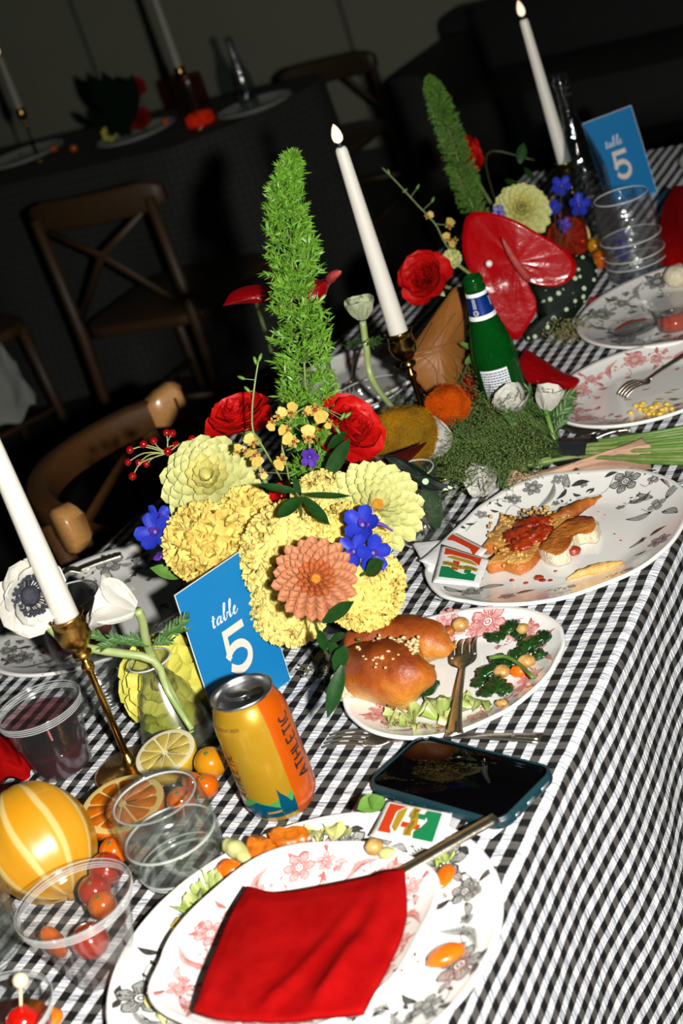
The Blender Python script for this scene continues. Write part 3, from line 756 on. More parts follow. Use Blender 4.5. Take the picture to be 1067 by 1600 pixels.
# ------------------------------------------------------------------ drink can
m_can_y = mat('golden_can_print', srgb(196, 152, 34), 0.28, metal=.35, coat=.3)
m_can_o = mat('orange_can_print', srgb(214, 92, 6), 0.3, metal=.25, coat=.3)
m_ink = mat('black_ink', (0.012, 0.012, 0.014), 0.35)
m_can_g = mat('green_can_print', srgb(80, 160, 80), 0.3, metal=.2)
m_can_t = mat('teal_can_print', srgb(0, 78, 105), 0.3, metal=.2)
m_can_red = mat('brown_orange_ink', srgb(190, 110, 20), 0.4)
m_gold_ink = mat('gold_ink', srgb(190, 150, 60), 0.4)
def can():
    base = at(452, 1268, 0); cx, cy = -.2337 + 0.0, -.0751; base = V(cx, cy, TZ)
    t = thing('drink_can', base, 'opened golden and orange drink can in front of the near blue card', 'can')
    th0 = math.atan2(CP.y - cy, CP.x - cx); n = 144
    prof = [(.0235, .0035), (.0255, .0003), (.0262, .0008), (.0272, .003), (.0300, .0085), (.0320, .0125), (.0330, .0175), (.0330, .094), (.0326, .0985), (.0312, .104), (.0290, .110), (.0272, .1135), (.0265, .1155), (.0262, .117)]
    b = MB(); vs, fs = lathe(prof, n, False, False); R0 = Matrix.Translation(base) @ Matrix.Rotation(th0, 4, 'Z')
    b.v = [R0 @ v for v in vs]; b.f = fs; seg = 2 * pi / n
    k1 = round(math.radians(17.5) / seg); k2 = round(math.radians(125) / seg)
    for i in range(len(prof) - 1):
        for k in range(n): b.m.append(2 if i < 3 else (1 if k1 <= k < k2 else 0))
    b.build('body', [m_can_y, m_can_o, m_alu], t, sharp=60)
    lid = [(.0262, .117), (.0274, .1178), (.0279, .1192), (.0276, .1204), (.0266, .1209), (.0256, .1204), (.0250, .1185), (.0242, .1160), (.0236, .1152), (.0226, .1160), (.0218, .1164), (.006, .1166), (.0, .1166)]
    b = MB(); b.add(lathe(lid, 64, False, False), 0, R0); ld = b.build('lid', m_alu, t)
    b = MB(); b.add(slab([(.0085 * math.cos(a) + .0115, .0115 * math.sin(a)) for a in [2 * pi * k / 24 for k in range(24)]], .11665, .1169), 0, R0 @ Matrix.Rotation(.9, 4, 'Z')); b.build('opening', mat('dark_opening', (.004, .004, .004), .3), ld)
    b = MB(); o = [(.0125 * math.cos(a) - .006, .0072 * math.sin(a)) for a in [2 * pi * k / 20 for k in range(20)]]; b.add(slab(o, .1173, .1184, .0004), 0, R0 @ Matrix.Rotation(.9, 4, 'Z')); b.build('pull_tab', m_alu, ld)
    def onc(th, z, up=.00012):                  # degrees from the side turned to the camera, height
        a = th0 + math.radians(th); r = .0330
        for (r1, z1), (r2, z2) in zip(prof[3:], prof[4:]):
            if z1 <= z <= z2: r = r1 + (r2 - r1) * (z - z1) / (z2 - z1); break
        r += up; return base + V(r * math.cos(a), r * math.sin(a), z)
    def poly(b_, top, zb, mi, up):              # a band whose upper edge is a jagged line
        T_ = []
        for (a0, z0), (a1, z1) in zip(top, top[1:]):
            m_ = max(2, int(abs(a1 - a0) / 2)); T_ += [(a0 + (a1 - a0) * k / m_, z0 + (z1 - z0) * k / m_) for k in range(m_)]
        T_.append(top[-1]); vs, fs = [], []; rows = 6
        for a, z in T_:
            for r in range(rows + 1): vs.append(onc(a, zb + (z - zb) * r / rows, up))
        for i in range(len(T_) - 1):
            for r in range(rows): p = i * (rows + 1) + r; fs.append((p, p + rows + 1, p + rows + 2, p + 1))
        b_.add((vs, fs), mi)
    b = MB(); poly(b, [(-100, .020), (-75, .024), (-55, .0315), (-22, .0245), (-14, .0262), (-4, .0275), (2, .0262), (6, .0270), (17.0, .0320)], .0105, 0, .0001); b.build('green_hills', m_can_g, t)
    b = MB(); poly(b, [(-100, .016), (-70, .0195), (-43, .0275), (-20, .0225), (-8, .0192), (-5.5, .0300), (-5, .0385), (-1, .0330), (6, .0275), (11, .0215), (14, .0225), (15.5, .0245), (17.2, .0262)], .0085, 0, .0002); b.build('teal_hills', m_can_t, t)
    # lettering runs up the side, tops of the letters to the left
    GL = {'A': [[(0, 0), (.28, 1), (.56, 0)], [(.1, .32), (.46, .32)]], 'T': [[(0, 1), (.52, 1)], [(.26, 1), (.26, 0)]], 'H': [[(0, 0), (0, 1)], [(.5, 0), (.5, 1)], [(0, .5), (.5, .5)]],
          'L': [[(0, 1), (0, .0), (.42, .0)]], 'E': [[(.44, 1), (0, 1), (0, 0), (.44, 0)], [(0, .5), (.36, .5)]], 'I': [[(0, 0), (0, 1)]], 'C': [[(.26 + .26 * math.cos(a), .5 + .5 * math.sin(a)) for a in [math.radians(50 + 26 * k) for k in range(11)]]]}
    def dens(pts, st=.06):
        o = []
        for p, q in zip(pts, pts[1:]):
            m_ = max(1, int(math.dist(p, q) / st)); o += [(p[0] + (q[0] - p[0]) * k / m_, p[1] + (q[1] - p[1]) * k / m_) for k in range(m_)]
        return o + [pts[-1]]
    def word(b_, s, th, z, size, wgt, gap):
        x = 0
        for ch in s:
            for pl in GL[ch]:
                f = lambda u, v: onc(th - v * size / .033 * 57.3, z + u * size, .00022)
                b_.add(stroke(dens([(x + p[0], p[1]) for p in pl]), wgt, f))
            x += max(p[0] for pl in GL[ch] for p in pl) + gap
    b = MB(); word(b, 'ATHLETIC', 60, .0345, .0127, .15, .22); b.build('lettering', m_ink, t)
    b = MB(); word(b, 'ATHLETIC', -58, .030, .0095, .13, .2); b.build('lettering', m_ink, t)
    def flat(b_, s, th, z, size, up=.00022):    # small print around the can
        vs, fs = textvf(s, size); b_.add(([onc(th + v.x / .033 * 57.3, z + v.y, up) for v in vs], fs))
    b = MB(); flat(b, 'NON-ALCOHOLIC BEER', -104, .1005, .0042); b.build('small_print', m_ink, t)
    b = MB(); a = -30
    while a < -8:
        l = rnd.uniform(1.2, 2.6); b.add(grid(3, 2, lambda u, v, a=a, l=l: onc(a + l * u, .0148 + .0022 * v, .0005))); a += l + .7
    b.build('small_print', m_gold_ink, t)
    b = MB()
    for j in range(4):
        z = .052; 
        while z < .094:
            l = rnd.uniform(.001, .004); b.add(stroke([(0, 0), (0, 1)], .5, lambda u, v, z=z, l=l, j=j: onc(2.5 + 4.2 * j * .9 + u * 1.0 - 6, z + v * l))); z += l + .0012
    b.build('small_print', m_can_red, t)
    b = MB()
    for j in range(3):
        z = .045
        while z < .098:
            l = rnd.uniform(.001, .003); b.add(stroke([(0, 0), (0, 1)], .9, lambda u, v, z=z, l=l, j=j: onc(72 + 5 * j + u * 1.6, z + v * l))); z += l + .0012
    b.build('small_print', m_ink, t)
can()

# ------------------------------------------------------------------ table number cards
m_blue = mat('blue_card', srgb(0, 118, 180), 0.5); m_card_edge = mat('white_card_edge', (.55, .58, .6), .6)
m_num = mat('cream_print', srgb(226, 214, 202), 0.55); m_script = mat('white_print', (.6, .63, .66), .55)
def scurve(pts, n=10):
    return [(p.x, p.y) for p in spline([(a, b, 0) for a, b in pts], n)]
def card(BL, BR, up, label, group='table number cards'):
    X = (BR - BL); W_ = X.length; X.normalize(); U = up.normalized(); H = up.length; Nn = X.cross(U)
    A = Matrix((X, U, Nn)).transposed().to_4x4(); A.translation = BL
    t = thing('table_number_card', (BL + BR) / 2, label, 'card', group)
    b = MB(); b.add(box((W_ / 2, H / 2, -.0006), (W_, H, .0008)), 0, A); b.build('card_core', m_card_edge, t, smooth=False)
    b = MB(); b.add(slab([(.0008, .0008), (W_ - .0008, .0008), (W_ - .0008, H - .0008), (.0008, H - .0008)], -.0002, 0.00015), 0, A); b.add(slab([(.0008, .0008), (W_ - .0008, .0008), (W_ - .0008, H - .0008), (.0008, H - .0008)], -.0014, -.001), 0, A); bf = b.build('blue_face', m_blue, t, smooth=False)
    f = lambda x, y: A @ V(x * W_, y * H, .0003)
    # the 5
    b = MB(); s = H / W_
    lay = [0]
    def g5(u, v): return f(.345 + u * .325, .285 + v * .305) + Nn * (.00008 * lay[0])
    b.add(stroke([(.93, .93), (.16, .93)], .17, g5)); lay[0] = 1; b.add(stroke([(.185, 1.015), (.105, .38)], .17, g5)); lay[0] = 2
    bowl = scurve([(.03, .40), (.2, .53), (.45, .585), (.72, .525), (.88, .33), (.78, .12), (.52, .03), (.27, .07), (.06, .2)], 44)
    b.add(stroke(bowl, .185, g5)); b.build('number', m_num, bf)
    # script word
    b = MB(); sl = .26
    def gs(u, v): return f(.285 + (u + sl * v) * .080, .652 + v * .056)
    def sw(pts, w0=.10, w1=.26):
        P_ = scurve(pts, 26); ws = []
        for i, p in enumerate(P_):
            q = P_[min(i + 1, 26)]; r = P_[max(i - 1, 0)]; down = (r[1] - q[1]) / (math.hypot(q[0] - r[0], q[1] - r[1]) + 1e-9)
            ws.append(w0 + (w1 - w0) * max(0, down))
        b.add(stroke(P_, ws, gs))
    sw([(.30, 1.35), (.28, .8), (.26, .25), (.40, .0), (.62, .15)]); sw([(.02, .86), (.30, .92), (.60, .98)], .12, .12)          # t
    o = .85; sw([(o + .62, .72), (o + .35, .86), (o + .05, .45), (o + .2, .02), (o + .5, .25), (o + .66, .8)]); sw([(o + .68, .82), (o + .62, .25), (o + .78, .0), (o + .98, .2)])   # a
    o = 1.85; sw([(o, .3), (o + .35, 1.0), (o + .52, 1.75), (o + .36, 1.95), (o + .24, 1.5), (o + .2, .35), (o + .42, .0), (o + .68, .3), (o + .66, .72), (o + .95, .62)])              # b
    o = 2.85; sw([(o, .35), (o + .3, 1.0), (o + .46, 1.75), (o + .32, 1.95), (o + .2, 1.5), (o + .16, .3), (o + .34, .0), (o + .6, .3)])                                           # l
    o = 3.5; sw([(o, .3), (o + .32, .48), (o + .5, .75), (o + .34, .9), (o + .16, .55), (o + .24, .08), (o + .5, .02), (o + .85, .4)])                                               # e
    b.build('script_word', m_script, bf)
BL, BR = at(343, 1147, 0), at(455, 1063, 0)
card(BL, BR, V(.003, .011, .151), 'blue card numbered 5 standing behind the golden can')
BL2, BR2 = at(952, 329, 0), at(1027, 300, 0)
card(BL2 , BR2, V(-.004, -.016, .155), 'blue card numbered 5 at the far end, seen through the clear jar')

# ------------------------------------------------------------------ sachets
m_sachet = mat('white_sachet', (.78, .78, .76), .4, bump=(120, .0006))
m_sred = mat('orange_red_print', srgb(226, 66, 22), .4); m_sgreen = mat('green_print', srgb(0, 140, 84), .4); m_sgold = mat('gold_print', srgb(196, 158, 38), .4)
def sachet(q, label, hs, parts='rgb', th=.0035):
    """q: the four corners seen (top left, top right, bottom right, bottom left of the print), hs their heights"""
    Q = [at(x, y, h) for (x, y), h in zip(q, hs)]
    def f(u, v, k=0.0):
        p = (Q[3].lerp(Q[2], u)).lerp(Q[0].lerp(Q[1], u), v); d = min(u, 1 - u, v, 1 - v)
        return p + V(0, 0, th * .5 * min(1, max(d, 0) / .14) ** .5 + k)
    c = sum(Q, Vector((0, 0, 0))) / 4
    t = thing('sauce_sachet', c, label, 'sachet', 'sauce sachets')
    b = MB(); top = grid(12, 12, lambda u, v: f(u, v, .0004 * nz((u, v, hs[0] * 99), 7))); n = len(top[0]); bot = [Vector(v) for v in grid(12, 12, lambda u, v: f(u, v) * 1 - V(0, 0, th * min(1, min(u, 1 - u, v, 1 - v) / .14) ** .5 + .0003))[0]]
    fs = top[1] + [tuple(i + n for i in g[::-1]) for g in top[1]]
    ring = [i for i in range(13)] + [13 * j + 12 for j in range(1, 13)] + [12 * 13 + i for i in range(11, -1, -1)] + [13 * j for j in range(11, 0, -1)]
    fs += [(ring[(i + 1) % len(ring)], ring[i], ring[i] + n, ring[(i + 1) % len(ring)] + n) for i in range(len(ring))]
    b.add((top[0] + bot, fs)); b.build('pouch', m_sachet, t)
    g = lambda u, v: f(u, v, .0006)
    def region(P_, m, nm):
        b_ = MB(); N_ = 14; lo, hi = P_
        vs = []; F_ = []
        for i in range(N_ + 1):
            u = lo[0][0] + (lo[-1][0] - lo[0][0]) * i / N_
            def ev(L): 
                for (a, c_), (e, d) in zip(L, L[1:]):
                    if a <= u <= e + 1e-9: return c_ + (d - c_) * (u - a) / max(e - a, 1e-9)
                return L[-1][1]
            for k in range(5): vs.append(g(u, ev(lo) + (ev(hi) - ev(lo)) * k / 4))
        for i in range(N_):
            for k in range(4): a = i * 5 + k; F_.append((a, a + 5, a + 6, a + 1))
        b_.add((vs, F_)); b_.build(nm, m, t)
    if 'r' in parts: region(([(.12, .72), (.18, .72), (.26, .76), (.7, .76), (.86, .66), (.88, .64)], [(.12, .90), (.88, .90)]), m_sred, 'red_band')
    if 'g' in parts: region(([(.12, .12), (.88, .12)], [(.12, .40), (.3, .42), (.42, .34), (.62, .28), (.78, .36), (.88, .33)]), m_sgreen, 'green_band')
    if 'b' in parts:
        region(([(.20, .655), (.5, .635), (.84, .62)], [(.20, .68), (.28, .735), (.7, .735), (.84, .65)]), m_sgold, 'gold_banner')
        region(([(.34, .36), (.48, .36)], [(.34, .62), (.48, .62)]), m_sred, 'red_block'); region(([(.62, .32), (.76, .32)], [(.62, .56), (.76, .56)]), m_sgreen, 'green_block')
        b_ = MB(); g2 = lambda u, v: f(u, v, .0009); b_.add(stroke([(.14 + .74 * k / 12, .475 + .02 * math.sin(k * .8)) for k in range(13)], .11, g2)); gb = b_.build('gold_banner', m_sgold, t)
        vs, fs2 = textvf('Bella Milano', .1); w_ = max(v.x for v in vs); b_ = MB()
        b_.add(([f(.84 - .66 * v.x / w_, .51 - v.y * .95, .0012) for v in vs], fs2)); b_.build('lettering', m_ink, gb)
    return t
sachet([(643, 847), (700, 842), (722, 880), (668, 893)], 'white and green sachet half hidden, lowest of three at the toast plate', [.019, .017, .013, .019], 'g')
sachet([(706, 829), (762, 858), (722, 905), (654, 876)], 'white sachet with a red corner, middle of three at the toast plate', [.018, .013, .016, .023], 'r')
sachet([(690, 850), (764, 874), (748, 917), (676, 910)], 'white, red and green sachet on top of three at the toast plate', [.0255, .018, .0195, .0265])
sachet([(577, 1306), (604, 1250), (707, 1270), (688, 1330)], 'white, orange and green sachet between the phone and the pink plate', [.0245, .021, .021, .0245])
sachet([(600, 1262), (622, 1240), (722, 1277), (705, 1305)], 'plain white sachet under the printed one beside the phone', [.0045, .003, .003, .020], '', .003)
sachet([(728, 1300), (770, 1262), (812, 1272), (768, 1310)], 'pale crumpled sachet poking out under the phone near its ports', [.004, .004, .004, .004], '', .003)

# ------------------------------------------------------------------ napkins
def coons(b, t, l, r, n):
    B, T_, L, R_ = (spline(x, n) for x in (b, t, l, r))
    def f(u, v):
        i, j = min(int(round(u * n)), n), min(int(round(v * n)), n)
        return (B[i] * (1 - v) + T_[i] * v) + (L[j] * (1 - u) + R_[j] * u) - (B[0] * (1 - u) * (1 - v) + B[n] * u * (1 - v) + T_[0] * (1 - u) * v + T_[n] * u * v)
    return f
m_rednap = mat('red_cotton', srgb(168, 12, 12), .85, srgb(150, 4, 5), 40, bump=(1500, .0002), spec=.04)
def cloth_piece(name, b, t, l, r, amp, thick, m, label, cat, group=None, n=40, fold=None, seed=0):
    f = coons(b, t, l, r, n)
    def g(u, v):
        p = f(u, v); e = min(u, 1 - u, v, 1 - v)
        z = amp * min(1, e / .12) * (0.7 + .6 * nz((u * 3, v * 3, seed), 1)) + (fold(u, v) if fold else 0)
        return p + V(0, 0, z)
    top = grid(n, n, g); N_ = len(top[0])
    mb = MB(); bot = [v - V(0, 0, thick) for v in top[0]]
    ring = [i for i in range(n + 1)] + [(n + 1) * j + n for j in range(1, n + 1)] + [n * (n + 1) + i for i in range(n - 1, -1, -1)] + [(n + 1) * j for j in range(n - 1, 0, -1)]
    fs = top[1] + [tuple(i + N_ for i in q[::-1]) for q in top[1]] + [(ring[(i + 1) % len(ring)], ring[i], ring[i] + N_, ring[(i + 1) % len(ring)] + N_) for i in range(len(ring))]
    mb.add((top[0] + bot, fs)); c = sum(top[0], Vector((0, 0, 0))) / N_
    return mb.build(name, m, None, V(c.x, c.y, min(v.z for v in bot)), True, label, cat, group)
h = .0490
cloth_piece('napkin', [at(302, 1577, h), at(345, 1588, h), at(440, 1592, h), at(566, 1580, h)], [at(386, 1384, h), at(440, 1393, h), at(550, 1374, h), at(631, 1355, h)],
            [at(302, 1577, h), at(330, 1505, h), at(358, 1430, h), at(386, 1384, h)], [at(566, 1580, h), at(608, 1495, h), at(633, 1430, h), at(631, 1355, h)], .003, .004, m_rednap,
            'folded red cloth napkin lying on the pink floral plate', 'napkin', 'red napkins', fold=lambda u, v: .007 * math.exp(-((u - .80 - .08 * v) / .05) ** 2) * (1 - .8 * v) * min(1, 6 * v + .1) + .005 * math.exp(-((u - .55 - .25 * v) / .045) ** 2) * (1 - v) * min(1, 6 * v + .1) + .0025 * math.sin(u * 15 + v * 6) * (1 - v) * min(1, 5 * v))
cloth_piece('napkin', [at(-60, 1225, .003), at(-20, 1222, .004), at(30, 1216, .004), at(50, 1205, .003)], [at(-60, 1120, .02), at(-20, 1130, .022), at(10, 1150, .02), at(22, 1165, .012)],
            [at(-60, 1225, .003), at(-62, 1190, .015), at(-60, 1150, .022), at(-60, 1120, .02)], [at(50, 1205, .003), at(45, 1195, .012), at(32, 1180, .013), at(22, 1165, .012)], .008, .004, m_rednap,
            'crumpled red napkin lying behind the cup of dark juice', 'napkin', 'red napkins', fold=lambda u, v: .006 * math.sin(u * 14 + 3 * v), seed=4)
def tentnap():
    p = at(1058, 405, .0); c = V(p.x, p.y, TZ); mb = MB()
    A = spline([at(1030, 416, .012), at(1031, 380, .03), at(1034, 330, .055), at(1052, 291, .10)], 24)
    B = spline([at(1110, 420, .01), at(1110, 370, .06), at(1100, 320, .10), at(1075, 300, .12)], 24)
    f = lambda u, v: A[int(round(v * 24))].lerp(B[int(round(v * 24))], u) + CB * (.018 * math.sin(pi * u) + .006 * math.sin(u * 13 + v * 4) * (1 - .5 * v))
    top = grid(24, 24, f); N_ = len(top[0]); bot = [v - CB * .003 for v in top[0]]
    mb.add((top[0] + bot, top[1] + [tuple(i + N_ for i in q[::-1]) for q in top[1]])); return mb.build('napkin', m_rednap, None, V(c.x, c.y, TZ), True, 'red napkin standing in a peak at the right edge beside the clear jar', 'napkin', 'red napkins')
tentnap()

# ------------------------------------------------------------------ glasses, cups and vases
def edge_mat(name, k):                        # pale colour mixed in as the highlight of a rounded glass edge
    N = NT(name); tr = N.n('ShaderNodeBsdfTransparent'); tr.inputs[0].default_value = (.98, .99, .985, 1)
    N.setp(Base_Color=(.86, .89, .88), Roughness=.22); N.b.inputs['Specular IOR Level'].default_value = .8
    mx = N.n('ShaderNodeMixShader'); mx.inputs[0].default_value = k; N.l(tr.outputs[0], mx.inputs[1]); N.l(N.b.outputs[0], mx.inputs[2]); N.l(mx.outputs[0], N.out.inputs[0]); return N.m
m_edge = edge_mat('glass_edge_highlight', .38); m_edge2 = edge_mat('plastic_edge_highlight', .22)
def cup_shape(base, prof, th, n=48):
    """open vessel: outer profile from the foot up, wall th thick"""
    inner = [(max(r - th, 0.0005), max(z, th * 1.6)) for r, z in reversed(prof) if r > th]
    return lathe([(0.0004, prof[0][1])] + prof + inner + [(0.0004, inner[-1][1])], n, False, False)
def vessel(name, base, prof, th, m, label, cat, group=None, lean=None, rings=(), part='wall', n=48):
    t = thing(name, base, label, cat, group); A = Matrix.Translation(base) @ (frame(V(0, 0, 1) + lean) if lean else Matrix.Identity(4))
    b = MB(); b.add(cup_shape(base, prof, th, n), 0, A); b.build(part, m, t)
    for r, z in rings:
        b = MB(); b.add(tube([V(r * math.cos(a), r * math.sin(a), z) for a in [2 * pi * k / n for k in range(n + 1)]], .0010, 6, False), 0, A); b.build('rim', m_edge, t)
    return t, A
def liquid(t, A, prof, z0, z1, th, m, name='drink'):
    def rr(z):
        for (r0, a), (r1, c) in zip(prof, prof[1:]):
            if a <= z <= c and c > a: return r0 + (r1 - r0) * (z - a) / (c - a)
        return prof[-1][0]
    zs = [z0 + (z1 - z0) * k / 8 for k in range(9)]
    b = MB(); b.add(lathe([(rr(z) - th - .0004, z) for z in zs], 40), 0, A); return b.build(name, m, t)
m_wine = mat('dark_red_juice', (0.035, 0.004, 0.008), 0.06, spec=.6)
N_ = NT('clear_red_juice'); m_wine2 = thin_glass('clear_red_juice_glass', (.42, .06, .08), .05)
m_plastic = thin_glass('clear_cup_plastic', (.975, .975, .97), .06, .1, (55, .0008), haze=.006)
m_amber = thin_glass('amber_tea', (.62, .22, .07), .05)

def deli_cup(base, r0, r1, H, label, group='clear plastic cups', rip=True, lean=None):
    pr = [(r0 * .92, 0), (r0, .002), (r0 * 1.02, .006)] + [(r0 + (r1 * .93 - r0) * k / 6, .006 + (H * .86 - .006) * k / 6) for k in range(1, 7)]
    pr += [(r1 * .945, H * .885), (r1 * .985, H * .90), (r1 * .985, H * .955), (r1 * .995, H * .985), (r1 * 1.02, H), (r1 * 1.0, H + .0012)]
    t, A = vessel('plastic_cup', base, pr, .0009, m_plastic, label, 'cup', group, lean)
    for z, r in ((.90, .99), (.93, .99), (.96, .993), (.995, 1.015)):
        b = MB(); b.add(tube([V(r1 * r * math.cos(a), r1 * r * math.sin(a), H * z) for a in [2 * pi * k / 48 for k in range(49)]], .0007, 6, False), 0, A); b.build('rim_ridge', m_edge2, t)
    return t, A, pr
# cup with dark juice
bc = at(102, 1197, .0); Hc = hof(63, 1100, bc)
tc, Ac, pc = deli_cup(bc, .0285, .0425, Hc, 'clear plastic cup a third full of dark red juice by the left candle')
liquid(tc, Ac, pc, .002, Hc * .40, .001, m_wine, 'juice')
b = MB(); b.add(lathe([(.0275 + .006 * k / 6, Hc * .40 + Hc * .42 * k / 6) for k in range(7)], 40, False, False), 0, Ac); b.build('juice_film', thin_glass('juice_film', (.62, .36, .38), .03), tc)
# empty clear cup
b2 = at(166, 1515, .0); H2 = hof(138, 1392, b2)
deli_cup(b2, .0265, .0475, H2, 'empty clear plastic cup in front of the melon and red tomatoes')
# cup with pick
b3 = at(30, 1665, .0); t3, A3, p3 = deli_cup(b3, .030, .046, hof(28, 1563, b3) , 'clear plastic cup of orange-red drink with a bead-topped pick, at the bottom corner')
H3 = hof(28, 1563, b3)
liquid(t3, A3, p3, .002, H3 * .62, .001, mat('orange_red_drink', srgb(190, 62, 20), .1, spec=.6), 'drink')
pk = dp(33, 1590, depth(b3) - .01); pk2 = dp(32, 1532, depth(b3) - .012)
t_ = thing('cocktail_pick', pk, 'pale wooden pick with a round bead standing in the orange-red drink', 'pick')
m_pick = mat('pale_bamboo', srgb(232, 205, 160), .6)
b = MB(); b.add(tube([pk - (pk2 - pk) * .3, pk2], .0014, 10)); b.build('stick', m_pick, t_)
b = MB(); b.add(blob(pk2, .0062, 0)); b.build('bead', mat('cream_bead', srgb(236, 222, 190), .45), t_)
m_cherry = mat('red_cherry', srgb(200, 20, 8), .15, coat=.6, bump=(90, .001))
b = MB(); b.add(blob(dp(36, 1598, depth(b3) - .012), .013, .1, 2, 3)); b.build('cherry', m_cherry, None, dp(36, 1598, depth(b3) - .012), label='bright red cherry speared on the pick in the corner cup', cat='cherry')
b = MB(); b.add(blob(dp(72, 1592, depth(b3) + .01), (.014, .012, .006), .1, 2, 5)); b.build('orange_peel', mat('orange_slice_peel', srgb(225, 120, 20), .4), None, dp(72, 1592, depth(b3) + .01), label='strip of orange floating in the corner cup', cat='peel')

# water tumbler
bw = at(291, 1362, .0); Hw = hof(252, 1242, bw)
pw = [(.026, 0), (.031, .001), (.0345, .004), (.0375, .010), (.040, .020), (.0415, .034), (.0415, .05), (.0405, .066), (.0385, .082), (.0365, Hw)]
tw, Aw = vessel('water_tumbler', bw, pw, .0015, m_clear_b, 'clear stemless tumbler half full of water in front of the citrus halves', 'glass', 'clear drinking glasses', rings=((.0358, Hw),))
liquid(tw, Aw, pw, .009, .040, .0016, m_water, 'water')
for r_, z_, q_ in ((.0395, .0405, .0014), (.0345, .0075, .0016), (.0372, .0125, .0011)):
    b = MB(); b.add(tube([V(r_ * math.cos(a), r_ * math.sin(a), z_) for a in [2 * pi * k / 48 for k in range(49)]], q_, 6, False), 0, Aw); b.build('water_highlight' if z_ > .03 else 'base_highlight', m_edge, tw)  # pale rings added as the bright refraction lines of water and base
# tumbler at the left edge
be = at(-22, 1492, 0); He = .098
pe_ = [(.028, 0), (.033, .001), (.036, .005), (.0375, .012), (.0385, .03), (.0392, .05), (.0395, .075), (.0395, He)]
te, Ae = vessel('water_tumbler', be, pe_, .0022, m_clear_b, 'clear tumbler of water cut off by the left edge below the melon', 'glass', 'clear drinking glasses', rings=((.0386, He),))
liquid(te, Ae, pe_, .010, .040, .0024, m_water, 'water')
# glass of amber drink behind the candle
bg_ = at(168, 1092, 0); Hg = hof(150, 915, bg_)
pg = [(.024, 0), (.029, .001), (.031, .004), (.033, .03), (.035, .07), (.0365, Hg)]
tg, Ag = vessel('water_tumbler', bg_, pg, .0015, m_clear, 'clear tall tumbler with a little red drink behind the golden candle holder', 'glass', 'clear drinking glasses', rings=((.0358, Hg),))
for k in range(7):
    b = MB(); z = .004 + k * .0045; b.add(tube([V((.0315 + z * .06) * math.cos(a), (.0315 + z * .06) * math.sin(a), z) for a in [2 * pi * j / 40 for j in range(41)]], .0009, 6, False), 0, Ag); b.build('ridge', m_clear_b, tg)
liquid(tg, Ag, pg, Hg * .62, Hg * .72, .0016, m_amber, 'red_drink')

# bud vase with anemones
bv = at(286, 1158, 0); Hv = hof(237, 1030, bv)
pv = [(.032, 0), (.0385, .001), (.0400, .004), (.039, .010), (.031, .036), (.0225, .062), (.0150, Hv - .022), (.0125, Hv - .012), (.0135, Hv - .007), (.0185, Hv - .002), (.0212, Hv), (.0205, Hv + .0012)]
tv, Av = vessel('bud_vase', bv, pv, .0016, thin_glass('vase_glass', (.95, .97, .93), .13, .2, edge=.9, haze=.008), 'small clear conical vase of white anemones beside the near blue card', 'vase', rings=((.0208, Hv),))
liquid(tv, Av, pv, .004, .034, .0018, thin_glass('yellowish_water', (.84, .88, .42), .08), 'water')

# far jar, tall bottle
bj = at(1000, 430, 0); Hj = hof(975, 305, bj)
pj = [(.034, 0), (.042, .001), (.0435, .006), (.0435, Hj * .30), (.042, Hj * .33), (.0435, Hj * .36), (.0435, Hj * .75), (.042, Hj * .85), (.039, Hj)]
tj, Aj = vessel('glass_jar', bj, pj, .002, m_ripple, 'clear ribbed glass jar in front of the far blue card', 'jar', rings=((.0385, Hj), (.044, .004), (.044, Hj * .2), (.044, Hj * .5), (.0435, Hj * .3)))
liquid(tj, Aj, pj, .006, Hj * .5, .0022, m_water, 'water')
bt = at(936, 372, 0); Ht = hof(864, 118, bt); s_ = Ht / .30
m_bottle = thin_glass('clear_bottle_glass', (.75, .80, .80), .10, .06, (45, .006), haze=.001)
pt_ = [(.036, 0), (.042, .002), (.043, .008), (.043, .10), (.042, .125), (.037, .150), (.028, .180), (.020, .205), (.0155, .235), (.0145, .275), (.0165, .278), (.017, .290), (.0145, .292), (.0145, .30)]
vessel('clear_bottle', bt, [(r * s_, z * s_) for r, z in pt_], .002, m_bottle, 'tall clear glass bottle with sparkling neck between far candle and far card', 'bottle')
# amber glass with orange slice
ba = at(893, 402, 0)
pa = [(.026, 0), (.030, .001), (.032, .006), (.034, .05), (.0355, .085)]
ta, Aa = vessel('amber_tumbler', ba, pa, .002, thin_glass('amber_glass', (.80, .42, .10), .05), 'amber tumbler with an orange slice behind the big anthurium', 'glass', 'clear drinking glasses')

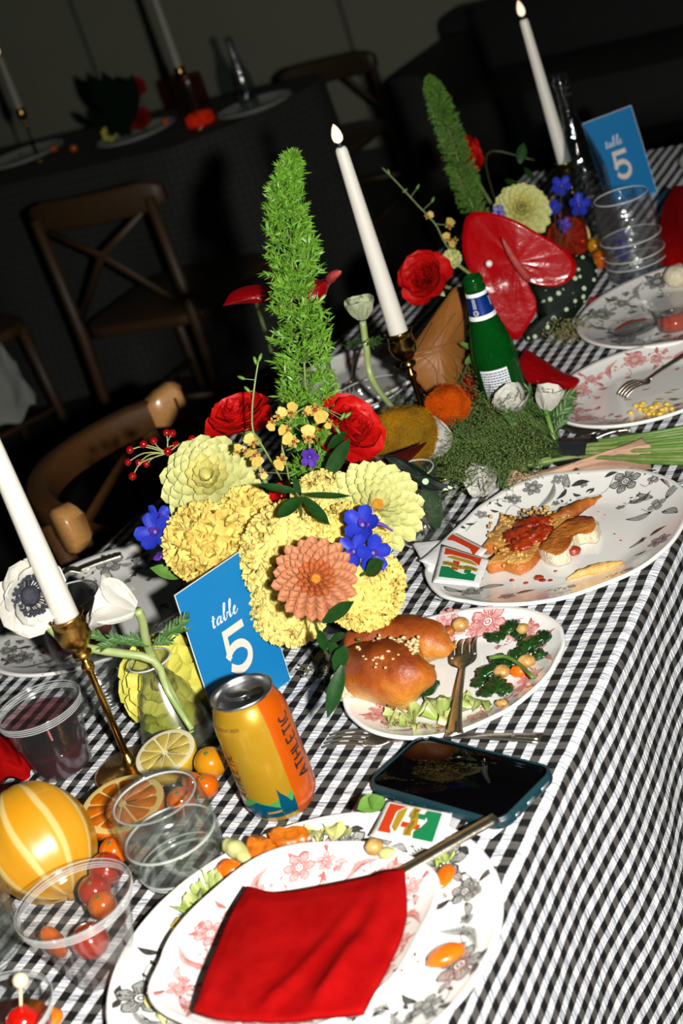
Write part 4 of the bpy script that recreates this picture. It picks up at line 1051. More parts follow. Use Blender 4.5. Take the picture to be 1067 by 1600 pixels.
# sauce cups on the far black plate
m_sauce = mat('red_orange_sauce', srgb(214, 66, 14), .12, srgb(190, 50, 8), 80, spec=.6)
def sauce_cup(px, py, tip, r, H, label, z=.0045):
    p = at(px, py, z); t = thing('sauce_cup', p, label, 'sauce cup', 'clear dipping cups'); A = Matrix.Translation(p)
    pr = [(r * .72, 0), (r * .75, .001), (r * .95, H * .9), (r * 1.04, H * .93), (r * 1.05, H)]
    b = MB(); b.add(cup_shape(p, pr, .0006, 36), 0, A); b.build('wall', m_plastic, t)
    b = MB(); b.add(lathe([(r * .70, .0012), (r * .76, H * tip)], 32), 0, A); b.build('sauce', m_sauce, t)
sauce_cup(1056, 510, .45, .030, .036, 'clear dipping cup of orange sauce on the far black-print plate')
def lid():
    p = at(992, 513, .006); t = thing('dip_cover', p, 'clear sauce-smeared lid lying before the dipping cup', 'cover'); A = Matrix.Translation(p)
    b = MB(); b.add(cup_shape(p, [(.030, 0), (.0315, .001), (.033, .006), (.0345, .0065)], .0006, 40), 0, A); b.build('rim', m_ripple, t)
    b = MB(); b.add(lathe([(.029, .0008), (.0285, .0014)], 36), 0, A); b.build('disc', m_plastic, t)
    b = MB(); f = lambda x, y: p + V(x, y, .0022); Q = [(.024 * math.cos(a), .024 * math.sin(a)) for a in [math.radians(60 + 9 * k) for k in range(15)]]
    b.add(stroke(Q, [.004 + .005 * math.sin(k * .9) ** 2 for k in range(15)], f)); b.build('smear', m_sauce, t)
lid()

# green beer bottle
def beer():
    base = at(806, 672, 0); Hb = hof(741, 430, base)
    t = thing('beer_bottle', base, 'green beer bottle with blue neck label standing behind the lying bouquet', 'bottle'); s = Hb / .228; A = Matrix.Translation(base)
    pr = [(.024, 0), (.0285, .0015), (.0300, .006), (.0303, .02), (.0303, .105), (.0298, .118), (.0275, .135), (.0235, .152), (.0195, .166), (.0168, .178), (.0152, .192), (.0140, .206), (.0130, .209), (.0145, .2105), (.0148, .213), (.0128, .2145), (.0130, .2175), (.0137, .2195), (.0137, .2235), (.0128, .226), (.0118, .228)]
    pr = [(r * s, z * s) for r, z in pr]
    N = NT('green_glass'); tr = N.n('ShaderNodeBsdfTransparent'); tr.inputs[0].default_value = (.04, .38, .05, 1)
    N.setp(Base_Color=(.003, .11, .012), Roughness=.05); N.b.inputs['Specular IOR Level'].default_value = .7
    mx = N.n('ShaderNodeMixShader'); mx.inputs[0].default_value = .40; N.l(tr.outputs[0], mx.inputs[1]); N.l(N.b.outputs[0], mx.inputs[2]); N.l(mx.outputs[0], N.out.inputs[0])
    b = MB(); b.add(lathe(pr + [(pr[-1][0] * .78, pr[-1][1]), (pr[-1][0] * .75, pr[-1][1] - .02)], 64, True, False), 0, A); b.build('glass', N.m, t)
    b = MB(); b.add(lathe([(.0302 * s * .93, .004), (.0302 * s * .93, .112 * s)], 40), 0, A); b.build('beer', thin_glass('green_beer', (.16, .52, .05), .03), t)
    th0 = math.atan2(CP.y - base.y, CP.x - base.x)
    def R(z):
        for (r0, a), (r1, c) in zip(pr, pr[1:]):
            if a <= z <= c and c > a: return r0 + (r1 - r0) * (z - a) / (c - a)
        return pr[-1][0]
    def on(th, z, up=.0003): a = th0 + math.radians(th); r = R(z) + up; return base + V(r * math.cos(a), r * math.sin(a), z)
    def patch(b_, a0, a1, z0, z1, up, mi=0, nu=40): b_.add(grid(nu, 8, lambda u, v: on(a0 + (a1 - a0) * u, z0 + (z1 - z0) * v, up)), mi)
    m_lb = mat('blue_label', srgb(18, 62, 150), .3, srgb(12, 46, 120), 60, metal=.4); m_lw = mat('white_label', (.74, .76, .76), .5); m_txt = mat('blue_grey_text', srgb(70, 84, 110), .6)
    b = MB(); patch(b, -179, 180, .1765 * s, .2035 * s, .0004, 0, 72); nl = b.build('neck_label', m_lb, t)
    for z0, z1 in ((.171, .1768), (.2025, .2075)):
        b = MB(); patch(b, -180, 180, z0 * s, z1 * s, .0006, 0, 72); b.build('white_band', m_lw, t)
    b = MB()
    for k in range(3):
        z = .187 * s
        while z < .2015 * s: l = rnd.uniform(.0012, .003); patch(b, -34 + 6 * k, -31.5 + 6 * k, z, min(z + l, .2015 * s), .0009, 0, 2); z += l + .0005
    for k in range(2):
        z = .186 * s
        while z < .198 * s: l = rnd.uniform(.0006, .0014); patch(b, 56 + 8 * k, 60 + 8 * k, z, z + l, .0009, 0, 2); z += l + .0006
    f = lambda u, v: on(-27 + u / .0155 * 57.3, .1815 * s + v, .0009)
    b.add(stroke([(.0030 * math.cos(a), .0030 * math.sin(a)) for a in [2 * pi * k / 24 for k in range(24)]], .0007, f, True))
    vs, fs = textvf('12', .0042, 'CENTER'); b.add(([f(v.x, v.y - .0014) for v in vs], fs)); b.build('label_print', m_lw, nl)
    b = MB(); patch(b, -52, 22, .050 * s, .1035 * s, .0004); bkl = b.build('back_label', m_lw, t)
    b = MB()
    for k in range(13):
        z = (.1005 - k * .0038) * s; a = -50
        while a < 20: l = rnd.uniform(2, 8); patch(b, a, min(a + l, 20), z - .0019, z, .0007, 0, 3); a += l + 1.6
    b.build('label_print', m_txt, bkl)
    b = MB(); patch(b, -16, 21, .062 * s, .0715 * s, .0009); b.build('blue_block', m_lb, bkl)
    b = MB(); a = -13
    while a < 19: l = rnd.uniform(2, 5); patch(b, a, a + l, .0645 * s, .0672 * s, .0012, 0, 2); a += l + 1.2
    b.build('label_print', m_lw, t)
beer()

# ------------------------------------------------------------------ fruit
def citrus(p, axis, R, Hh, label, name, skin, pith, pulp, seg, n=10, roll=0.0, squash=1.0, mem=None):
    """half a fruit, its cut face along axis, lying on its round side"""
    A = frame(axis, pos=p, roll=roll) @ Matrix.Diagonal((1, squash, 1, 1)); t = thing(name, p - V(0, 0, Hh * .8), label, name.split('_')[0])
    pr = [(0.0004, -Hh)] + [(R * math.sin(a), -Hh * math.cos(a)) for a in [pi / 2 * k / 10 for k in range(1, 10)]] + [(R * 1.0, -.0006), (R * .985, 0.0)]
    b = MB(); vs, fs = lathe(pr, 48, True, False); vs = [v * (1 + .008 * nz(v, 300)) for v in vs]; b.add((vs, fs), 0, A); b.build('peel', skin, t)
    b = MB(); b.add(lathe([(R * .985, 0), (R * .93, .0004), (R * .80, 0.0002), (R * .3, -.001)], 48, False, True), 0, A); b.build('pith', pith, t)
    for k in range(n):
        a0, a1 = 2 * pi * k / n + .035, 2 * pi * (k + 1) / n - .035; O = []
        r0, r1 = R * .10, R * (.835 + .01 * math.sin(k * 5))
        O = [(r0 * math.cos((a0 + a1) / 2), r0 * math.sin((a0 + a1) / 2))] + [(r1 * (1 - .05 * abs(2 * u - 1) ** 6) * math.cos(a0 + (a1 - a0) * u), r1 * (1 - .05 * abs(2 * u - 1) ** 6) * math.sin(a0 + (a1 - a0) * u)) for u in [j / 10 for j in range(11)]]
        b = MB(); b.add(slab(O, -.001, .0009, .0006), 0, A); b.build('segment', pulp, t)
    return t
m_lsk = mat('lemon_skin', srgb(216, 172, 32), .38, srgb(204, 156, 24), 40, bump=(260, .0008), coat=.15); m_osk = mat('orange_skin', srgb(214, 116, 14), .38, srgb(204, 100, 8), 40, bump=(260, .0009), coat=.15)
m_pith = mat('white_pith', srgb(222, 214, 176), .6); m_opith = mat('cream_pith', srgb(222, 190, 116), .6)
m_lp = mat('lemon_flesh', srgb(198, 178, 92), .2, srgb(186, 160, 66), 60, bump=(140, .0012), coat=.4, stretch=(1, 1, 1)); m_op = mat('orange_flesh', srgb(206, 112, 10), .2, srgb(190, 92, 4), 60, bump=(140, .0012), coat=.4)
pl_ = at(258, 1176, .036); citrus(pl_, (tocam(pl_) * .34 + V(0, 0, .85) + CR * -.10 + V(-.05, .05, 0)), .0295, .030, 'half lemon, cut side up, in front of the bud vase', 'lemon_half', m_lsk, m_pith, m_lp, None, 10, .3)
po_ = at(191, 1256, .036); citrus(po_, (tocam(po_) * .14 + V(0, 0, .95) + CR * .03), .0385, .034, 'half orange, cut side up, between the melon and the half lemon', 'orange_half', m_osk, m_opith, m_op, None, 11, .1)
def melon():
    R = .0475; p = at(62, 1316, R * .99)
    N = NT('striped_melon_skin'); co = N.co('Object'); sp = N.n('ShaderNodeSeparateXYZ'); N.l(co, sp.inputs[0])
    an = N.math('ARCTAN2', sp.outputs[1], sp.outputs[0]); wob = N.noise(18, 2, .5)
    st = N.math('COSINE', N.math('MULTIPLY_ADD', an, 9.0, N.math('MULTIPLY', wob, 1.6)))
    pale = N.ramp(st, [(.0, (0, 0, 0)), (.72, (0, 0, 0)), (.93, (1, 1, 1))])
    base = N.ramp(N.noise(14, 3, .5), [(.3, srgb(214, 144, 18)), (.7, srgb(218, 160, 42))])
    c1 = N.mix(pale, base, srgb(222, 194, 118)); N.setp(Base_Color=c1, Roughness=.32); N.b.inputs['Coat Weight'].default_value = .2
    N.bump(st, .0006, .6)
    ax = frame((CR * .55 - CU * .75 + CB * .35)); b = MB()
    vs, fs = blob((0, 0, 0), (R, R, R * 1.16), .0, 1, 0, 48, 24)
    vs = [v * (1 + .012 * math.cos(9 * math.atan2(v.y, v.x)) * (math.hypot(v.x, v.y) / R)) for v in vs]
    t = thing('melon', V(p.x, p.y, TZ), 'small round yellow melon with pale stripes at the left', 'melon')
    me = MB().add((vs, fs)).mesh('rind', N.m); inst('rind', me, t, Matrix.Translation(p) @ ax)
    b = MB(); q = ax @ V(0, 0, R * 1.16); b.add(blob(p + q, .0045, .2, 3, 1, 10, 6)); b.build('blossom_scar', mat('brown_scar', srgb(160, 110, 40), .8), t)
melon()
m_tom = mat('red_tomato_skin', srgb(176, 48, 12), .16, srgb(160, 32, 8), 30, coat=.6); m_otom = mat('orange_tomato_skin', srgb(208, 100, 8), .16, srgb(198, 86, 4), 30, coat=.6)
m_ytom = mat('golden_tomato_skin', srgb(206, 140, 20), .2, srgb(188, 118, 10), 30, coat=.5); m_calyx = mat('calyx_green', srgb(90, 110, 40), .6)
def small_fruit(name, px, py, rpx, d, m, label, cat, group, ell=1.0, ax=None, calyx=True, rest=True):
    p = dp(px, py, d); r = rpx * d / FPX
    if rest and p.z - TZ < r * 1.35: p.z = TZ + r * .99
    t = thing(name, V(p.x, p.y, p.z - r), label, cat, group); A = frame(ax if ax is not None else V(.2, -.3, .9), pos=p)
    b = MB(); b.add(blob((0, 0, 0), (r, r, r * ell), .02, 1.5, px, 28, 16), 0, A); b.build('skin', m, t)
    if calyx:
        b = MB(); b.add(blob((0, 0, r * ell * .985), (r * .16, r * .16, r * .06), 0, 1, 0, 8, 5), 0, A); b.build('stem_scar', m_calyx, t)
    return t
G = 'small tomatoes among the citrus'
small_fruit('golden_tomato', 329, 1192, 26, 1.485, m_ytom, 'golden round tomato tucked between the lemon half and the can', 'tomato', G)
small_fruit('orange_tomato', 322, 1228, 20, 1.44, m_otom, 'small orange tomato below the golden one beside the can', 'tomato', G)
small_fruit('orange_tomato', 283, 1252, 23, 1.43, m_otom, 'orange tomato seen through the rim of the water tumbler', 'tomato', G)
small_fruit('orange_tomato', 300, 1222, 16, 1.45, m_otom, 'smallest orange tomato, between the lemon half and the tumbler', 'tomato', G)
small_fruit('orange_tomato', 178, 1330, 23, 1.41, m_otom, 'orange tomato between the half orange and the empty cup', 'tomato', G)
small_fruit('red_tomato', 166, 1358, 27, 1.385, m_tom, 'red tomato seen through the back of the empty cup, beside the melon', 'tomato', G)
small_fruit('red_tomato', 148, 1392, 26, 1.36, m_tom, 'red tomato in the middle of the row behind the empty cup', 'tomato', G)
small_fruit('orange_tomato', 160, 1414, 23, 1.345, m_otom, 'bright orange tomato seen through the front of the empty cup', 'tomato', G)
small_fruit('red_tomato', 138, 1464, 30, 1.325, m_tom, 'pinkish red tomato seen through the lower wall of the empty cup', 'tomato', G)
small_fruit('orange_pepper', 84, 1472, 17, 1.345, m_otom, 'long orange tomato lying between the left tumbler and the empty cup', 'tomato', G, 1.7, CR * .5 - CU * .7 + V(0, 0, .1))
small_fruit('orange_tomato', 946, 422, 16.5, 2.47, m_otom, 'round orange tomato beside the spotted leaf and the clear jar', 'tomato', 'tomatoes near the far jar')
small_fruit('golden_tomato', 930, 384, 13, 2.52, m_ytom, 'yellow tomato behind the round orange one, near the amber glass', 'tomato', 'tomatoes near the far jar')
po2 = dp(888, 372, 2.56); citrus(po2, tocam(po2) + V(.2, -.3, .4), .034, .02, 'orange slice leaning in the amber glass at the far end', 'orange_half', m_osk, m_opith, m_op, None, 10)
b_s = at(300, 1290, 0)

# ------------------------------------------------------------------ flowers
def petal(name, L, W_, m, cup=.25, curl=.2, tip=.6, base=.25, wave=0.0, nu=6, nv=8, notch=0.0, seed=0, peak=.6):
    """a petal along +Y, its face up +Z; cup lifts the edges, curl lifts the tip"""
    def f(u, v):
        s = 2 * u - 1; y = v
        w_ = (base + (1 - base) * math.sin(pi / 2 * min(v / peak, 1))) if v < peak else math.cos(pi / 2 * ((v - peak) / (1 - peak)) ** 1.6) ** tip
        x = s * w_ * W_ / 2; yy = L * y * (1 - notch * (1 - abs(s)) * v ** 3)
        z = cup * W_ * s * s * (w_ ** 2) * .5 + curl * L * v * v + (wave * W_ * noise.noise(V(s * 2.2 + seed, v * 3, seed)) * v)
        return (x, yy, z)
    return MB().add(grid(nu, nv, f)).mesh(name, m)
def ruffle(name, L, W_, m, seed, teeth=9, amp=.16):
    """a fan-shaped petal with a frilled, toothed edge"""
    def f(u, v):
        s = 2 * u - 1; a = s * .75; r = L * (v - .13 * v * abs(math.sin(u * pi * teeth / 2)) - .1 * v * s * s)
        z = amp * L * v * v * math.sin(u * 13 + seed) + .35 * amp * L * v * math.sin(u * 29 + seed * 2) + .10 * L * v * v
        return (W_ / L * r * math.sin(a) * .9, r * math.cos(a * .8), z)
    return MB().add(grid(14, 6, f)).mesh(name, m)
m_stem = mat('green_stem', srgb(112, 136, 66), .45, srgb(140, 158, 92), 60, coat=.1)
m_dstem = mat('dark_stem', srgb(58, 72, 34), .5, srgb(74, 84, 44), 60)
m_leafd = mat('dark_leaf', srgb(22, 58, 20), .32, srgb(34, 74, 28), 60, coat=.25, bump=(80, .0004))
m_leafg = mat('fresh_leaf', srgb(84, 130, 44), .4, srgb(110, 150, 70), 70, bump=(90, .0005))
def head(t, pos, axis, layers, roll=0.0, name='petal'):
    """layers: (count, petal mesh, elevation in degrees, radius of the ring, height along the axis, scale, jitter)"""
    A = frame(axis, pos=pos, roll=roll)
    for li, (n, me, el, r, z, sc, jit) in enumerate(layers):
        for k in range(n):
            a = 2 * pi * (k + .5 * (li % 2) + rnd.uniform(-1, 1) * .12 * (jit > 0)) / n; e = math.radians(el + rnd.uniform(-1, 1) * jit)
            M_ = A @ Matrix.Rotation(a, 4, 'Z') @ Matrix.Translation((0, r, z)) @ Matrix.Rotation(e, 4, 'X') @ Matrix.Rotation(rnd.uniform(-.12, .12) * (jit > 0), 4, 'Y') @ Matrix.Scale(sc * rnd.uniform(.95, 1.05), 4)
            inst(name, me[(k + li) % len(me)] if isinstance(me, list) else me, t, M_)
def stem_to(t, p, q, r=.0022, m=None, bow=V(0, 0, 0), name='stem'):
    b = MB(); b.add(tube(spline([p, (p + q) / 2 + bow, q], 10), r, 8)); return b.build(name, m or m_stem, t)

def pmat(n, c, c2, trl=.18, rough=.55, sc=70): return mat(n, c, rough, c2, sc, trl=trl, spec=.3)
m_pale = pmat('pale_yellow_petal', srgb(216, 220, 150), srgb(222, 220, 138)); m_palein = pmat('warm_yellow_petal', srgb(230, 226, 140), srgb(232, 222, 126))
m_lime = pmat('lime_yellow_petal', srgb(222, 222, 104), srgb(226, 216, 90))
m_peach = pmat('peach_petal', srgb(214, 150, 112), srgb(208, 136, 96)); m_peachin = pmat('apricot_petal', srgb(214, 126, 76), srgb(210, 116, 62))
m_ocentre = mat('ochre_flower_centre', srgb(214, 148, 20), .8, srgb(186, 118, 10), 300, bump=(500, .002))
def dahlia(pos, R, axis, label, mo, mi, K=7, n0=19, dome=.30, roll=0.0, el0=4, el1=74, foot=None, open_c=False, group='dahlias on the table', wid=.36, tip=.62, cup=.45):
    t = thing('dahlia', pos, label, 'dahlia', group)
    po = [petal('petal', R * .62, R * wid, mo, cup, .10, tip, .35, .05, 6, 7, seed=s) for s in (1, 2)]
    pi_ = [petal('petal', R * .62, R * wid, mi, cup * 1.2, .16, tip, .4, .04, 6, 7, seed=3)]
    L = []
    for k in range(K):
        u = k / (K - 1); n = round(n0 * (1 - u) + (8 if not open_c else 12) * u)
        r = R * .46 * (1 - u) ** .9 + (R * .10 if open_c else R * .015); sc = 1.0 - .45 * u
        L.append((n, po if u < .62 else pi_, el0 + (el1 - el0) * u ** 1.25, r, R * dome * (1 - (1 - u) ** 1.7) - R * .16, sc, 5))
    head(t, pos, axis, L, roll)
    A = frame(axis, pos=pos)
    b = MB(); b.add(blob((0, 0, R * (dome - .20)), (R * (.19 if open_c else .11), R * (.19 if open_c else .11), R * .12), .25, 4, 2, 14, 9), 0, A); b.build('flower_centre', m_ocentre if open_c else mi, t)
    b = MB(); b.add(blob((0, 0, -R * .20), (R * .42, R * .42, R * .16), .1, 3, 2, 16, 8), 0, A); b.build('calyx', m_leafg, t)
    stem_to(t, pos - axis.normalized() * R * .25, foot if foot is not None else V(pos.x, pos.y, TZ + .05), .0028)
    return t
VB = at(505, 905, 0); VB = V(-.335, .215, TZ)          # the low bowl all the centrepiece stems stand in
foot = V(VB.x, VB.y, TZ + .035)
def bowl():
    t = thing('flower_bowl', VB, 'low dark bowl hidden under the yellow flowers of the near centrepiece', 'bowl')
    b = MB(); b.add(cup_shape(VB, [(.030, 0), (.034, .002), (.045, .012), (.054, .03), (.058, .045)], .003), 0, Matrix.Translation(VB)); b.build('wall', mat('dark_glaze', (.02, .022, .02), .2, coat=.5), t)
    b = MB(); b.add(blob(VB + V(0, 0, .032), (.045, .045, .012), .2, 4, 2), 0); b.build('moss', mat('moss', srgb(74, 78, 40), .95, srgb(50, 52, 26), 90, bump=(200, .004)), t)
bowl()
def seen(px, py, d): return dp(px, py, d)
p = seen(327, 752, 1.66); dahlia(p, .0475, tocam(p) + CU * .30 - CR * .12, 'pale yellow dahlia with a tight centre, highest at the left of the centrepiece', m_pale, m_palein, 8, 15, .40, .2, -6, 56, foot, wid=.42)
p = seen(588, 790, 1.60); dahlia(p, .0425, tocam(p) + CU * .35 + CR * .22, 'pale yellow dahlia with an ochre centre at the right of the centrepiece', m_pale, m_pale, 7, 20, .26, 0, 0, 50, foot, True, wid=.33)
p = seen(256, 1068, 1.60); dahlia(p, .047, - CR * .25 - CU * .05 + tocam(p) * .9, 'lime yellow dahlia low behind the bud vase', m_lime, m_lime, 5, 12, .36, .5, -18, 66, V(p.x + .02, p.y + .03, TZ + .01), wid=.54, tip=.42)
p = seen(815, 330, 2.42); dahlia(p, .041, tocam(p) + CU * .2, 'pale yellow ball dahlia of the far centrepiece above the anthurium', m_pale, m_palein, 9, 17, .75, .4, -14, 80, V(-.36, 1.08, TZ + .05), wid=.36)
p = seen(493, 905, 1.47); dahlia(p, .0335, tocam(p) + CU * .12 + CR * .05, 'peach dahlia with a yellow centre at the front of the centrepiece', m_peach, m_peachin, 8, 19, .24, 0, 4, 52, foot, True, wid=.31, tip=.42, cup=.9)

# carnations and marigolds: domes of frilled petals
m_carn = pmat('butter_yellow_petal', (.80, .66, .20), (.80, .60, .14), .3, .7); m_carn2 = pmat('cream_yellow_petal', (.84, .72, .26), (.82, .65, .18), .3, .7)
def carnation(pos, R, axis, label, n=70, m=None, kind='carnation', dome=.75, small=.55, group='yellow carnations of the near centrepiece', foot_=None):
    t = thing(kind, pos, label, kind, group); m = m or m_carn
    ms = [ruffle('petal', R * small, R * small * 1.25, m, s, 9, .20) for s in (.3, 1.9, 3.1, 4.4)]
    A = frame(axis, pos=pos); ga = pi * (3 - math.sqrt(5))
    for k in range(n):
        u = (k + .5) / n; th = math.acos(1 - u * 1.25 * .98) if u * 1.25 * .98 < 2 else pi; ph = ga * k
        d = V(math.sin(th) * math.cos(ph), math.sin(th) * math.sin(ph), math.cos(th)); q = V(d.x * R * (1 - small * .55), d.y * R * (1 - small * .55), d.z * R * dome * (1 - small * .55))
        yd = (d * (.55 if n > 100 else 1) + V(rnd.uniform(-.4, .4), rnd.uniform(-.4, .4), rnd.uniform(-.4, .4)) + V(d.x, d.y, -.2) * (.5 if n > 100 else 0)).normalized()
        xd = yd.cross(V(rnd.uniform(-1, 1), rnd.uniform(-1, 1), rnd.uniform(-1, 1))).normalized(); zd = xd.cross(yd)
        if n > 100:                            # the many small petals lie flatter, like tiles
            tg = d.cross(V(rnd.uniform(-1, 1), rnd.uniform(-1, 1), rnd.uniform(-1, 1))).normalized(); yd = (tg + V(d.x, d.y, -.1) * .5 + d * .35).normalized(); xd = yd.cross(d).normalized(); zd = xd.cross(yd)
        M_ = Matrix((xd, yd, zd)).transposed().to_4x4(); M_.translation = q - yd * R * small * .25
        inst('petal', ms[k % 4], t, A @ M_)
    b = MB(); b.add(blob((0, 0, -R * .1), (R * .84, R * .84, R * .64), .06, 3, 2, 24, 14), 0, A); b.build('flower_heart', m, t)
    b = MB(); b.add(lathe([(R * .12, -R * .95), (R * .26, -R * .6), (R * .34, -R * .2)], 12), 0, A); b.build('calyx', m_stem, t)
    stem_to(t, pos - axis.normalized() * R * .9, foot_ if foot_ is not None else foot, .0024)
    return t
p = seen(318, 848, 1.62); carnation(p, .040, tocam(p) - CR * .35 + CU * .05, 'butter yellow carnation left of the near blue card, under the pale dahlia', 110, m_carn)
p = seen(385, 800, 1.64); carnation(p, .026, tocam(p) + CU * .3, 'small butter yellow carnation between the pale dahlia and the large marigold head', 50, m_carn)
p = seen(465, 868, 1.585); carnation(p, .057, tocam(p) + CU * .35 - CR * .1, 'large butter yellow marigold head behind the peach dahlia', 295, m_carn2, 'marigold', .7, .24)
p = seen(508, 788, 1.62); carnation(p, .036, tocam(p) + CU * .5, 'small yellow marigold below the fern spire', 170, m_carn2, 'marigold', .8, .28)
p = seen(568, 918, 1.52); carnation(p, .041, tocam(p) + CR * .4 - CU * .1, 'yellow marigold under the blue blossoms, nearest the bread plate', 210, m_carn, 'marigold', .75, .27)
p = seen(452, 948, 1.60); carnation(p, .040, tocam(p) - CU * .2, 'yellow marigold at the right edge of the near blue card, low on the cloth', 190, m_carn2, 'marigold', .75, .28)
p = seen(545, 850, 1.57); carnation(p, .040, tocam(p) + CR * .2, 'yellow marigold tucked behind the blue blossoms', 180, m_carn, 'marigold', .75, .28)

# red roses
m_rose = pmat('scarlet_rose_petal', srgb(214, 22, 12), srgb(204, 10, 8), .12, .5, 40); m_rosein = pmat('deep_red_rose_petal', srgb(190, 8, 10), srgb(205, 14, 12), .10, .5, 40)
def rose(pos, R, axis, label, mo=None, K=5, foot_=None, roll=0.0, openness=1.0):
    t = thing('rose', pos, label, 'rose', 'red roses on the table'); mo = mo or m_rose
    po = [petal('petal', R * 1.05, R * 1.15, mo, .45, .16, .42, .5, .10, 8, 8, seed=s, peak=.55) for s in (1, 5)]
    pm = [petal('petal', R * .85, R * .95, mo, .75, -.05, .42, .6, .08, 8, 8, seed=s, peak=.5) for s in (2, 7)]
    pn = [petal('petal', R * .66, R * .62, m_rosein, 1.3, -.12, .45, .7, .06, 8, 8, seed=3, peak=.5)]
    head(t, pos, axis, [(5, po, 14 * openness, R * .05, -R * .28, 1.0, 8), (5, po, 34, R * .06, -R * .24, .92, 7), (5, pm, 50, R * .07, -R * .2, .95, 6), (5, pm, 62, R * .10, -R * .16, .84, 5), (4, pn, 70, R * .12, -R * .08, 1.0, 4), (4, pn, 78, R * .08, -R * .02, .85, 4), (3, pn, 84, R * .04, .02 * R, .7, 3)], roll)
    A = frame(axis, pos=pos); b = MB(); b.add(blob((0, 0, -R * .30), (R * .3, R * .3, R * .22), 0, 1, 0, 14, 8), 0, A); b.build('rose_hip', m_stem, t)
    for k in range(5):
        inst('sepal', sepal_me, t, A @ Matrix.Rotation(k * 1.257, 4, 'Z') @ Matrix.Translation((0, R * .2, -R * .34)) @ Matrix.Rotation(-.5, 4, 'X') @ Matrix.Scale(R / .04, 4))
    stem_to(t, pos - axis.normalized() * R * .45, foot_ if foot_ is not None else foot, .0026); return t
sepal_me = petal('sepal', .026, .008, m_stem, .2, .1, 1.2, .8)
p = seen(376, 655, 1.73); rose(p, .037, tocam(p) * .6 + CU * .75 - CR * .35, 'scarlet rose at the left of the fern spire, above the pale dahlia', roll=.5)
p = seen(545, 672, 1.70); rose(p, .039, tocam(p) * .8 + CU * .45 + CR * .45, 'scarlet rose at the right of the fern spire, above the ochre-centred dahlia', roll=1.1, openness=.6)
p = seen(664, 434, 2.12); rose(p, .037, tocam(p) + CU * .25 - CR * .3, 'red rose between the middle candle and the big anthurium', m_rosein, foot_=V(-.34, .95, TZ + .04))
p = seen(735, 240, 2.62); rose(p, .030, CR * .8 + CU * .3 + tocam(p) * .3, 'red rose behind the far fern spire', m_rosein, foot_=V(-.40, 1.15, TZ + .05))
p = seen(706, 404, 2.2); carnation(p, .0125, tocam(p) + CU * .2, 'small pale yellow-green bloom right of the red rose by the middle candle', 40, m_pale, group=None, foot_=V(-.34, .95, TZ + .04))
p = seen(440, 775, 1.68); rose(p, .014, tocam(p), 'red rose bud deep among the leaves under the fern spire', m_rosein)

# ferns: thousands of needles nobody could count
m_fern = mat('fern_needle', srgb(140, 196, 66), .45, srgb(112, 172, 48), 50, trl=.3); m_fern2 = mat('far_fern_needle', srgb(92, 144, 40), .55, srgb(72, 120, 30), 50, trl=.2)
def fern(path, prof, label, m, n_tuft, nl, density=26, seed=1, tuft=True):
    P_ = spline(path, 60); rr = random.Random(seed); t = thing('foxtail_fern', path[0], label, 'fern', 'fern spires')
    b = MB(); b.add(tube(P_, [.0018 * (1 - .6 * i / 60) for i in range(61)], 6)); b.build('stem', m_stem, t)
    vs, fs = [], []; br = MB()
    def needle(p, d, L):
        s = d.cross(V(rr.uniform(-1, 1), rr.uniform(-1, 1), rr.uniform(-1, 1))).normalized() * L * .10; b0 = len(vs)
        vs.extend([p - s * .6, p + s * .6, p + d * L * .55 + s, p + d * L * .55 - s, p + d * L]); fs.extend([(b0, b0 + 1, b0 + 2, b0 + 3), (b0 + 3, b0 + 2, b0 + 4)])
    for k in range(n_tuft):
        u = (k + rr.random()) / n_tuft; i = min(int(u * 60), 59); c = P_[i]; T_ = (P_[i + 1] - P_[i]).normalized()
        a = rr.uniform(0, 2 * pi); X = T_.orthogonal().normalized(); Y = T_.cross(X)
        q = u * (len(prof) - 1); j = min(int(q), len(prof) - 2); R = prof[j] + (prof[j + 1] - prof[j]) * (q - j)
        d = ((X * math.cos(a) + Y * math.sin(a)) + T_ * rr.uniform(.3, .7)).normalized(); Lb = R * (rr.uniform(.80, 1.05) * (1 + .38 * noise.noise(V(u * 11, math.cos(a) * 1.2, math.sin(a) * 1.2))) if tuft else rr.uniform(.9, 1.0))
        e = c + d * Lb; br.add(tube([c, e], .0004, 3, False))
        for g in range(density):
            w_ = (g + .5) / density; pt_ = c.lerp(e, .30 + .70 * w_)
            nd = (d * rr.uniform(.35, .9) + V(rr.uniform(-1, 1), rr.uniform(-1, 1), rr.uniform(-1, 1)) * .8).normalized(); needle(pt_, nd, nl * rr.uniform(.7, 1.1) * (.75 + .25 * w_))
    br.build('side_stems', m_stem, t, kind='stuff')
    nb = MB(); nb.v, nb.f, nb.m = vs, fs, [0] * len(fs); nb.build('needles', m, t, kind='stuff', smooth=False)
fern([foot, seen(485, 735, 1.69), seen(478, 620, 1.70), seen(470, 490, 1.71), seen(452, 385, 1.715), seen(446, 305, 1.72), seen(457, 238, 1.72)], [.004, .020, .030, .033, .033, .033, .032, .028, .022, .014, .003], 'bright green foxtail fern spire standing at the middle of the near centrepiece', m_fern, 560, .0105, 26, 3)
f2 = V(-.40, 1.10, TZ + .04)
fern([f2, seen(742, 330, 2.40), seen(722, 270, 2.41), seen(700, 200, 2.42), seen(682, 150, 2.42), seen(670, 122, 2.42)], [.006, .020, .024, .024, .021, .016, .004], 'darker, smoother foxtail fern spire of the far centrepiece', m_fern2, 900, .0060, 20, 9, False)

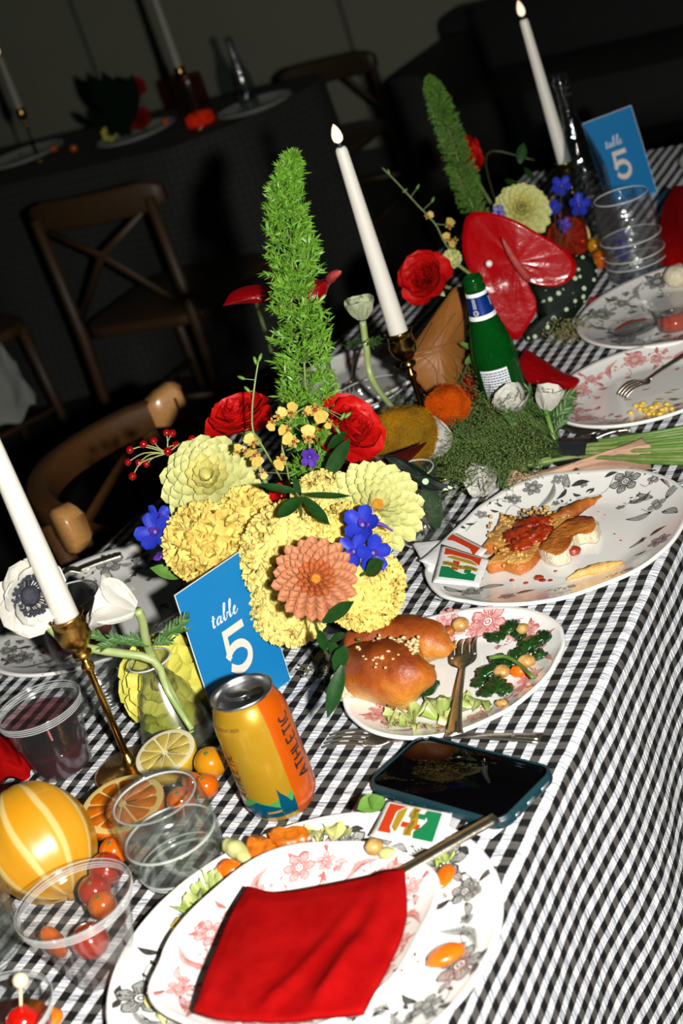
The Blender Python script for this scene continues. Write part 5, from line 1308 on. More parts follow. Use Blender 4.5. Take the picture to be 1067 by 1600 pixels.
# leaves of ruscus and the like
def leafmesh(L, W_, m, curl=.15, fold=.25, name='leaf', tip=1.3, nv=10): return petal(name, L, W_, m, fold, curl, tip, .25, .03, 6, nv, peak=.42)
ruscus_me = leafmesh(.05, .018, m_leafd)
def leafsprig(base, leaves, label, m=None, name='ruscus_sprig', cat='leaves', stem_pts=None):
    """leaves: (pixel of its foot, pixel of its tip, distance, width over length, face tilt)"""
    t = thing(name, base, label, cat, 'green leaf sprigs')
    for (a, b_, d, wl, tw) in leaves:
        p, q = dp(*a, d), dp(*b_, d - .012); y = (q - p); L = y.length; y.normalize(); z = (tocam(p) + CU * .4 + CR * tw).normalized(); x = y.cross(z).normalized(); z = x.cross(y)
        M_ = Matrix((x, y, z)).transposed().to_4x4(); M_.translation = p
        me = leafmesh(L, L * wl, m or m_leafd); inst('leaf', me, t, M_)
    pts = stem_pts or [base, dp(*leaves[0][0], leaves[0][2] + .004)]
    b = MB(); b.add(tube(spline(pts, 10), .0014, 6)); b.build('stem', m_dstem, t); return t
leafsprig(foot, [((470, 778), (432, 814), 1.535, .42, -.2), ((474, 776), (514, 826), 1.53, .30, .3), ((476, 772), (552, 780), 1.53, .14, .2), ((466, 768), (400, 760), 1.54, .2, 0), ((470, 775), (455, 740), 1.55, .25, 0)], 'dark pointed leaves spread over the large marigold head', stem_pts=[foot, dp(470, 800, 1.56), dp(472, 772, 1.535)])
leafsprig(foot, [((508, 748), (549, 682), 1.62, .30, .2), ((512, 700), (546, 675), 1.635, .4, -.3)], 'dark green leaves in front of the right scarlet rose')
leafsprig(foot, [((505, 972), (558, 940), 1.46, .34, .1)], 'single dark leaf under the peach dahlia', name='leaf_sprig')
leafsprig(foot, [((572, 895), (604, 878), 1.47, .7, .0), ((524, 870), (545, 858), 1.49, .5, 0)], 'small dark leaves under the blue blossoms')
leafsprig(at(512, 1085, .002), [((535, 1040), (512, 1125), 1.40, .28, 0), ((512, 1000), (540, 1045), 1.45, .35, .3), ((498, 985), (512, 1020), 1.46, .4, -.3), ((515, 1000), (545, 992), 1.44, .4, 0), ((540, 1010), (520, 1050), 1.425, .5, .3)], 'dark leaves drooping onto the cloth beside the bread roll', stem_pts=[dp(490, 965, 1.48), dp(505, 1010, 1.455), dp(530, 1060, 1.42)])
leafsprig(at(275, 905, .03), [((285, 900), (232, 890), 1.66, .42, .2)], 'single green leaf left of the near blue card', m_leafg, 'leaf_sprig')
leafsprig(at(560, 1265, .0), [((600, 1248), (556, 1268), 1.33, .6, .1), ((592, 1262), (572, 1246), 1.33, .7, 0)], 'bit of green leaf lying between the can and the phone', m_leafg, 'leaf_sprig')
leafsprig(V(-.33, .68, TZ + .06), [((742, 545), (715, 538), 2.03, .3, .1), ((740, 555), (725, 572), 2.03, .35, .1), ((735, 530), (742, 550), 2.03, .4, .3), ((738, 560), (744, 580), 2.03, .35, 0)], 'pale green leaflets showing left of the beer bottle', m_leafg)
leafsprig(V(-.42, 1.15, TZ + .1), [((812, 255), (818, 222), 2.6, .5, .1), ((820, 262), (835, 285), 2.6, .3, 0), ((790, 280), (815, 300), 2.6, .4, .4)], 'dark leaves behind the far yellow dahlia', stem_pts=[V(-.42, 1.15, TZ + .1), dp(760, 242, 2.6), dp(835, 250, 2.6)])

# anthuriums
m_spathe = mat('red_anthurium', srgb(178, 2, 10), .28, srgb(164, 0, 8), 18, coat=.35, bump=(45, .0016), spec=.3); m_spadix = mat('pink_spadix', srgb(196, 74, 66), .5, srgb(170, 50, 50), 200, bump=(500, .001))
m_dspathe = mat('dark_red_anthurium', srgb(150, 2, 8), .35, srgb(130, 0, 6), 18, bump=(38, .002), coat=.3)
def spathe(name, outline, d0, label, m, bulge=.02, dd=None, cat='anthurium', centre=None, foot_=None, spadix=None, group='red anthuriums'):
    """heart leaf whose outline is seen at those pixels; dd(px, py) bends it in depth"""
    dd = dd or (lambda x, y: 0)
    P_ = spline([(x, y, 0) for x, y in outline + [outline[0]]], 48)[:-1]
    cx, cy = centre or (sum(p.x for p in P_) / 48, sum(p.y for p in P_) / 48)
    c = dp(cx, cy, d0); t = thing(name, V(c.x, c.y, c.z), label, cat, group); rows = 10; mb = MB(); top, bot = [], []
    for r in range(rows + 1):
        u = r / rows
        for p in P_:
            x, y = cx + (p.x - cx) * u, cy + (p.y - cy) * u
            q = dp(x, y, d0 + dd(x - cx, y - cy) + bulge * u * u + .0014 * nz((x * .03, y * .03, 1), 1.5) + .0011 * math.cos(17 * math.atan2(y - cy, x - cx)) * min(1, 2.2 * u) * (1.1 - u)); top.append(q); bot.append(q - (CB * .0009))
    n = 48; fs = [(r * n + k, r * n + (k + 1) % n, (r + 1) * n + (k + 1) % n, (r + 1) * n + k) for r in range(rows) for k in range(n)]
    N_ = len(top); e = rows * n
    mb.add((top + bot, fs + [tuple(i + N_ for i in f[::-1]) for f in fs] + [(e + k, e + (k + 1) % n, e + (k + 1) % n + N_, e + k + N_) for k in range(n)]))
    mb.build('spathe', m, t)
    if spadix:
        a, b_ = spadix; b = MB(); b.add(tube(spline([dp(*a, d0 - .006), dp((a[0] + b_[0]) / 2 - 3, (a[1] + b_[1]) / 2, d0 - .022), dp(*b_, d0 - .032)], 10), [.0048, .0056, .0056, .0055, .0053, .005, .0047, .0043, .0036, .0026, .001], 12)); b.build('spadix', m_spadix, t)
    stem_to(t, c + CB * -.012, foot_ if foot_ is not None else V(c.x - .02, c.y + .05, TZ + .03), .0028, m_dstem); return t
spathe('anthurium', [(808, 413), (820, 436), (845, 447), (876, 446), (898, 430), (900, 412), (890, 396), (868, 380), (842, 365), (805, 344), (765, 332), (735, 333), (724, 352), (723, 395), (738, 434), (752, 470), (772, 500), (797, 526), (810, 531), (824, 510), (838, 487), (835, 462), (822, 440)], 2.2, 'large glossy red anthurium in the middle of the far centrepiece', m_spathe, .0, lambda x, y: .00028 * y - .0001 * x + .00012 * (abs(x) - x * .5) * (y < 30), centre=(806, 410), foot_=V(-.36, 1.02, TZ + .04), spadix=((826, 437), (784, 371)))
pb = dp(764, 412, 2.185); b = MB(); b.add(blob(pb, .0048, 0)); b.build('pearl_bead', mat('pearl', (.75, .72, .68), .15, coat=.8), None, pb, label='pearl resting on the large red anthurium', cat='pearl')
spathe('anthurium', [(822, 545), (850, 562), (880, 582), (905, 592), (898, 606), (880, 620), (866, 632), (845, 622), (826, 600), (815, 580), (812, 560)], 2.04, 'red anthurium lying right of the beer bottle, its tip at the far pink plate', m_dspathe, .01, lambda x, y: -.0007 * y)
spathe('anthurium', [(735, 560), (722, 582), (716, 610), (722, 640), (745, 640), (758, 620), (752, 590)], 2.09, 'dark red anthurium half hidden left of the beer bottle', m_dspathe, .01, lambda x, y: -.0006 * y)
spathe('anthurium', [(348, 478), (360, 458), (384, 447), (415, 445), (440, 452), (452, 466), (425, 474), (385, 474), (362, 476)], 1.86, 'red anthurium pointing left behind the fern spire', m_dspathe, .012, lambda x, y: -.0004 * y, foot_=V(-.36, .33, TZ + .05))
spathe('anthurium', [(480, 432), (500, 437), (520, 428), (530, 428), (515, 446), (508, 462), (494, 476), (470, 478), (462, 455), (470, 440)], 1.80, 'red anthurium with a pale tip showing right of the fern spire', m_dspathe, .012, lambda x, y: -.0004 * y, foot_=V(-.33, .33, TZ + .05), spadix=((515, 436), (533, 424)))
spathe('red_petal', [(915, 478), (925, 464), (938, 468), (945, 478), (925, 488)], 2.33, 'scrap of red petal beside the spotted leaf', m_dspathe, .002, cat='petal', foot_=dp(905, 490, 2.34))
# spotted leaf
N = NT('spotted_leaf'); vo = N.n('ShaderNodeTexVoronoi'); vo.inputs['Scale'].default_value = 82; N.l(N.co(), vo.inputs['Vector']); vo.inputs['Randomness'].default_value = .8
N.setp(Base_Color=N.ramp(vo.outputs['Distance'], [(0.0, srgb(196, 214, 180)), (.24, srgb(196, 214, 180)), (.30, srgb(9, 24, 12)), (1.0, srgb(7, 20, 10))]), Roughness=.6); N.b.inputs['Specular IOR Level'].default_value = .2; m_spot = N.m
spathe('begonia_leaf', [(846, 498), (838, 470), (832, 446), (848, 430), (880, 410), (912, 396), (930, 410), (932, 440), (915, 470), (898, 495), (884, 520), (862, 542), (834, 548), (820, 530), (822, 512)], 2.28, 'dark spotted leaf below the large red anthurium', m_spot, .012, cat='leaf', centre=(858, 490), group='spotted leaves')
spathe('begonia_leaf', [(598, 712), (625, 715), (660, 735), (690, 754), (712, 764), (680, 766), (648, 756), (620, 738)], 1.66, 'narrow dark spotted leaf above the clear vase of leaves', m_spot, .004, cat='leaf', group='spotted leaves', foot_=at(640, 800, .03))
# brown magnolia leaf
N = NT('brown_leaf'); base = N.ramp(N.noise(14, 4, .6), [(.3, srgb(132, 80, 28)), (.7, srgb(156, 98, 36))]); N.setp(Base_Color=base, Roughness=.55); N.bump(N.noise(160, 3, .6), .0004); m_brownleaf = N.m
def magnolia():
    d0 = 2.06; out = [(735, 455), (728, 520), (724, 580), (716, 635), (690, 645), (664, 610), (640, 585), (618, 572), (640, 545), (662, 515), (690, 475), (712, 448)]
    t = spathe('magnolia_leaf', out, d0, 'broad brown dried leaf standing behind the middle candle holder', m_brownleaf, .02, lambda x, y: .00025 * x, cat='leaf', group='dried brown leaves')
    f = lambda x, y: dp(x, y, d0 + .00025 * (x - 690) - .0035 + .02 * (((x - 690) / 60) ** 2 + ((y - 560) / 90) ** 2) * .35)
    b = MB(); b.add(tube([f(x, y) for x, y in [(616, 574), (650, 552), (690, 540), (728, 530)]], [.0016, .0014, .001, .0006], 6))
    b.build('midrib', m_brownleaf, t)
    for a in ([(650, 552), (668, 520), (676, 505)], [(672, 546), (700, 505), (712, 490)], [(655, 551), (680, 575), (684, 600)], [(690, 540), (712, 565), (716, 590)], [(700, 538), (718, 510), (724, 500)]):
        b = MB(); b.add(tube(spline([f(*q) for q in a], 8), .0006, 5)); b.build('vein', m_brownleaf, t)
magnolia()
m_darkleaf2 = mat('dark_maroon_leaf', srgb(70, 18, 10), .3, srgb(52, 12, 8), 20, coat=.4)
spathe('magnolia_leaf', [(505, 745), (515, 722), (560, 708), (600, 712), (650, 702), (668, 690), (640, 720), (618, 728), (575, 735), (535, 742)], 1.70, 'dark maroon leaf lying behind the ochre-centred dahlia', m_darkleaf2, .006, lambda x, y: -.0008 * y, cat='leaf', group='dried brown leaves', foot_=foot)

# anemones of the bud vase
m_pstem = mat('pale_green_stem', srgb(150, 172, 96), .4, srgb(172, 188, 124), 60, coat=.1)
m_white = pmat('white_petal', srgb(236, 234, 224), srgb(228, 226, 212), .2, .6); m_blackc = mat('black_anemone_centre', (.012, .012, .02), .7, (.03, .03, .05), 300, bump=(600, .001)); m_greenish = pmat('greenish_white_petal', srgb(206, 214, 178), srgb(188, 198, 152), .15, .6)
def anemone(pos, R, axis, label, foot_, stem_pts, n=7, open_=20, roll=0.0, centre=True, m=None, frill=None, group='white anemones', Wf=1.0):
    t = thing('anemone', pos, label, 'anemone', group); m = m or m_white
    ps = [petal('petal', R, R * .86 * Wf, m, .30, .18, .38, .35, .10, 8, 9, seed=s, peak=.62, notch=.05) for s in (1, 4, 8)]
    head(t, pos, axis, [(n, ps, open_, R * .06, -.001, 1.0, 9), (max(3, n - 3), ps, open_ + 18, R * .05, .001, .86, 8)], roll)
    A = frame(axis, pos=pos)
    if centre:
        b = MB(); b.add(blob((0, 0, R * .17), (R * .27, R * .27, R * .19), .1, 5, 1, 18, 10), 0, A); b.build('flower_centre', m_blackc, t)
        b = MB()
        for k in range(150):
            a = 2 * pi * k / 150 + rnd.uniform(-.1, .1); r = R * rnd.uniform(.36, .54); e = V(r * math.cos(a), r * math.sin(a), R * rnd.uniform(.26, .36))
            b.add(tube([V(.15 * R * math.cos(a), .15 * R * math.sin(a), R * .04), e], .0003, 3, False), 0, A); b.add(blob(e, (.0018, .0018, .0013), 0, 1, 0, 5, 4), 0, A)
        b.build('stamens', m_blackc, t, kind='stuff')
    P_ = [pos - axis.normalized() * .003] + stem_pts
    b = MB(); b.add(tube(spline(P_, 18), [.0042 - .0016 * max(0, (k - 11) / 7) for k in range(19)], 10)); b.build('stem', m_pstem, t)
    if frill:
        c = frill; A2 = frame((P_[0] - P_[1]).normalized() if frill is True else axis, pos=c if isinstance(c, Vector) else pos - axis.normalized() * R * .55)
        for k in range(11):
            inst('frill_leaf', frill_me[k % 2], t, A2 @ Matrix.Rotation(k * .57, 4, 'Z') @ Matrix.Translation((0, .002, 0)) @ Matrix.Rotation(math.radians(rnd.uniform(-25, 15)), 4, 'X') @ Matrix.Scale(R / .036 * rnd.uniform(.8, 1.15), 4))
    return t
def cutleaf(L, m, seed):                          # a deeply cut leaf: a rib with pointed lobes
    b = MB(); rr = random.Random(seed)
    for k in range(9):
        u = .15 + .85 * k / 8; sg = 1 if k % 2 else -1; y0 = L * u * .75; ang = sg * rr.uniform(.4, .8) if k < 8 else 0; l = L * (.42 - .2 * abs(u - .5))
        M_ = Matrix.Translation((0, y0, L * .06 * math.sin(u * 3))) @ Matrix.Rotation(-ang, 4, 'Z') @ Matrix.Rotation(rr.uniform(-.4, .5), 4, 'X')
        b.add(grid(2, 5, lambda a, v: ((a - .5) * l * .30 * math.sin(pi * min(.12 + v * .88, 1)) ** .8, l * v, l * .12 * abs(a - .5) + .1 * l * v * v)), 0, M_)
    b.add(grid(2, 6, lambda a, v: ((a - .5) * L * .10 * (1 - .6 * v), L * .8 * v, L * .06 * math.sin(v * 3))))
    return b.mesh('frill_leaf', m)
m_frill = mat('anemone_leaf', srgb(84, 122, 58), .5, srgb(64, 104, 44), 60, trl=.1)
frill_me = [cutleaf(.030, m_frill, 2), cutleaf(.027, m_frill, 6)]
mouth = dp(240, 1032, 1.535); vbase = dp(300, 1140, 1.53)
p = dp(42, 930, 1.50); anemone(p, .037, tocam(p) * .8 + CR * .45 - CU * .12, 'white anemone with a black centre facing out at the left edge', None, [dp(66, 968, 1.525), dp(108, 1005, 1.54), dp(170, 1018, 1.535), mouth, dp(262, 1080, 1.545), vbase], 8, 10, .3)
p = dp(210, 952, 1.49); anemone(p, .042, -CR * .75 + CU * .25 + tocam(p) * .05, 'white anemone turned sideways above the bud vase', None, [dp(222, 968, 1.50), dp(228, 1000, 1.52), dp(240, 1030, 1.54), dp(272, 1090, 1.55), dp(300, 1145, 1.545)], 6, 50, .0, False, Wf=1.2)
def vase_leaf(a, b_, d, label):
    p, q = dp(*a, d), dp(*b_, d); t = thing('cut_leaf', p, label, 'leaf', 'cut leaves of the bud vase')
    y = (q - p); L = y.length; y.normalize(); 
    for k in range(5):
        c = p.lerp(q, k / 5.5); dd_ = (y + CU * rnd.uniform(-.6, .5)).normalized(); z = (V(0, 0, 1) * .5 + tocam(p) * .8).normalized(); x = dd_.cross(z).normalized(); z = x.cross(dd_)
        M_ = Matrix((x, dd_, z)).transposed().to_4x4() @ Matrix.Scale(.8, 4); M_.translation = c; inst('leaflet', frill_me[k % 2], t, M_)
    b = MB(); b.add(tube([p, q], .0009, 6)); b.build('stem', m_frill, t)
vase_leaf((232, 1010), (150, 1000), 1.52, 'feathery leaf reaching left from the bud vase, under the sideways anemone')
vase_leaf((238, 1008), (282, 978), 1.515, 'feathery leaf reaching right from the bud vase to the near blue card')
# greenish ranunculus behind the candle
p = seen(566, 498, 1.98); anemone(p, .030, CU * .9 - CR * .15 + tocam(p) * .35, 'greenish white anemone above a green ruff, left of the middle candle', None, [dp(572, 540, 1.99), dp(585, 600, 1.99), V(-.40, .66, TZ + .01)], 7, 52, .4, False, m_greenish, dp(571, 535, 1.985), Wf=1.2)

# blue blossoms
m_del = pmat('delphinium_blue_petal', srgb(28, 62, 196), srgb(48, 52, 180), .12, .5, 120); m_viol = pmat('violet_petal', srgb(74, 50, 168), srgb(110, 60, 170), .12, .5, 120); m_lav = pmat('lavender_petal', srgb(150, 150, 215), srgb(120, 120, 200), .12)
def blossom(px, py, d, R, label, ax=(0, 0, 1), m=None, spur=None, foot_=None, n=5, group='blue delphinium blossoms', cat='blossom'):
    p = dp(px, py, d); A3 = CR * ax[0] + CU * ax[1] + tocam(p) * ax[2]; t = thing('delphinium_blossom', p, label, cat, group); m = m or m_del
    ps = [petal('petal', R, R * .72, m, .35, .12, .5, .3, .08, 6, 7, seed=s) for s in (1, 2)]
    head(t, p, A3, [(n, ps, 18, R * .08, 0, 1.0, 14), (3, [petal('petal', R * .5, R * .35, m_viol, .5, .1, .5, .3)], 55, 0, .001, 1.0, 12)], px * .3)
    b = MB(); b.add(blob(p + A3.normalized() * R * .22, (R * .10,) * 3, .2, 3, 1, 8, 6)); b.build('flower_eye', m_lav, t)
    if spur: 
        q = [dp(*s_, d - .004) for s_ in spur]; b = MB(); b.add(tube(spline([p] + q, 8), [.003, .0028, .0026, .0022, .002, .0017, .0014, .0011, .0007], 7)); b.build('spur', m_viol, t)
    if foot_ is not None: stem_to(t, p, foot_, .0009, m_dstem)
    return t
blossom(243, 832, 1.63, .021, 'blue blossom with violet tips hanging left of the pale carnation', (-.1, .1, 1), foot_=dp(330, 860, 1.66))
blossom(247, 812, 1.64, .016, 'blue blossom behind and above the hanging one at the left', (.4, .5, .6), foot_=dp(330, 860, 1.66))
blossom(252, 862, 1.63, .012, 'violet petals dangling under the hanging blue blossom', (0, -.8, .4), m_viol, foot_=dp(330, 860, 1.66), n=3)
blossom(568, 822, 1.50, .020, 'blue blossom with a dark spur over the ochre-centred dahlia', (-.25, .25, 1), spur=[(592, 818), (614, 830)], foot_=foot)
blossom(555, 862, 1.485, .017, 'blue blossom at the top right of the peach dahlia', (-.3, 0, 1), foot_=foot)
blossom(581, 864, 1.49, .018, 'blue blossom half under a dark leaf beside the peach dahlia', (.3, 0, 1), foot_=foot)
blossom(484, 714, 1.645, .011, 'small blue blossom among the lowest fern needles', (0, 0, 1), m_viol, foot_=foot)
fb2 = V(-.34, 1.12, TZ + .04)
for px, py, R, lb in ((877, 291, .016, 'topmost blue blossom by the far candle holder'), (866, 324, .013, 'blue blossom right beside the far yellow dahlia'), (904, 321, .018, 'blue blossom in front of the tall clear bottle'), (881, 352, .012, 'violet blue blossom before the orange slice'), (971, 372, .013, 'upper blue blossom in front of the clear jar'), (974, 395, .013, 'lower blue blossom in front of the clear jar'), (948, 398, .009, 'small violet petal above the round orange tomato')):
    blossom(px, py, 2.46, R, lb, (.1, .1, 1), m_viol if 'violet' in lb else None, foot_=fb2 if px < 920 else dp(905, 408, 2.44))
blossom(781, 331, 2.36, .012, 'lavender blossom left of the far yellow dahlia', (-.3, -.2, .8), m_lav, foot_=fb2)

# oncidium sprays
m_onc = pmat('oncidium_yellow', srgb(236, 214, 112), srgb(226, 188, 80), .2, .5, 250); m_onc2 = pmat('oncidium_speckled', srgb(222, 190, 90), srgb(150, 78, 22), .2, .5, 500); m_oncb = mat('oncidium_brown', srgb(140, 60, 16), .6)
def oncidium(base, path, florets, label, buds=()):
    t = thing('orchid_spray', base, label, 'orchid', 'yellow orchid sprays')
    b = MB(); b.add(tube(spline(path, 24), .0010, 6)); b.build('stem', m_stem, t)
    lip = petal('petal', .010, .011, m_onc, .1, .15, .35, .25, .2, 6, 5); sm = petal('petal', .0058, .0026, m_onc2, .2, .1, .8, .4, .1, 4, 4)
    for px, py, d, s in florets:
        p = dp(px, py, d); A = frame(tocam(p) + CR * rnd.uniform(-.6, .6) + CU * rnd.uniform(-.5, .5), pos=p, roll=rnd.uniform(0, 6.3))
        inst('petal', lip, t, A @ Matrix.Scale(s, 4))
        for k in range(4): inst('petal', sm, t, A @ Matrix.Rotation(1.2 + k * 1.25, 4, 'Z') @ Matrix.Scale(s, 4))
        b = MB(); b.add(blob((0, 0, .001), (.0016 * s,) * 3, .2, 3, 1, 8, 5), 0, A); b.build('flower_eye', m_oncb, t)
        q = min(path, key=lambda v: (v - p).length); b = MB(); b.add(tube([p - tocam(p) * .001, q], .0005, 4, False)); b.build('floret_stalk', m_stem, t)
    for px, py, d, a in buds:
        p = dp(px, py, d); b = MB(); b.add(blob((0, 0, .003), (.0019, .0019, .0044), .1, 3, 1, 8, 6), 0, frame(CU * math.cos(a) + CR * math.sin(a), pos=p)); b.build('bud', m_leafg, t)
        q = min(spline(path, 24), key=lambda v: (v - p).length); b = MB(); b.add(tube([p, q], .0005, 4, False)); b.build('bud_stalk', m_stem, t)
pth = [foot, dp(450, 740, 1.63), dp(440, 690, 1.62), dp(452, 660, 1.615), dp(470, 640, 1.61), dp(495, 632, 1.61)]
oncidium(foot, pth, [(493, 640, 1.60, 1.5), (478, 645, 1.60, .8), (456, 645, 1.60, 1.1), (435, 650, 1.60, 1.0), (425, 660, 1.60, .9), (448, 672, 1.595, 1.0), (458, 690, 1.59, 1.2), (482, 684, 1.59, 1.3), (440, 718, 1.595, 1.2), (410, 738, 1.595, .7), (515, 660, 1.595, .7)], 'cluster of small yellow and brown orchid flowers in front of the fern spire', [(533, 655, 1.6, .5), (525, 668, 1.6, 2.6), (540, 652, 1.6, .8)])
pth2 = [dp(440, 750, 1.62), dp(412, 700, 1.60), dp(396, 675, 1.60), dp(394, 640, 1.60), dp(398, 600, 1.60), dp(404, 562, 1.60)]
oncidium(pth2[0], pth2, [(396, 692, 1.59, 1.1), (398, 712, 1.59, 1.2), (385, 705, 1.59, .9), (370, 706, 1.59, .8)], 'thin budding orchid stem rising in front of the left scarlet rose', [(405, 563, 1.6, .3), (400, 568, 1.6, -.3), (382, 592, 1.6, -1.2), (390, 612, 1.6, -.8)])
pth3 = [V(-.35, 1.0, TZ + .06), dp(712, 398, 2.30), dp(680, 350, 2.30), dp(652, 320, 2.30), dp(620, 285, 2.30), dp(597, 262, 2.30)]
oncidium(pth3[0], pth3, [(702, 352, 2.3, 1.2), (710, 376, 2.3, 1.1), (698, 374, 2.3, 1.0), (668, 338, 2.3, .9)], 'thin orchid spray arching left of the far anthurium', [(675, 315, 2.3, .4), (651, 295, 2.3, .5), (608, 272, 2.3, -.3), (630, 300, 2.3, .9)])
# berries
def berries():
    d = 1.70; hub = dp(262, 708, d); t = thing('berry_spray', hub, 'spray of round red berries at the left of the centrepiece', 'berries'); m_b = mat('red_berry', srgb(150, 8, 10), .1, coat=.8); m_tan = mat('pale_stalk', srgb(170, 170, 100), .6)
    me = MB().add(blob((0, 0, 0), .0042, .02, 2, 1, 16, 10)).mesh('berry', m_b)
    for px, py, mid in ((203, 703, (225, 698)), (200, 722, (225, 708)), (207, 744, (222, 722)), (217, 723, (235, 710)), (229, 725, (240, 715)), (224, 694, (245, 700)), (240, 689, (248, 700)), (269, 677, (262, 690)), (275, 696, (265, 698)), (300, 686, (280, 694)), (262, 705, (262, 700)), (260, 676, (262, 692))):
        p = dp(px, py, d + rnd.uniform(-.01, .01)); inst('berry', me, t, Matrix.Translation(p) @ Matrix.Scale(rnd.uniform(.9, 1.1), 4))
        b = MB(); b.add(tube(spline([hub, dp(*mid, d), p], 6), .0007, 5, False)); b.build('stalk', m_tan, t)
    b = MB(); b.add(tube(spline([hub, dp(275, 740, d), dp(300, 800, d - .02), foot], 10), .0014, 6)); b.build('stem', m_stem, t)
berries()
# fuzzy gold and orange heads
def cockscomb(px, py, d, R, label, c1, c2, ax, squash=.8):
    p = dp(px, py, d); p.z = max(p.z, TZ + R * .8); t = thing('celosia_head', p, label, 'flower', 'fuzzy flower heads'); m = mat(label.split()[1] + '_plush', c1, .9, c2, 25, bump=(420, .004), lo=.3, hi=.6, spec=.1)
    A = frame(CR * ax[0] + CU * ax[1] + tocam(p) * ax[2], pos=p)
    b = MB(); b.add(blob((0, 0, 0), (R, R, R * squash), .18, 1.3, px, 36, 22), 0, A); b.build('plush_head', m, t)
    rr = random.Random(px); vs, fs = [], []
    for k in range(2600):
        z = rr.uniform(-.9, 1); a = rr.uniform(0, 2 * pi); r = math.sqrt(1 - z * z); q = V(r * math.cos(a) * R, r * math.sin(a) * R, z * R * squash); n_ = q.normalized(); q = q * (1 + .18 * noise.noise(V(r * math.cos(a), r * math.sin(a), z) * 1.3 + V(px * 7.3, px * 3.1, px * 1.7)))
        s = n_.orthogonal().normalized() * .00035; e = q + n_ * .0035 + V(rr.uniform(-1, 1), rr.uniform(-1, 1), rr.uniform(-1, 1)) * .0016; b0 = len(vs); vs += [A @ (q - s), A @ (q + s), A @ e]; fs.append((b0, b0 + 1, b0 + 2))
    nb = MB(); nb.v, nb.f, nb.m = vs, fs, [0] * len(fs); nb.build('fuzz', m, t, kind='stuff', smooth=False)
    stem_to(t, p - (A.to_3x3() @ V(0, 0, R * .6)), V(p.x, p.y + .03, TZ + .004), .003, m_dstem)
cockscomb(634, 682, 1.86, .0345, 'fuzzy golden flower head left of the middle candle holder foot', srgb(196, 132, 8), srgb(140, 104, 18), (-.2, .6, .5), 1.0)
cockscomb(700, 634, 1.94, .0235, 'fuzzy orange flower head between the golden one and the beer bottle', srgb(226, 96, 0), srgb(206, 78, 0), (0, .5, .7), .95)

# clear vase of leaves behind the right dahlia
def leafvase():
    base = at(672, 842, 0); H = .085; pr = [(.022, 0), (.027, .001), (.0285, .006), (.029, .04), (.0285, H)]
    t, A = vessel('leaf_vase', base, pr, .0016, m_ripple, 'clear glass vase crammed with dark leaves beside the ochre-centred dahlia', 'vase', rings=((.028, H), (.0285, .006)))
    L = thing('leaf_bundle', base + V(0, 0, .004), 'dark leaves packed inside the clear glass vase', 'leaves')
    for k in range(9):
        a = k * .7; M_ = A @ Matrix.Translation((.013 * math.cos(a), .013 * math.sin(a), .012)) @ Matrix.Rotation(a, 4, 'Z') @ Matrix.Rotation(math.radians(82 + rnd.uniform(-6, 6)), 4, 'X') @ Matrix.Rotation(rnd.uniform(-.5, .5), 4, 'Y') @ Matrix.Scale(rnd.uniform(1.1, 1.7), 4)
        inst('leaf', ruscus_me, L, M_)
leafvase()

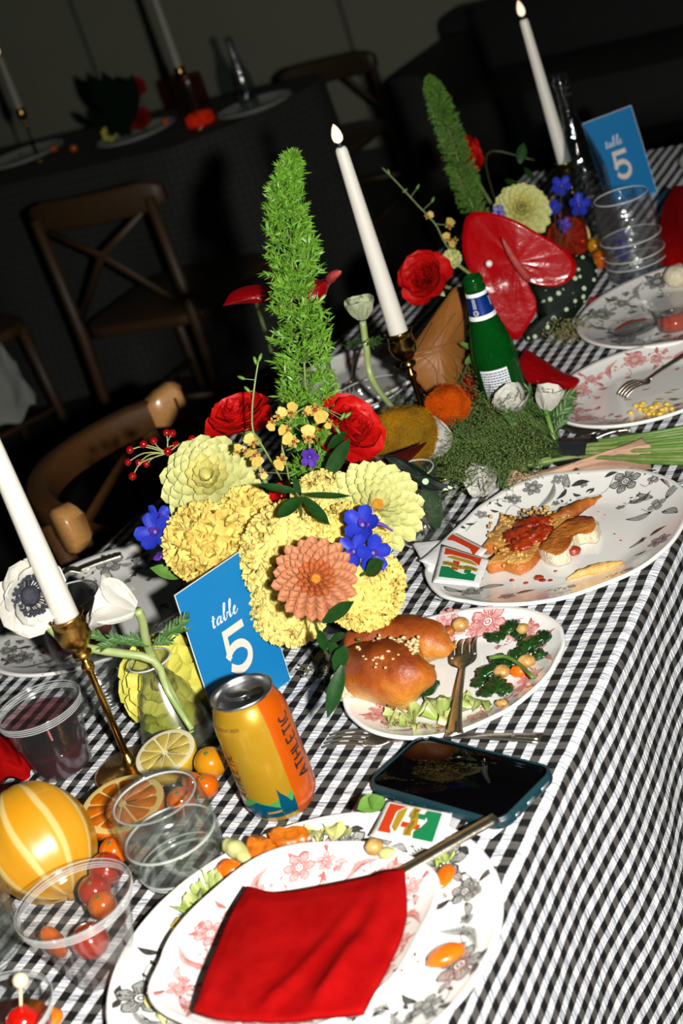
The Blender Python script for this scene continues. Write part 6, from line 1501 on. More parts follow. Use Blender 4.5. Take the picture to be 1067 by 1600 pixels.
# ------------------------------------------------------------------ the bouquet lying on the cloth
m_grass = mat('panicum_green', srgb(120, 140, 70), .6, srgb(92, 116, 48), 60); m_gdark = mat('panicum_dark', srgb(66, 90, 34), .6, srgb(84, 108, 44), 60)
def bouquet():
    tp = at(903, 700, .012); t = thing('bouquet', V(tp.x, tp.y, TZ), 'bouquet of fine grass and white anemones lying on the cloth, bound with black tape', 'bouquet')
    rr = random.Random(8); vs = MB(); tips = MB()
    spread = [(620, 640), (640, 690), (655, 730), (680, 600), (700, 570), (720, 640), (700, 700), (740, 600), (760, 640), (660, 660), (690, 740), (720, 760), (780, 600), (690, 780), (740, 700)]
    for k in range(150):
        if k < 45: a = spread[k % 15]; a = (a[0] + rr.uniform(-22, 30), a[1] + rr.uniform(-25, 25))
        else: a = (rr.uniform(690, 830), rr.uniform(620, 760))
        d0 = depth(tp) + rr.uniform(-.03, .02); h0 = .012
        st = at(885, rr.uniform(694, 714), .012 + rr.uniform(0, .008)); e = at(*a, max(.012, .03 + rr.uniform(-.015, .05))); md = st.lerp(e, .5) + V(0, 0, rr.uniform(0, .03)); P_ = spline([st, md, e], 8)
        vs.add(tube(P_, [.0006 - .00005 * i for i in range(9)], 3, False))
        for j in range(16 if k < 45 else 9):
            i = rr.randint(3, 7); c = P_[i].lerp(P_[i + 1], rr.random()); dd_ = ((P_[8] - P_[6]).normalized() + V(rr.uniform(-1, 1), rr.uniform(-1, 1), rr.uniform(-.4, 1)) * .7).normalized(); q = c + dd_ * rr.uniform(.012, .034)
            if q.z < TZ + .004: q.z = TZ + .004
            vs.add(tube([c, q], .00022, 3, False))
            for s_ in range(3):
                w_ = q.lerp(c, s_ * .25) + V(rr.uniform(-1, 1), rr.uniform(-1, 1), rr.uniform(0, 1)) * .0022; tips.add(blob(w_, (.00075, .00075, .0011), 0, 1, 0, 4, 3))
    vs.build('grass_blades', m_gdark, t, kind='stuff'); tips.build('grass_seeds', m_grass, t, kind='stuff')
    # blades and leaves that fill the middle
    lf = MB()
    for k in range(170):
        st = at(rr.uniform(700, 850), rr.uniform(650, 745), .010 + rr.uniform(0, .03)); e = st + (at(700, 690, .03) - at(850, 700, .02)).normalized() * rr.uniform(.02, .05) + V(rr.uniform(-1, 1), rr.uniform(-1, 1), rr.uniform(0, .6)) * .016
        e.z = max(e.z, TZ + .006); lf.add(tube([st, e], [.0009, .0003], 3, False))
    lf.build('fine_leaves', m_gdark, t, kind='stuff')
    A0 = at(880, 706, .012)
    for k in range(13):
        y0 = 690 + k * 2.2; b = MB(); P_ = spline([at(760 + rr.uniform(-40, 20), 700 + (k - 6) * 8, .02 + rr.uniform(0, .02)), at(880, y0 + 2, .010 + .004 * (k % 3)), at(925, y0, .010 + .004 * (k % 3)), at(1000, 680 + k * 3.4, .012 + .003 * (k % 4)), at(1090, 664 + k * 5, .010 + .003 * (k % 4))], 16)
        b.add(tube(P_, rr.uniform(.0016, .0031), 8)); b.build('stem', m_stem if k % 3 else m_leafg, t)
    b = MB(); q0, q1 = at(872, 706, .0165), at(926, 704, .0165); ax = (q1 - q0).normalized(); up_ = V(0, 0, 1); sd = ax.cross(up_)
    b.add(grid(20, 5, lambda u, v: q0.lerp(q1, v) + sd * (.0185 * math.cos(2 * pi * u)) + up_ * (.0150 * math.sin(2 * pi * u) + .0005 * nz((u * 4, v * 4, 0), 3)), True)); b.build('black_tape', mat('black_tape', (.012, .013, .016), .35, bump=(120, .001)), t, label='black binding tape')
    def bloom(px, py, h, R, ax, op, n, m=m_white):
        p = at(px, py, h); ps = [petal('petal', R, R * .95, m, .35, .22, .38, .45, .10, 8, 8, seed=s, peak=.6) for s in (1, 4)]; A3 = CR * ax[0] + CU * ax[1] + tocam(p) * ax[2]
        head(t, p, A3, [(n, ps, op, R * .05, 0, 1.0, 8), (n - 1, ps, op + 14, R * .05, .001, .85, 8), (n - 2, ps, op + 26, R * .03, .002, .7, 6)], px)
        b = MB(); b.add(tube(spline([p, p.lerp(q0, .5) + V(0, 0, .006), q0], 8), .003, 8)); b.build('stem', m_leafg, t)
        for k in range(5): inst('frill_leaf', frill_me[k % 2], t, frame(A3, pos=p - A3.normalized() * R * .3) @ Matrix.Rotation(k * 1.25, 4, 'Z') @ Matrix.Rotation(.2, 4, 'X') @ Matrix.Scale(1.0, 4))
    bloom(704, 690, .060, .040, (-.8, .15, .45), 44, 6); bloom(768, 738, .046, .036, (-.45, -.3, .6), 54, 6); bloom(812, 640, .062, .034, (-.4, .5, .5), 42, 6); bloom(852, 640, .060, .030, (.2, .9, .4), 52, 5)
    for k in range(26):
        px, py = rr.uniform(795, 868), rr.uniform(618, 680); p = at(px, py, .03 + rr.uniform(0, .02)); dd_ = CR * rr.uniform(-.8, .8) + CU * rr.uniform(-.2, .9) + V(0, 0, .3); dd_.normalize(); z = (tocam(p) + V(0, 0, .4)).normalized(); x = dd_.cross(z).normalized(); z = x.cross(dd_)
        M_ = Matrix((x, dd_, z)).transposed().to_4x4() @ Matrix.Scale(rr.uniform(.8, 1.2), 4); M_.translation = p; inst('frill_leaf', frill_me[k % 2], t, M_)
    b = MB(); b.add(tube(spline([at(812, 650, .04), at(850, 668, .03), at(886, 700, .014)], 10), .0036, 8)); b.build('stem', m_leafg, t)
bouquet()
m_rib = mat('dusty_pink_ribbon', srgb(206, 166, 138), .7, srgb(196, 154, 126), 40, bump=(500, .0003, (1, 12, 1)))
cloth_piece('ribbon', [at(772, 775, .006), at(850, 758, .007), at(930, 735, .0075), at(1022, 742, .006)], [at(838, 738, .008), at(880, 728, .009), at(940, 708, .022), at(1004, 684, .026)], [at(772, 775, .006), at(790, 762, .008), at(815, 748, .010), at(838, 738, .008)], [at(1022, 742, .006), at(1015, 720, .010), at(1017, 700, .020), at(1004, 684, .026)], .003, .0012, m_rib, 'dusty pink ribbon with a pinked end lying under the bouquet stems', 'ribbon', None, fold=lambda u, v: .004 * math.exp(-((v - .3 - .4 * u) / .05) ** 2))
cloth_piece('ribbon', [at(786, 762, .004), at(800, 765, .004), at(825, 752, .004), at(835, 745, .004)], [at(795, 738, .02), at(805, 734, .021), at(818, 734, .02), at(826, 738, .016)], [at(786, 762, .004), at(788, 755, .010), at(792, 745, .016), at(795, 738, .02)], [at(835, 745, .004), at(833, 742, .008), at(830, 740, .012), at(826, 738, .016)], .004, .001, m_rib, 'short loop of dusty pink ribbon beside the lowest white anemone of the bouquet', 'ribbon')
# bits of moss and dried sprigs by the far leaf and the near card
def sprigbit(px, py, n, spread, label, c, h=.01):
    p0 = at(px, py, 0); t = thing('dried_sprig', p0, label, 'sprig', 'dried sprigs'); rr = random.Random(px); b = MB(); c_ = MB()
    for k in range(n):
        a = p0 + V(rr.uniform(-1, 1) * spread, rr.uniform(-1, 1) * spread, rr.uniform(.002, h)); q = a + V(rr.uniform(-1, 1), rr.uniform(-1, 1), rr.uniform(0, .6)) * .012; b.add(tube([a, q], .0004, 3, False)); c_.add(blob(q, (.0013,) * 3, .2, 3, 1, 5, 4))
    b.build('twigs', mat('twig', c, .8), t, kind='stuff'); c_.build('dry_buds', mat('dry_bud', tuple(x * 1.3 for x in c), .8), t, kind='stuff')
sprigbit(893, 535, 150, .022, 'dried olive sprig on the cloth between the spotted leaf and the far plates', srgb(120, 116, 66), .03)
sprigbit(452, 1000, 60, .014, 'dried sprig at the lower right edge of the near blue card', srgb(100, 92, 60))
sprigbit(505, 1055, 40, .016, 'dried twigs on the cloth left of the bread plate', srgb(90, 84, 52))

# ------------------------------------------------------------------ food
def pz(P, px, py, up=0.0):                     # a point resting on a plate
    x, y = P.loc(px, py); return P.on(x, y, up)
N = NT('baked_crust'); sp = N.n('ShaderNodeSeparateXYZ'); N.l(N.co('Generated'), sp.inputs[0])
g_ = N.math('ADD', sp.outputs[2], N.math('MULTIPLY_ADD', N.noise(38, 5, .65), .9, -.45))
N.setp(Base_Color=N.ramp(g_, [(.16, srgb(232, 192, 118)), (.40, srgb(208, 132, 44)), (.66, srgb(170, 82, 18)), (1.0, srgb(118, 44, 8))]), Roughness=.42); N.b.inputs['Coat Weight'].default_value = .08; N.bump(N.noise(120, 5, .7), .0016); m_crust = N.m
m_crumb = mat('white_crumb', srgb(240, 230, 204), .9, srgb(226, 208, 170), 120, bump=(220, .004)); m_seed = mat('garlic_bits', srgb(232, 206, 156), .5, srgb(210, 176, 120), 200); m_herb = mat('herb_bits', srgb(70, 100, 34), .5)
m_spin = mat('wilted_spinach', srgb(18, 46, 18), .16, srgb(34, 70, 26), 60, coat=.7, bump=(60, .004)); m_lett = mat('lettuce', srgb(168, 196, 84), .35, srgb(214, 220, 150), 40, trl=.25, bump=(90, .001), coat=.3); m_lettp = mat('pale_lettuce', srgb(226, 224, 160), .35, srgb(206, 212, 120), 40, trl=.2, coat=.3)
m_nut = mat('roasted_nut', srgb(214, 176, 104), .4, srgb(170, 112, 46), 60); m_carrot = mat('roasted_carrot', srgb(222, 118, 22), .35, srgb(150, 62, 10), 40, bump=(90, .002), coat=.3, lo=.45, hi=.7); m_pep = mat('orange_pepper_skin', srgb(236, 108, 14), .25, coat=.4); m_corn = mat('corn_kernel', srgb(234, 196, 76), .35)
m_tomred = mat('cooked_tomato', srgb(178, 62, 22), .25, srgb(140, 28, 8), 60, coat=.6, bump=(90, .003)); m_toast = mat('toast_top', srgb(214, 130, 50), .5, srgb(168, 84, 22), 30, bump=(140, .003)); m_cheese = mat('browned_cheese', srgb(232, 186, 104), .5, srgb(206, 140, 60), 50, bump=(160, .003)); m_crustd = mat('dark_toast_edge', srgb(140, 66, 16), .5, srgb(196, 112, 36), 40, bump=(120, .002))
def rough_tube(path, rad, amp, fr, seed, n=24, seg=26):
    vs, fs = tube(spline(path, seg), rad, n); return [v + (v - V(0, 0, 0)).normalized() * 0 + V(nz(v, fr, seed), nz(v, fr, seed + 5), nz(v, fr, seed + 9)) * amp for v in vs], fs
def prof_r(rs, seg):
    o = []
    for i in range(seg + 1):
        q = i / seg * (len(rs) - 1); j = min(int(q), len(rs) - 2); t = q - j; t = t * t * (3 - 2 * t); o.append(rs[j] + (rs[j + 1] - rs[j]) * t)
    return o
def bread():
    c = pz(breadp, 620, 1060); t = thing('bread_roll', c, 'torn knotted bread roll with a glossy brown crust and garlic topping', 'bread')
    b = MB(); b.add(rough_tube([at(536, 1052, .030), at(560, 1047, .032), at(605, 1052, .032), at(650, 1052, .033), at(676, 1042, .030)], prof_r([.012, .021, .0265, .0300, .0275, .018, .001], 26), .0055, 30, 3)); b.build('front_lobe', m_crust, t)
    b = MB(); b.add(rough_tube([at(540, 1024, .032), at(570, 1006, .034), at(615, 996, .036), at(660, 1000, .033), at(690, 1012, .026), at(712, 1014, .022)], prof_r([.008, .020, .022, .022, .020, .012, .001], 26), .005, 34, 7)); b.build('back_lobe', m_crust, t)
    b = MB(); b.add(blob(at(541, 1070, .020) + tocam(at(541, 1070, .02)) * .010, (.015, .015, .014), .45, 3.5, 5, 20, 12)); b.build('torn_crumb', m_crumb, t, label='white torn crumb')
    b = MB(); h_ = MB(); rr = random.Random(2)
    for k in range(150):
        u = rr.random(); px, py = 575 + 75 * u + rr.gauss(0, 9), 1008 - 16 * u + 18 * abs(u - .4) + rr.gauss(0, 7) + 8
        p = at(px, py, .057 - .006 * abs(u - .3) + rr.uniform(-.002, .003)); (b if k % 7 else h_).add(blob(p, (rr.uniform(.0014, .0034), rr.uniform(.0012, .0026), .0018), .3, 3, k, 6, 5))
    for k in range(14): p = at(600 + rr.gauss(0, 22), 1030 + rr.gauss(0, 7), .059); b.add(blob(p, (.0018, .0012, .001), .3, 3, k, 6, 5))
    b.build('garlic_topping', m_seed, t, kind='stuff'); h_.build('herb_flecks', m_herb, t, kind='stuff')
bread()
def lump(name, P, px, py, r, m, label, cat, up=.5, amp=.2, fr=2.5, seed=1, group=None, ax=None):
    q = pz(P, px, py); rz = r[2] if hasattr(r, '__len__') else r; c = q + V(0, 0, rz * up * 1.7); b = MB()
    b.add(blob((0, 0, 0), r, amp, fr, seed, 20, 12), 0, Matrix.Translation(c) @ Matrix.Rotation(ax or 0, 4, 'Z')); return b.build(name, m, None, q, label=label, cat=cat, group=group)
def leafpile(name, P, spots, m, label, cat, size, group=None, lift=.004, curl=1.0):
    c = pz(P, *spots[0]); t = thing(name, c, label, cat, group); ms = [ruffle('leaf', size, size * 1.3, m, s, 7, .28 * curl) for s in (1.1, 2.7)]
    for k, (px, py) in enumerate(spots):
        p = pz(P, px, py, lift); a = rnd.uniform(0, 6.3); inst('leaf', ms[k % 2], t, Matrix.Translation(p) @ Matrix.Rotation(a, 4, 'Z') @ Matrix.Rotation(rnd.uniform(-.1, .5), 4, 'X') @ Matrix.Translation((0, -size * .5, 0)))
    return t
leafpile('lettuce', breadp, [(620, 1128), (650, 1118), (680, 1122), (700, 1112), (735, 1108), (755, 1105), (640, 1135), (690, 1100)], m_lett, 'pale green lettuce shreds before the bread roll', 'lettuce', .022)
leafpile('lettuce', breadp, [(610, 1134), (660, 1138), (700, 1132)], m_lettp, 'creamy lettuce ribs at the near rim of the bread plate', 'lettuce', .020, None, .002)
b = MB(); b.add(rough_tube([pz(breadp, 606, 1112, .009), pz(breadp, 640, 1098, .011), pz(breadp, 672, 1088, .011), pz(breadp, 692, 1080, .009)], prof_r([.003, .0085, .009, .008, .002], 20), .002, 120, 4, 14, 20)); b.build('rolled_greens', m_spin, None, pz(breadp, 640, 1100), label='dark glossy rolled green leaf against the bread roll', cat='greens')
def spinach():
    t = thing('spinach', pz(breadp, 800, 1040), 'dark glossy wilted spinach across the right of the bread plate', 'spinach')
    for k, (px, py, r) in enumerate(((775, 1000, .010), (800, 985, .011), (812, 996, .008), (832, 1012, .013), (850, 1000, .010), (842, 1028, .009), (808, 1030, .011), (786, 1040, .012), (765, 1055, .012), (778, 1076, .013), (752, 1070, .009), (790, 1082, .009), (760, 1086, .008))):
        b = MB(); q = pz(breadp, px, py, r * .35); b.add(blob((0, 0, 0), (r, r * .75, r * .42), .55, 2.2, k + 1, 22, 14), 0, Matrix.Translation(q) @ Matrix.Rotation(k * 1.3, 4, 'Z')); b.build('wilted_leaf', m_spin, t)
    b = MB(); b.add(tube(spline([pz(breadp, 770, 1045, .012), pz(breadp, 795, 1044, .013), pz(breadp, 818, 1056, .012), pz(breadp, 836, 1070, .008)], 10), .0019, 8)); b.build('stem', m_leafg, t)
spinach()
NG = 'roasted nuts on the bread plate'
lump('hazelnut', breadp, 722, 984, (.0085, .0085, .007), m_nut, 'roasted nut near the fork tines on the bread plate', 'nut', .5, .1, 2, 1, NG)
lump('hazelnut', breadp, 704, 992, (.006, .006, .005), m_crustd, 'dark burnt nut touching the bread roll', 'nut', .5, .2, 2, 2, NG)
lump('hazelnut', breadp, 824, 1040, (.009, .008, .006), m_nut, 'golden nut at the right of the spinach', 'nut', .5, .2, 2, 3, NG)
lump('hazelnut', breadp, 786, 1056, (.008, .007, .006), m_nut, 'nut in the middle of the spinach', 'nut', .5, .2, 2, 4, NG)
lump('hazelnut', breadp, 820, 994, (.006, .006, .005), m_nut, 'small nut on the topmost spinach leaf', 'nut', 1.0, .2, 2, 5, NG)
lump('carrot_piece', breadp, 812, 1056, (.008, .006, .006), m_pep, 'small orange carrot bit beside the spinach stem', 'carrot', .5, .2, 2, 5)
lump('hazelnut', breadp, 784, 1102, (.006, .004, .003), m_nut, 'nut crumb at the near rim of the bread plate', 'nut', .5, .3, 2, 6, NG)
lump('garlic_clove', breadp, 836, 1030, (.005, .004, .003), m_crumb, 'white bit beside the golden nut on the bread plate', 'garlic', .9, .2, 2, 6)

# toast on the platter
def slice_(name, P, outline, h, m_top, m_side, t, amp=.003, seed=1, lift=.001):
    pts = [pz(P, *q, lift) for q in outline]; pts = spline(pts + [pts[0]], 40)[:-1]; n = 40
    c = sum(pts, Vector((0, 0, 0))) / n; vs, fs = [], []
    rows = [(1.0, 0), (1.02, h * .5), (.96, h * .95), (.75, h * 1.05), (.5, h), (.25, h)]
    for u, z in rows:
        for p in pts:
            q = c + (p - c) * u; q.z = p.z * .5 + c.z * .5 + z if z > 0 else p.z; vs.append(q + V(0, 0, amp * nz(q, 90, seed) * (z > 0)) + V(nz(q, 160, seed), nz(q, 160, seed + 3), 0) * amp * .6)
    vs.append(c + V(0, 0, h)); k0 = len(rows)
    for i in range(k0 - 1):
        for k in range(n): a, b_ = i * n + k, i * n + (k + 1) % n; fs.append((a, b_, b_ + n, a + n))
    for k in range(n): fs.append(((k0 - 1) * n + k, (k0 - 1) * n + (k + 1) % n, len(vs) - 1))
    b = MB(); b.v, b.f = vs, fs; b.m = [1 if i < 2 * n else 0 for i in range(len(fs))]; b.build(name, [m_top, m_side], t)
def toast():
    t = thing('tomato_toast', pz(platter, 840, 860), 'half-eaten slice of toast with cooked tomato and browned cheese', 'toast')
    slice_('toasted_bread', platter, [(756, 868), (775, 838), (790, 815), (830, 822), (860, 815), (886, 812), (905, 822), (880, 845), (850, 865), (835, 888), (812, 900), (790, 893), (768, 898), (765, 890), (800, 878), (790, 868)], .011, m_cheese, m_toast, t, .004, 2)
    for k, (px, py, r) in enumerate(((828, 838, .017), (845, 832, .014), (812, 852, .017), (835, 856, .016), (818, 868, .013), (852, 845, .012))):
        b = MB(); b.add(blob(pz(platter, px, py, .013), (r, r * .85, r * .36), .55, 2.6, k + 2, 22, 13)); b.build('tomato', m_tomred, t)
    b = MB(); rr = random.Random(5)
    for k in range(160):
        px, py = rr.choice([(790, 850), (800, 880), (870, 825), (840, 820), (800, 830)]); b.add(blob(pz(platter, px + rr.gauss(0, 13), py + rr.gauss(0, 8), .0125), (rr.uniform(.0012, .0026),) * 3, .3, 3, k, 6, 5))
    b.build('cheese_crumbs', m_cheese, t, kind='stuff')
    t2 = thing('toast_piece', pz(platter, 890, 850), 'torn piece of toast with a white crumb side, right of the tomato', 'toast')
    slice_('toasted_bread', platter, [(843, 872), (868, 845), (900, 825), (925, 822), (938, 832), (932, 848), (910, 850), (900, 862), (888, 880), (865, 885)], .013, m_toast, m_crumb, t2, .003, 6)
    b = MB(); b.add(blob(pz(platter, 896, 868, .006), (.009, .007, .005), .3, 2, 9, 14, 9)); b.build('tomato', m_tomred, t2)
    t3 = thing('toast_crust', pz(platter, 905, 810), 'long toast crust pointing right on the black-print plate', 'toast')
    b = MB(); b.add(rough_tube([pz(platter, 866, 826, .008), pz(platter, 892, 815, .010), pz(platter, 918, 800, .010), pz(platter, 942, 785, .008)], prof_r([.008, .0085, .007, .005, .001], 18), .002, 120, 4, 12, 18)); b.build('crust', m_crustd, t3)
    t4 = thing('toast_crust', pz(platter, 935, 895), 'flat pale crust scrap at the near rim of the black-print plate', 'toast')
    b = MB(); b.add(rough_tube([pz(platter, 885, 908, .002), pz(platter, 915, 898, .003), pz(platter, 945, 890, .003), pz(platter, 975, 880, .002)], prof_r([.001, .004, .006, .005, .001], 18), .002, 120, 8, 10, 18)); b.build('crust', m_cheese, t4)
    rr = random.Random(9); b = MB(); c0 = pz(platter, 850, 905)
    for px, py, r in ((842, 905, .006), (848, 908, .004), (822, 912, .003), (868, 893, .002), (930, 890, .004), (888, 862, .0015), (800, 908, .003), (970, 845, .0015), (945, 805, .0013), (860, 908, .003), (935, 800, .001), (960, 835, .0015)): b.add(blob(pz(platter, px, py, r * .3), (r, r * .6, r * .4), .4, 3, px, 8, 6))
    b.build('tomato_crumbs', m_tomred, None, c0, label='scattered red tomato crumbs on the black-print plate', cat='crumbs', kind='stuff')
toast()

# leftovers of the near plates
def chunk(P, pts, h, m, name, label, cat, seed, group=None):
    t = thing(name, pz(P, *pts[0]), label, cat, group); slice_('flesh', P, pts, h, m, m, t, .004, seed); return t
chunk(bigp, [(390, 1350), (396, 1328), (412, 1318), (432, 1330), (440, 1348), (420, 1362)], .014, m_carrot, 'roasted_carrot', 'roasted orange carrot chunk left of the larger one, below the can', 'carrot', 3, 'roasted carrots')
chunk(bigp, [(424, 1322), (432, 1308), (460, 1308), (488, 1312), (484, 1332), (455, 1342), (440, 1338)], .014, m_carrot, 'roasted_carrot', 'larger roasted orange carrot chunk directly below the can', 'carrot', 5, 'roasted carrots')
lump('orange_pepper_piece', bigp, 362, 1368, (.012, .009, .008), m_pep, 'orange pepper piece left of the pale lettuce rib', 'pepper', .5, .1, 2, 2, 'orange pepper pieces')
lump('orange_pepper_piece', bigp, 696, 1376, (.008, .014, .004), m_pep, 'orange pepper strip right of the knife on the big plate', 'pepper', .6, .1, 2, 2, 'orange pepper pieces')
lump('orange_pepper_piece', bigp, 700, 1502, (.015, .009, .006), m_pep, 'orange pepper piece at the near right of the big plate', 'pepper', .6, .1, 2, 4, 'orange pepper pieces', .8)
b = MB(); b.add(rough_tube([pz(bigp, 358, 1330, .008), pz(bigp, 380, 1345, .010), pz(bigp, 398, 1368, .010)], prof_r([.006, .008, .006, .002], 14), .002, 120, 4, 12, 14)); b.build('lettuce_rib', m_lettp, None, pz(bigp, 380, 1345), label='pale lettuce rib beside the roasted carrots', cat='lettuce')
leafpile('lettuce', bigp, [(312, 1412), (325, 1400), (340, 1392), (352, 1380), (302, 1425), (330, 1415)], m_lett, 'pale green lettuce at the left of the pink plate', 'lettuce', .022, None, .005)
leafpile('lettuce', bigp, [(500, 1310), (518, 1306), (530, 1312), (490, 1318)], m_lettp, 'yellowish lettuce beside the larger carrot chunk', 'lettuce', .020, None, .005)
leafpile('lettuce', bigp, [(250, 1570), (262, 1590), (255, 1550)], m_lettp, 'pale lettuce at the lower left of the big plate', 'lettuce', .016, None, .004)
leafpile('lettuce', bigp, [(690, 1352), (700, 1348)], m_lett, 'bit of lettuce beside the knife on the big plate', 'lettuce', .012, None, .004)
lump('corn_bit', bigp, 284, 1452, (.008, .006, .005), m_corn, 'yellow corn bit at the left rim of the pink plate', 'corn', .5, .3, 2, 2)
lump('chickpea', pinkp, 588, 1333, (.0075, .007, .007), m_nut, 'chickpea on the far rim of the pink plate by the sachet', 'chickpea', .5, .1, 2, 2)
lump('chickpea', pinkp, 606, 1338, (.007, .006, .004), m_lettp, 'flattened pale chickpea beside the round one', 'chickpea', .5, .1, 2, 3)
b = MB()
for k in range(8): p = pz(bigp, 425 + k * 9 + rnd.uniform(-3, 3), 1352 - k * 4 + rnd.uniform(-4, 4), .008); b.add(tube([p, p + V(rnd.uniform(-.01, .01), rnd.uniform(-.01, .01), .004)], .0015, 6))
b.build('cheese_shreds', m_crumb, None, pz(bigp, 440, 1345), label='white cheese shreds in front of the carrot chunks', cat='cheese', kind='stuff')
b = MB(); rr = random.Random(3)
for k in range(26): p = pz(fpink, rr.uniform(985, 1050), rr.uniform(632, 650), .002); b.add(blob(p, (.004, .003, .0025), .2, 2, k, 8, 6))
b.build('corn_kernels', m_corn, None, pz(fpink, 1010, 640), label='yellow corn kernels at the near rim of the far pink plate', cat='corn', kind='stuff')
lump('bread_bit', fblack, 1060, 446, (.018, .018, .016), m_crumb, 'round pale bread bit behind the dipping cup', 'bread', .5, .1, 2, 3)
N = NT('dried_dressing'); N.setp(Base_Color=srgb(176, 150, 90), Roughness=.25)
b = MB(); rr = random.Random(4)
for k in range(14):
    px, py = rr.uniform(950, 1060), rr.uniform(608, 640); P_ = fpink.loc(px, py); a = rr.uniform(-.4, .4); b.add(stroke([(P_[0] + .012 * j * math.cos(a) / 3, P_[1] + .012 * j * math.sin(a) / 3) for j in range(4)], [.001, .004, .003, .001], lambda u, v: fpink.on(u, v, .0006)))
b.build('dressing_smears', N.m, None, pz(fpink, 1005, 625), label='brown dressing smeared over the far pink plate', cat='smears', kind='stuff')
# glass lying on the plate behind the fern
gp = at(585, 640, .012); vessel('glass_dish', gp, [(.030, 0), (.040, .002), (.048, .012), (.052, .026)], .002, m_ripple, 'clear shallow glass dish behind the right scarlet rose', 'dish', rings=((.0515, .026),))

# ------------------------------------------------------------------ things on the table behind
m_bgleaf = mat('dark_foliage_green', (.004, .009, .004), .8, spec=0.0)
m_bgred = mat('dim_red_petal', (.16, .006, .006), .7, spec=.1); m_bgwax = mat('dim_wax', (.24, .235, .19), .6)  # wax is a darkened copy: light lost over distance put into its colour
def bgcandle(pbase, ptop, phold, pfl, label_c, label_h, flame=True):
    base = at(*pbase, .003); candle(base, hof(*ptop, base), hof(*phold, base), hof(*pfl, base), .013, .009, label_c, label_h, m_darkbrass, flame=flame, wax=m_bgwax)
m_wax_ = m_wax
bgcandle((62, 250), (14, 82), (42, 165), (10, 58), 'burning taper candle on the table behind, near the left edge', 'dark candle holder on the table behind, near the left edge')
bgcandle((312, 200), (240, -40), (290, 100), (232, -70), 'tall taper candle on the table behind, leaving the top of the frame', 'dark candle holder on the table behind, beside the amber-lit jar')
bj2 = at(316, 196, .003); m_redglass = thin_glass('dark_red_glass', (.66, .24, .16), .05)
Hx = hof(280, 122, bj2); t_, A_ = vessel('candle_jar', bj2, [(.036, 0), (.042, .002), (.044, .01), (.044, Hx * .9), (.042, Hx)], .002, m_redglass, 'dark red glass jar with an amber glow at its foot on the table behind', 'jar')
N = NT('amber_glow'); N.setp(Base_Color=(.9, .4, .05)); N.b.inputs['Emission Color'].default_value = (1, .26, .02, 1)
N.l(N.math('MULTIPLY_ADD', N.noise(60, 3, .6), 1.3, -.25), N.b.inputs['Emission Strength']); b = MB(); b.add(lathe([(.030, .003), (.039, .006), (.040, .030), (.030, .036)], 24), 0, A_); b.build('burning_wax', N.m, t_, label='glowing amber candle wax')
bb = at(392, 168, .003); Hb2 = hof(362, 55, bb)
vessel('clear_bottle', bb, [(r * Hb2 / .30, z * Hb2 / .30) for r, z in pt_], .002, m_bottle, 'clear glass bottle glinting on the table behind', 'bottle')
def bgflower(px, py, r, m, label, kind='rose'):
    p = at(px, py + r * 1.2, .003); d_ = ray(px, py); q = CP + d_ * ((min(p.y, 3.12) - CP.y) / d_.y); t = thing('distant_' + kind, q, label, 'flower', 'flowers on the table behind'); R = r * depth(q) / FPX
    me = petal('petal', R * .95, R * .9, m, .5, .1, .45, .4, .08, 5, 5); head(t, q, tocam(q) + V(0, 0, .4), [(6, me, 15, R * .05, 0, 1, 6), (5, me, 45, R * .05, R * .1, .8, 6), (4, me, 70, R * .05, R * .15, .6, 5)])
    stem_to(t, q, V(q.x, q.y + .02, TZ + .002), .003, m_dstem)
bgflower(212, 138, 20, m_bgred, 'upper dim red flower on the table behind'); bgflower(218, 188, 22, m_bgred, 'lower dim red flower on the table behind'); bgflower(172, 210, 15, m_lime, 'yellow-green flower on the table behind'); bgflower(180, 170, 14, m_leafg, 'dim green bud above the yellow-green flower behind')
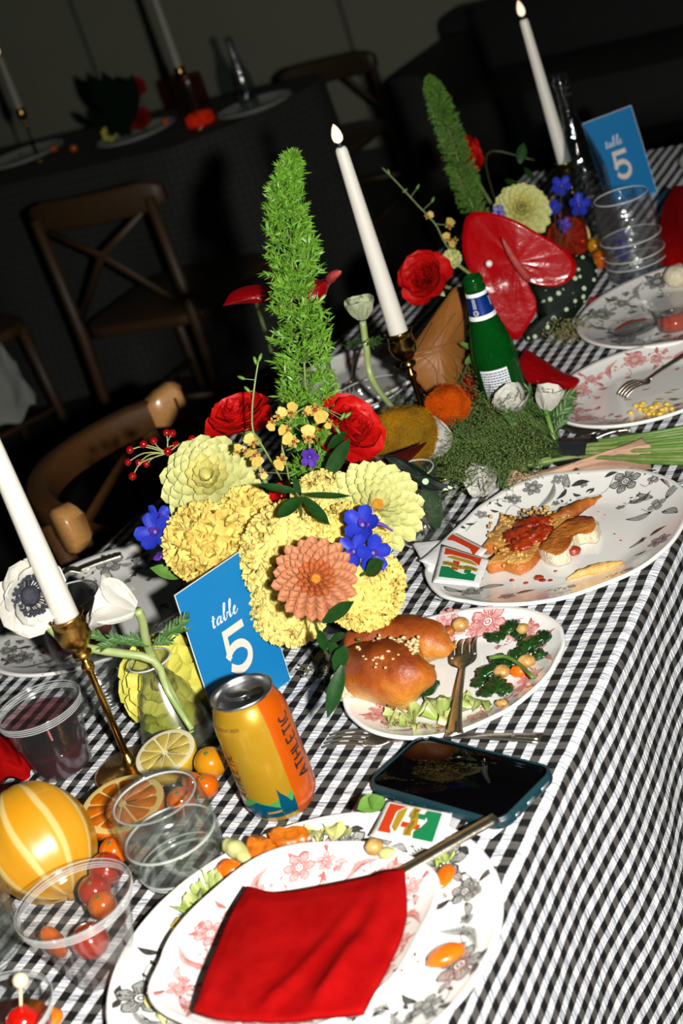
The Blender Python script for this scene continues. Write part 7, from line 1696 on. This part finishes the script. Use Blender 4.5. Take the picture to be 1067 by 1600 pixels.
def bgleaves():
    c = at(165, 238, .003); t = thing('dark_foliage', c, 'dark foliage around the flowers on the table behind', 'foliage'); d = depth(c)
    for k in range(16):
        a = (165 + rnd.uniform(-10, 40), 205 + rnd.uniform(-20, 10)); e = (a[0] + rnd.uniform(-60, 30), a[1] - rnd.uniform(20, 85)); p, q = dp(*a, d), dp(*e, d); y = (q - p); L = y.length; y.normalize(); z = tocam(p); x = y.cross(z).normalized(); z = x.cross(y)
        M_ = Matrix((x, y, z)).transposed().to_4x4(); M_.translation = p; inst('leaf', leafmesh(L, L * .35, m_bgleaf), t, M_)
bgleaves()
m_bgchina = mat('distance_dimmed_china', (.30, .32, .28), .5)  # white china darkened: the flash's falloff is painted into its colour
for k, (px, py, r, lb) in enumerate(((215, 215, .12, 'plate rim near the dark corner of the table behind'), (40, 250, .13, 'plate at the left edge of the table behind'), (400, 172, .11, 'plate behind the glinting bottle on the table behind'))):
    p = at(px, py, .003); p.y = min(max(p.y, BY0 + r + .01), BY1 - r - .01); Plate((p.x, p.y), r, 'distance-dimmed ' + lb, 'black', seed=40 + k, nmot=5, z=.003, group='plates on the table behind', china=m_bgchina).done()
for px, py, lb in ((115, 232, 'left'), (84, 232, 'middle'), (258, 190, 'right')):
    small_fruit('small_fruit', px, py, 6, depth(at(px, py, .02)), m_otom, 'tiny orange fruit glimmering on the table behind, %smost of three' % lb if lb != 'middle' else 'tiny orange fruit glimmering on the table behind, middle of three', 'fruit', 'tiny fruit on the table behind', rest=False)
# a grey cloth over a chair at the left edge
m_grey = mat('grey_linen', (.16, .17, .15), .9, (.2, .21, .19), 20, bump=(300, .0006))
g0 = dp(0, 590, 3.7)
def jacket():
    A_ = [dp(-30, 700, 3.75), dp(10, 660, 3.75), dp(35, 648, 3.75), dp(56, 632, 3.74)]; T_ = [dp(-30, 520, 3.8), dp(-5, 535, 3.8), dp(8, 545, 3.8), dp(22, 560, 3.78)]
    return cloth_piece('draped_cloth', A_, T_, [A_[0], A_[0].lerp(T_[0], .33), A_[0].lerp(T_[0], .66), T_[0]], [A_[3], A_[3].lerp(T_[3], .33) + CR * .01, A_[3].lerp(T_[3], .66), T_[3]], .02, .006, m_grey, 'grey cloth hanging over a chair at the left edge', 'cloth', None, 24, lambda u, v: .012 * math.sin(u * 9 + v * 3))
jacket()
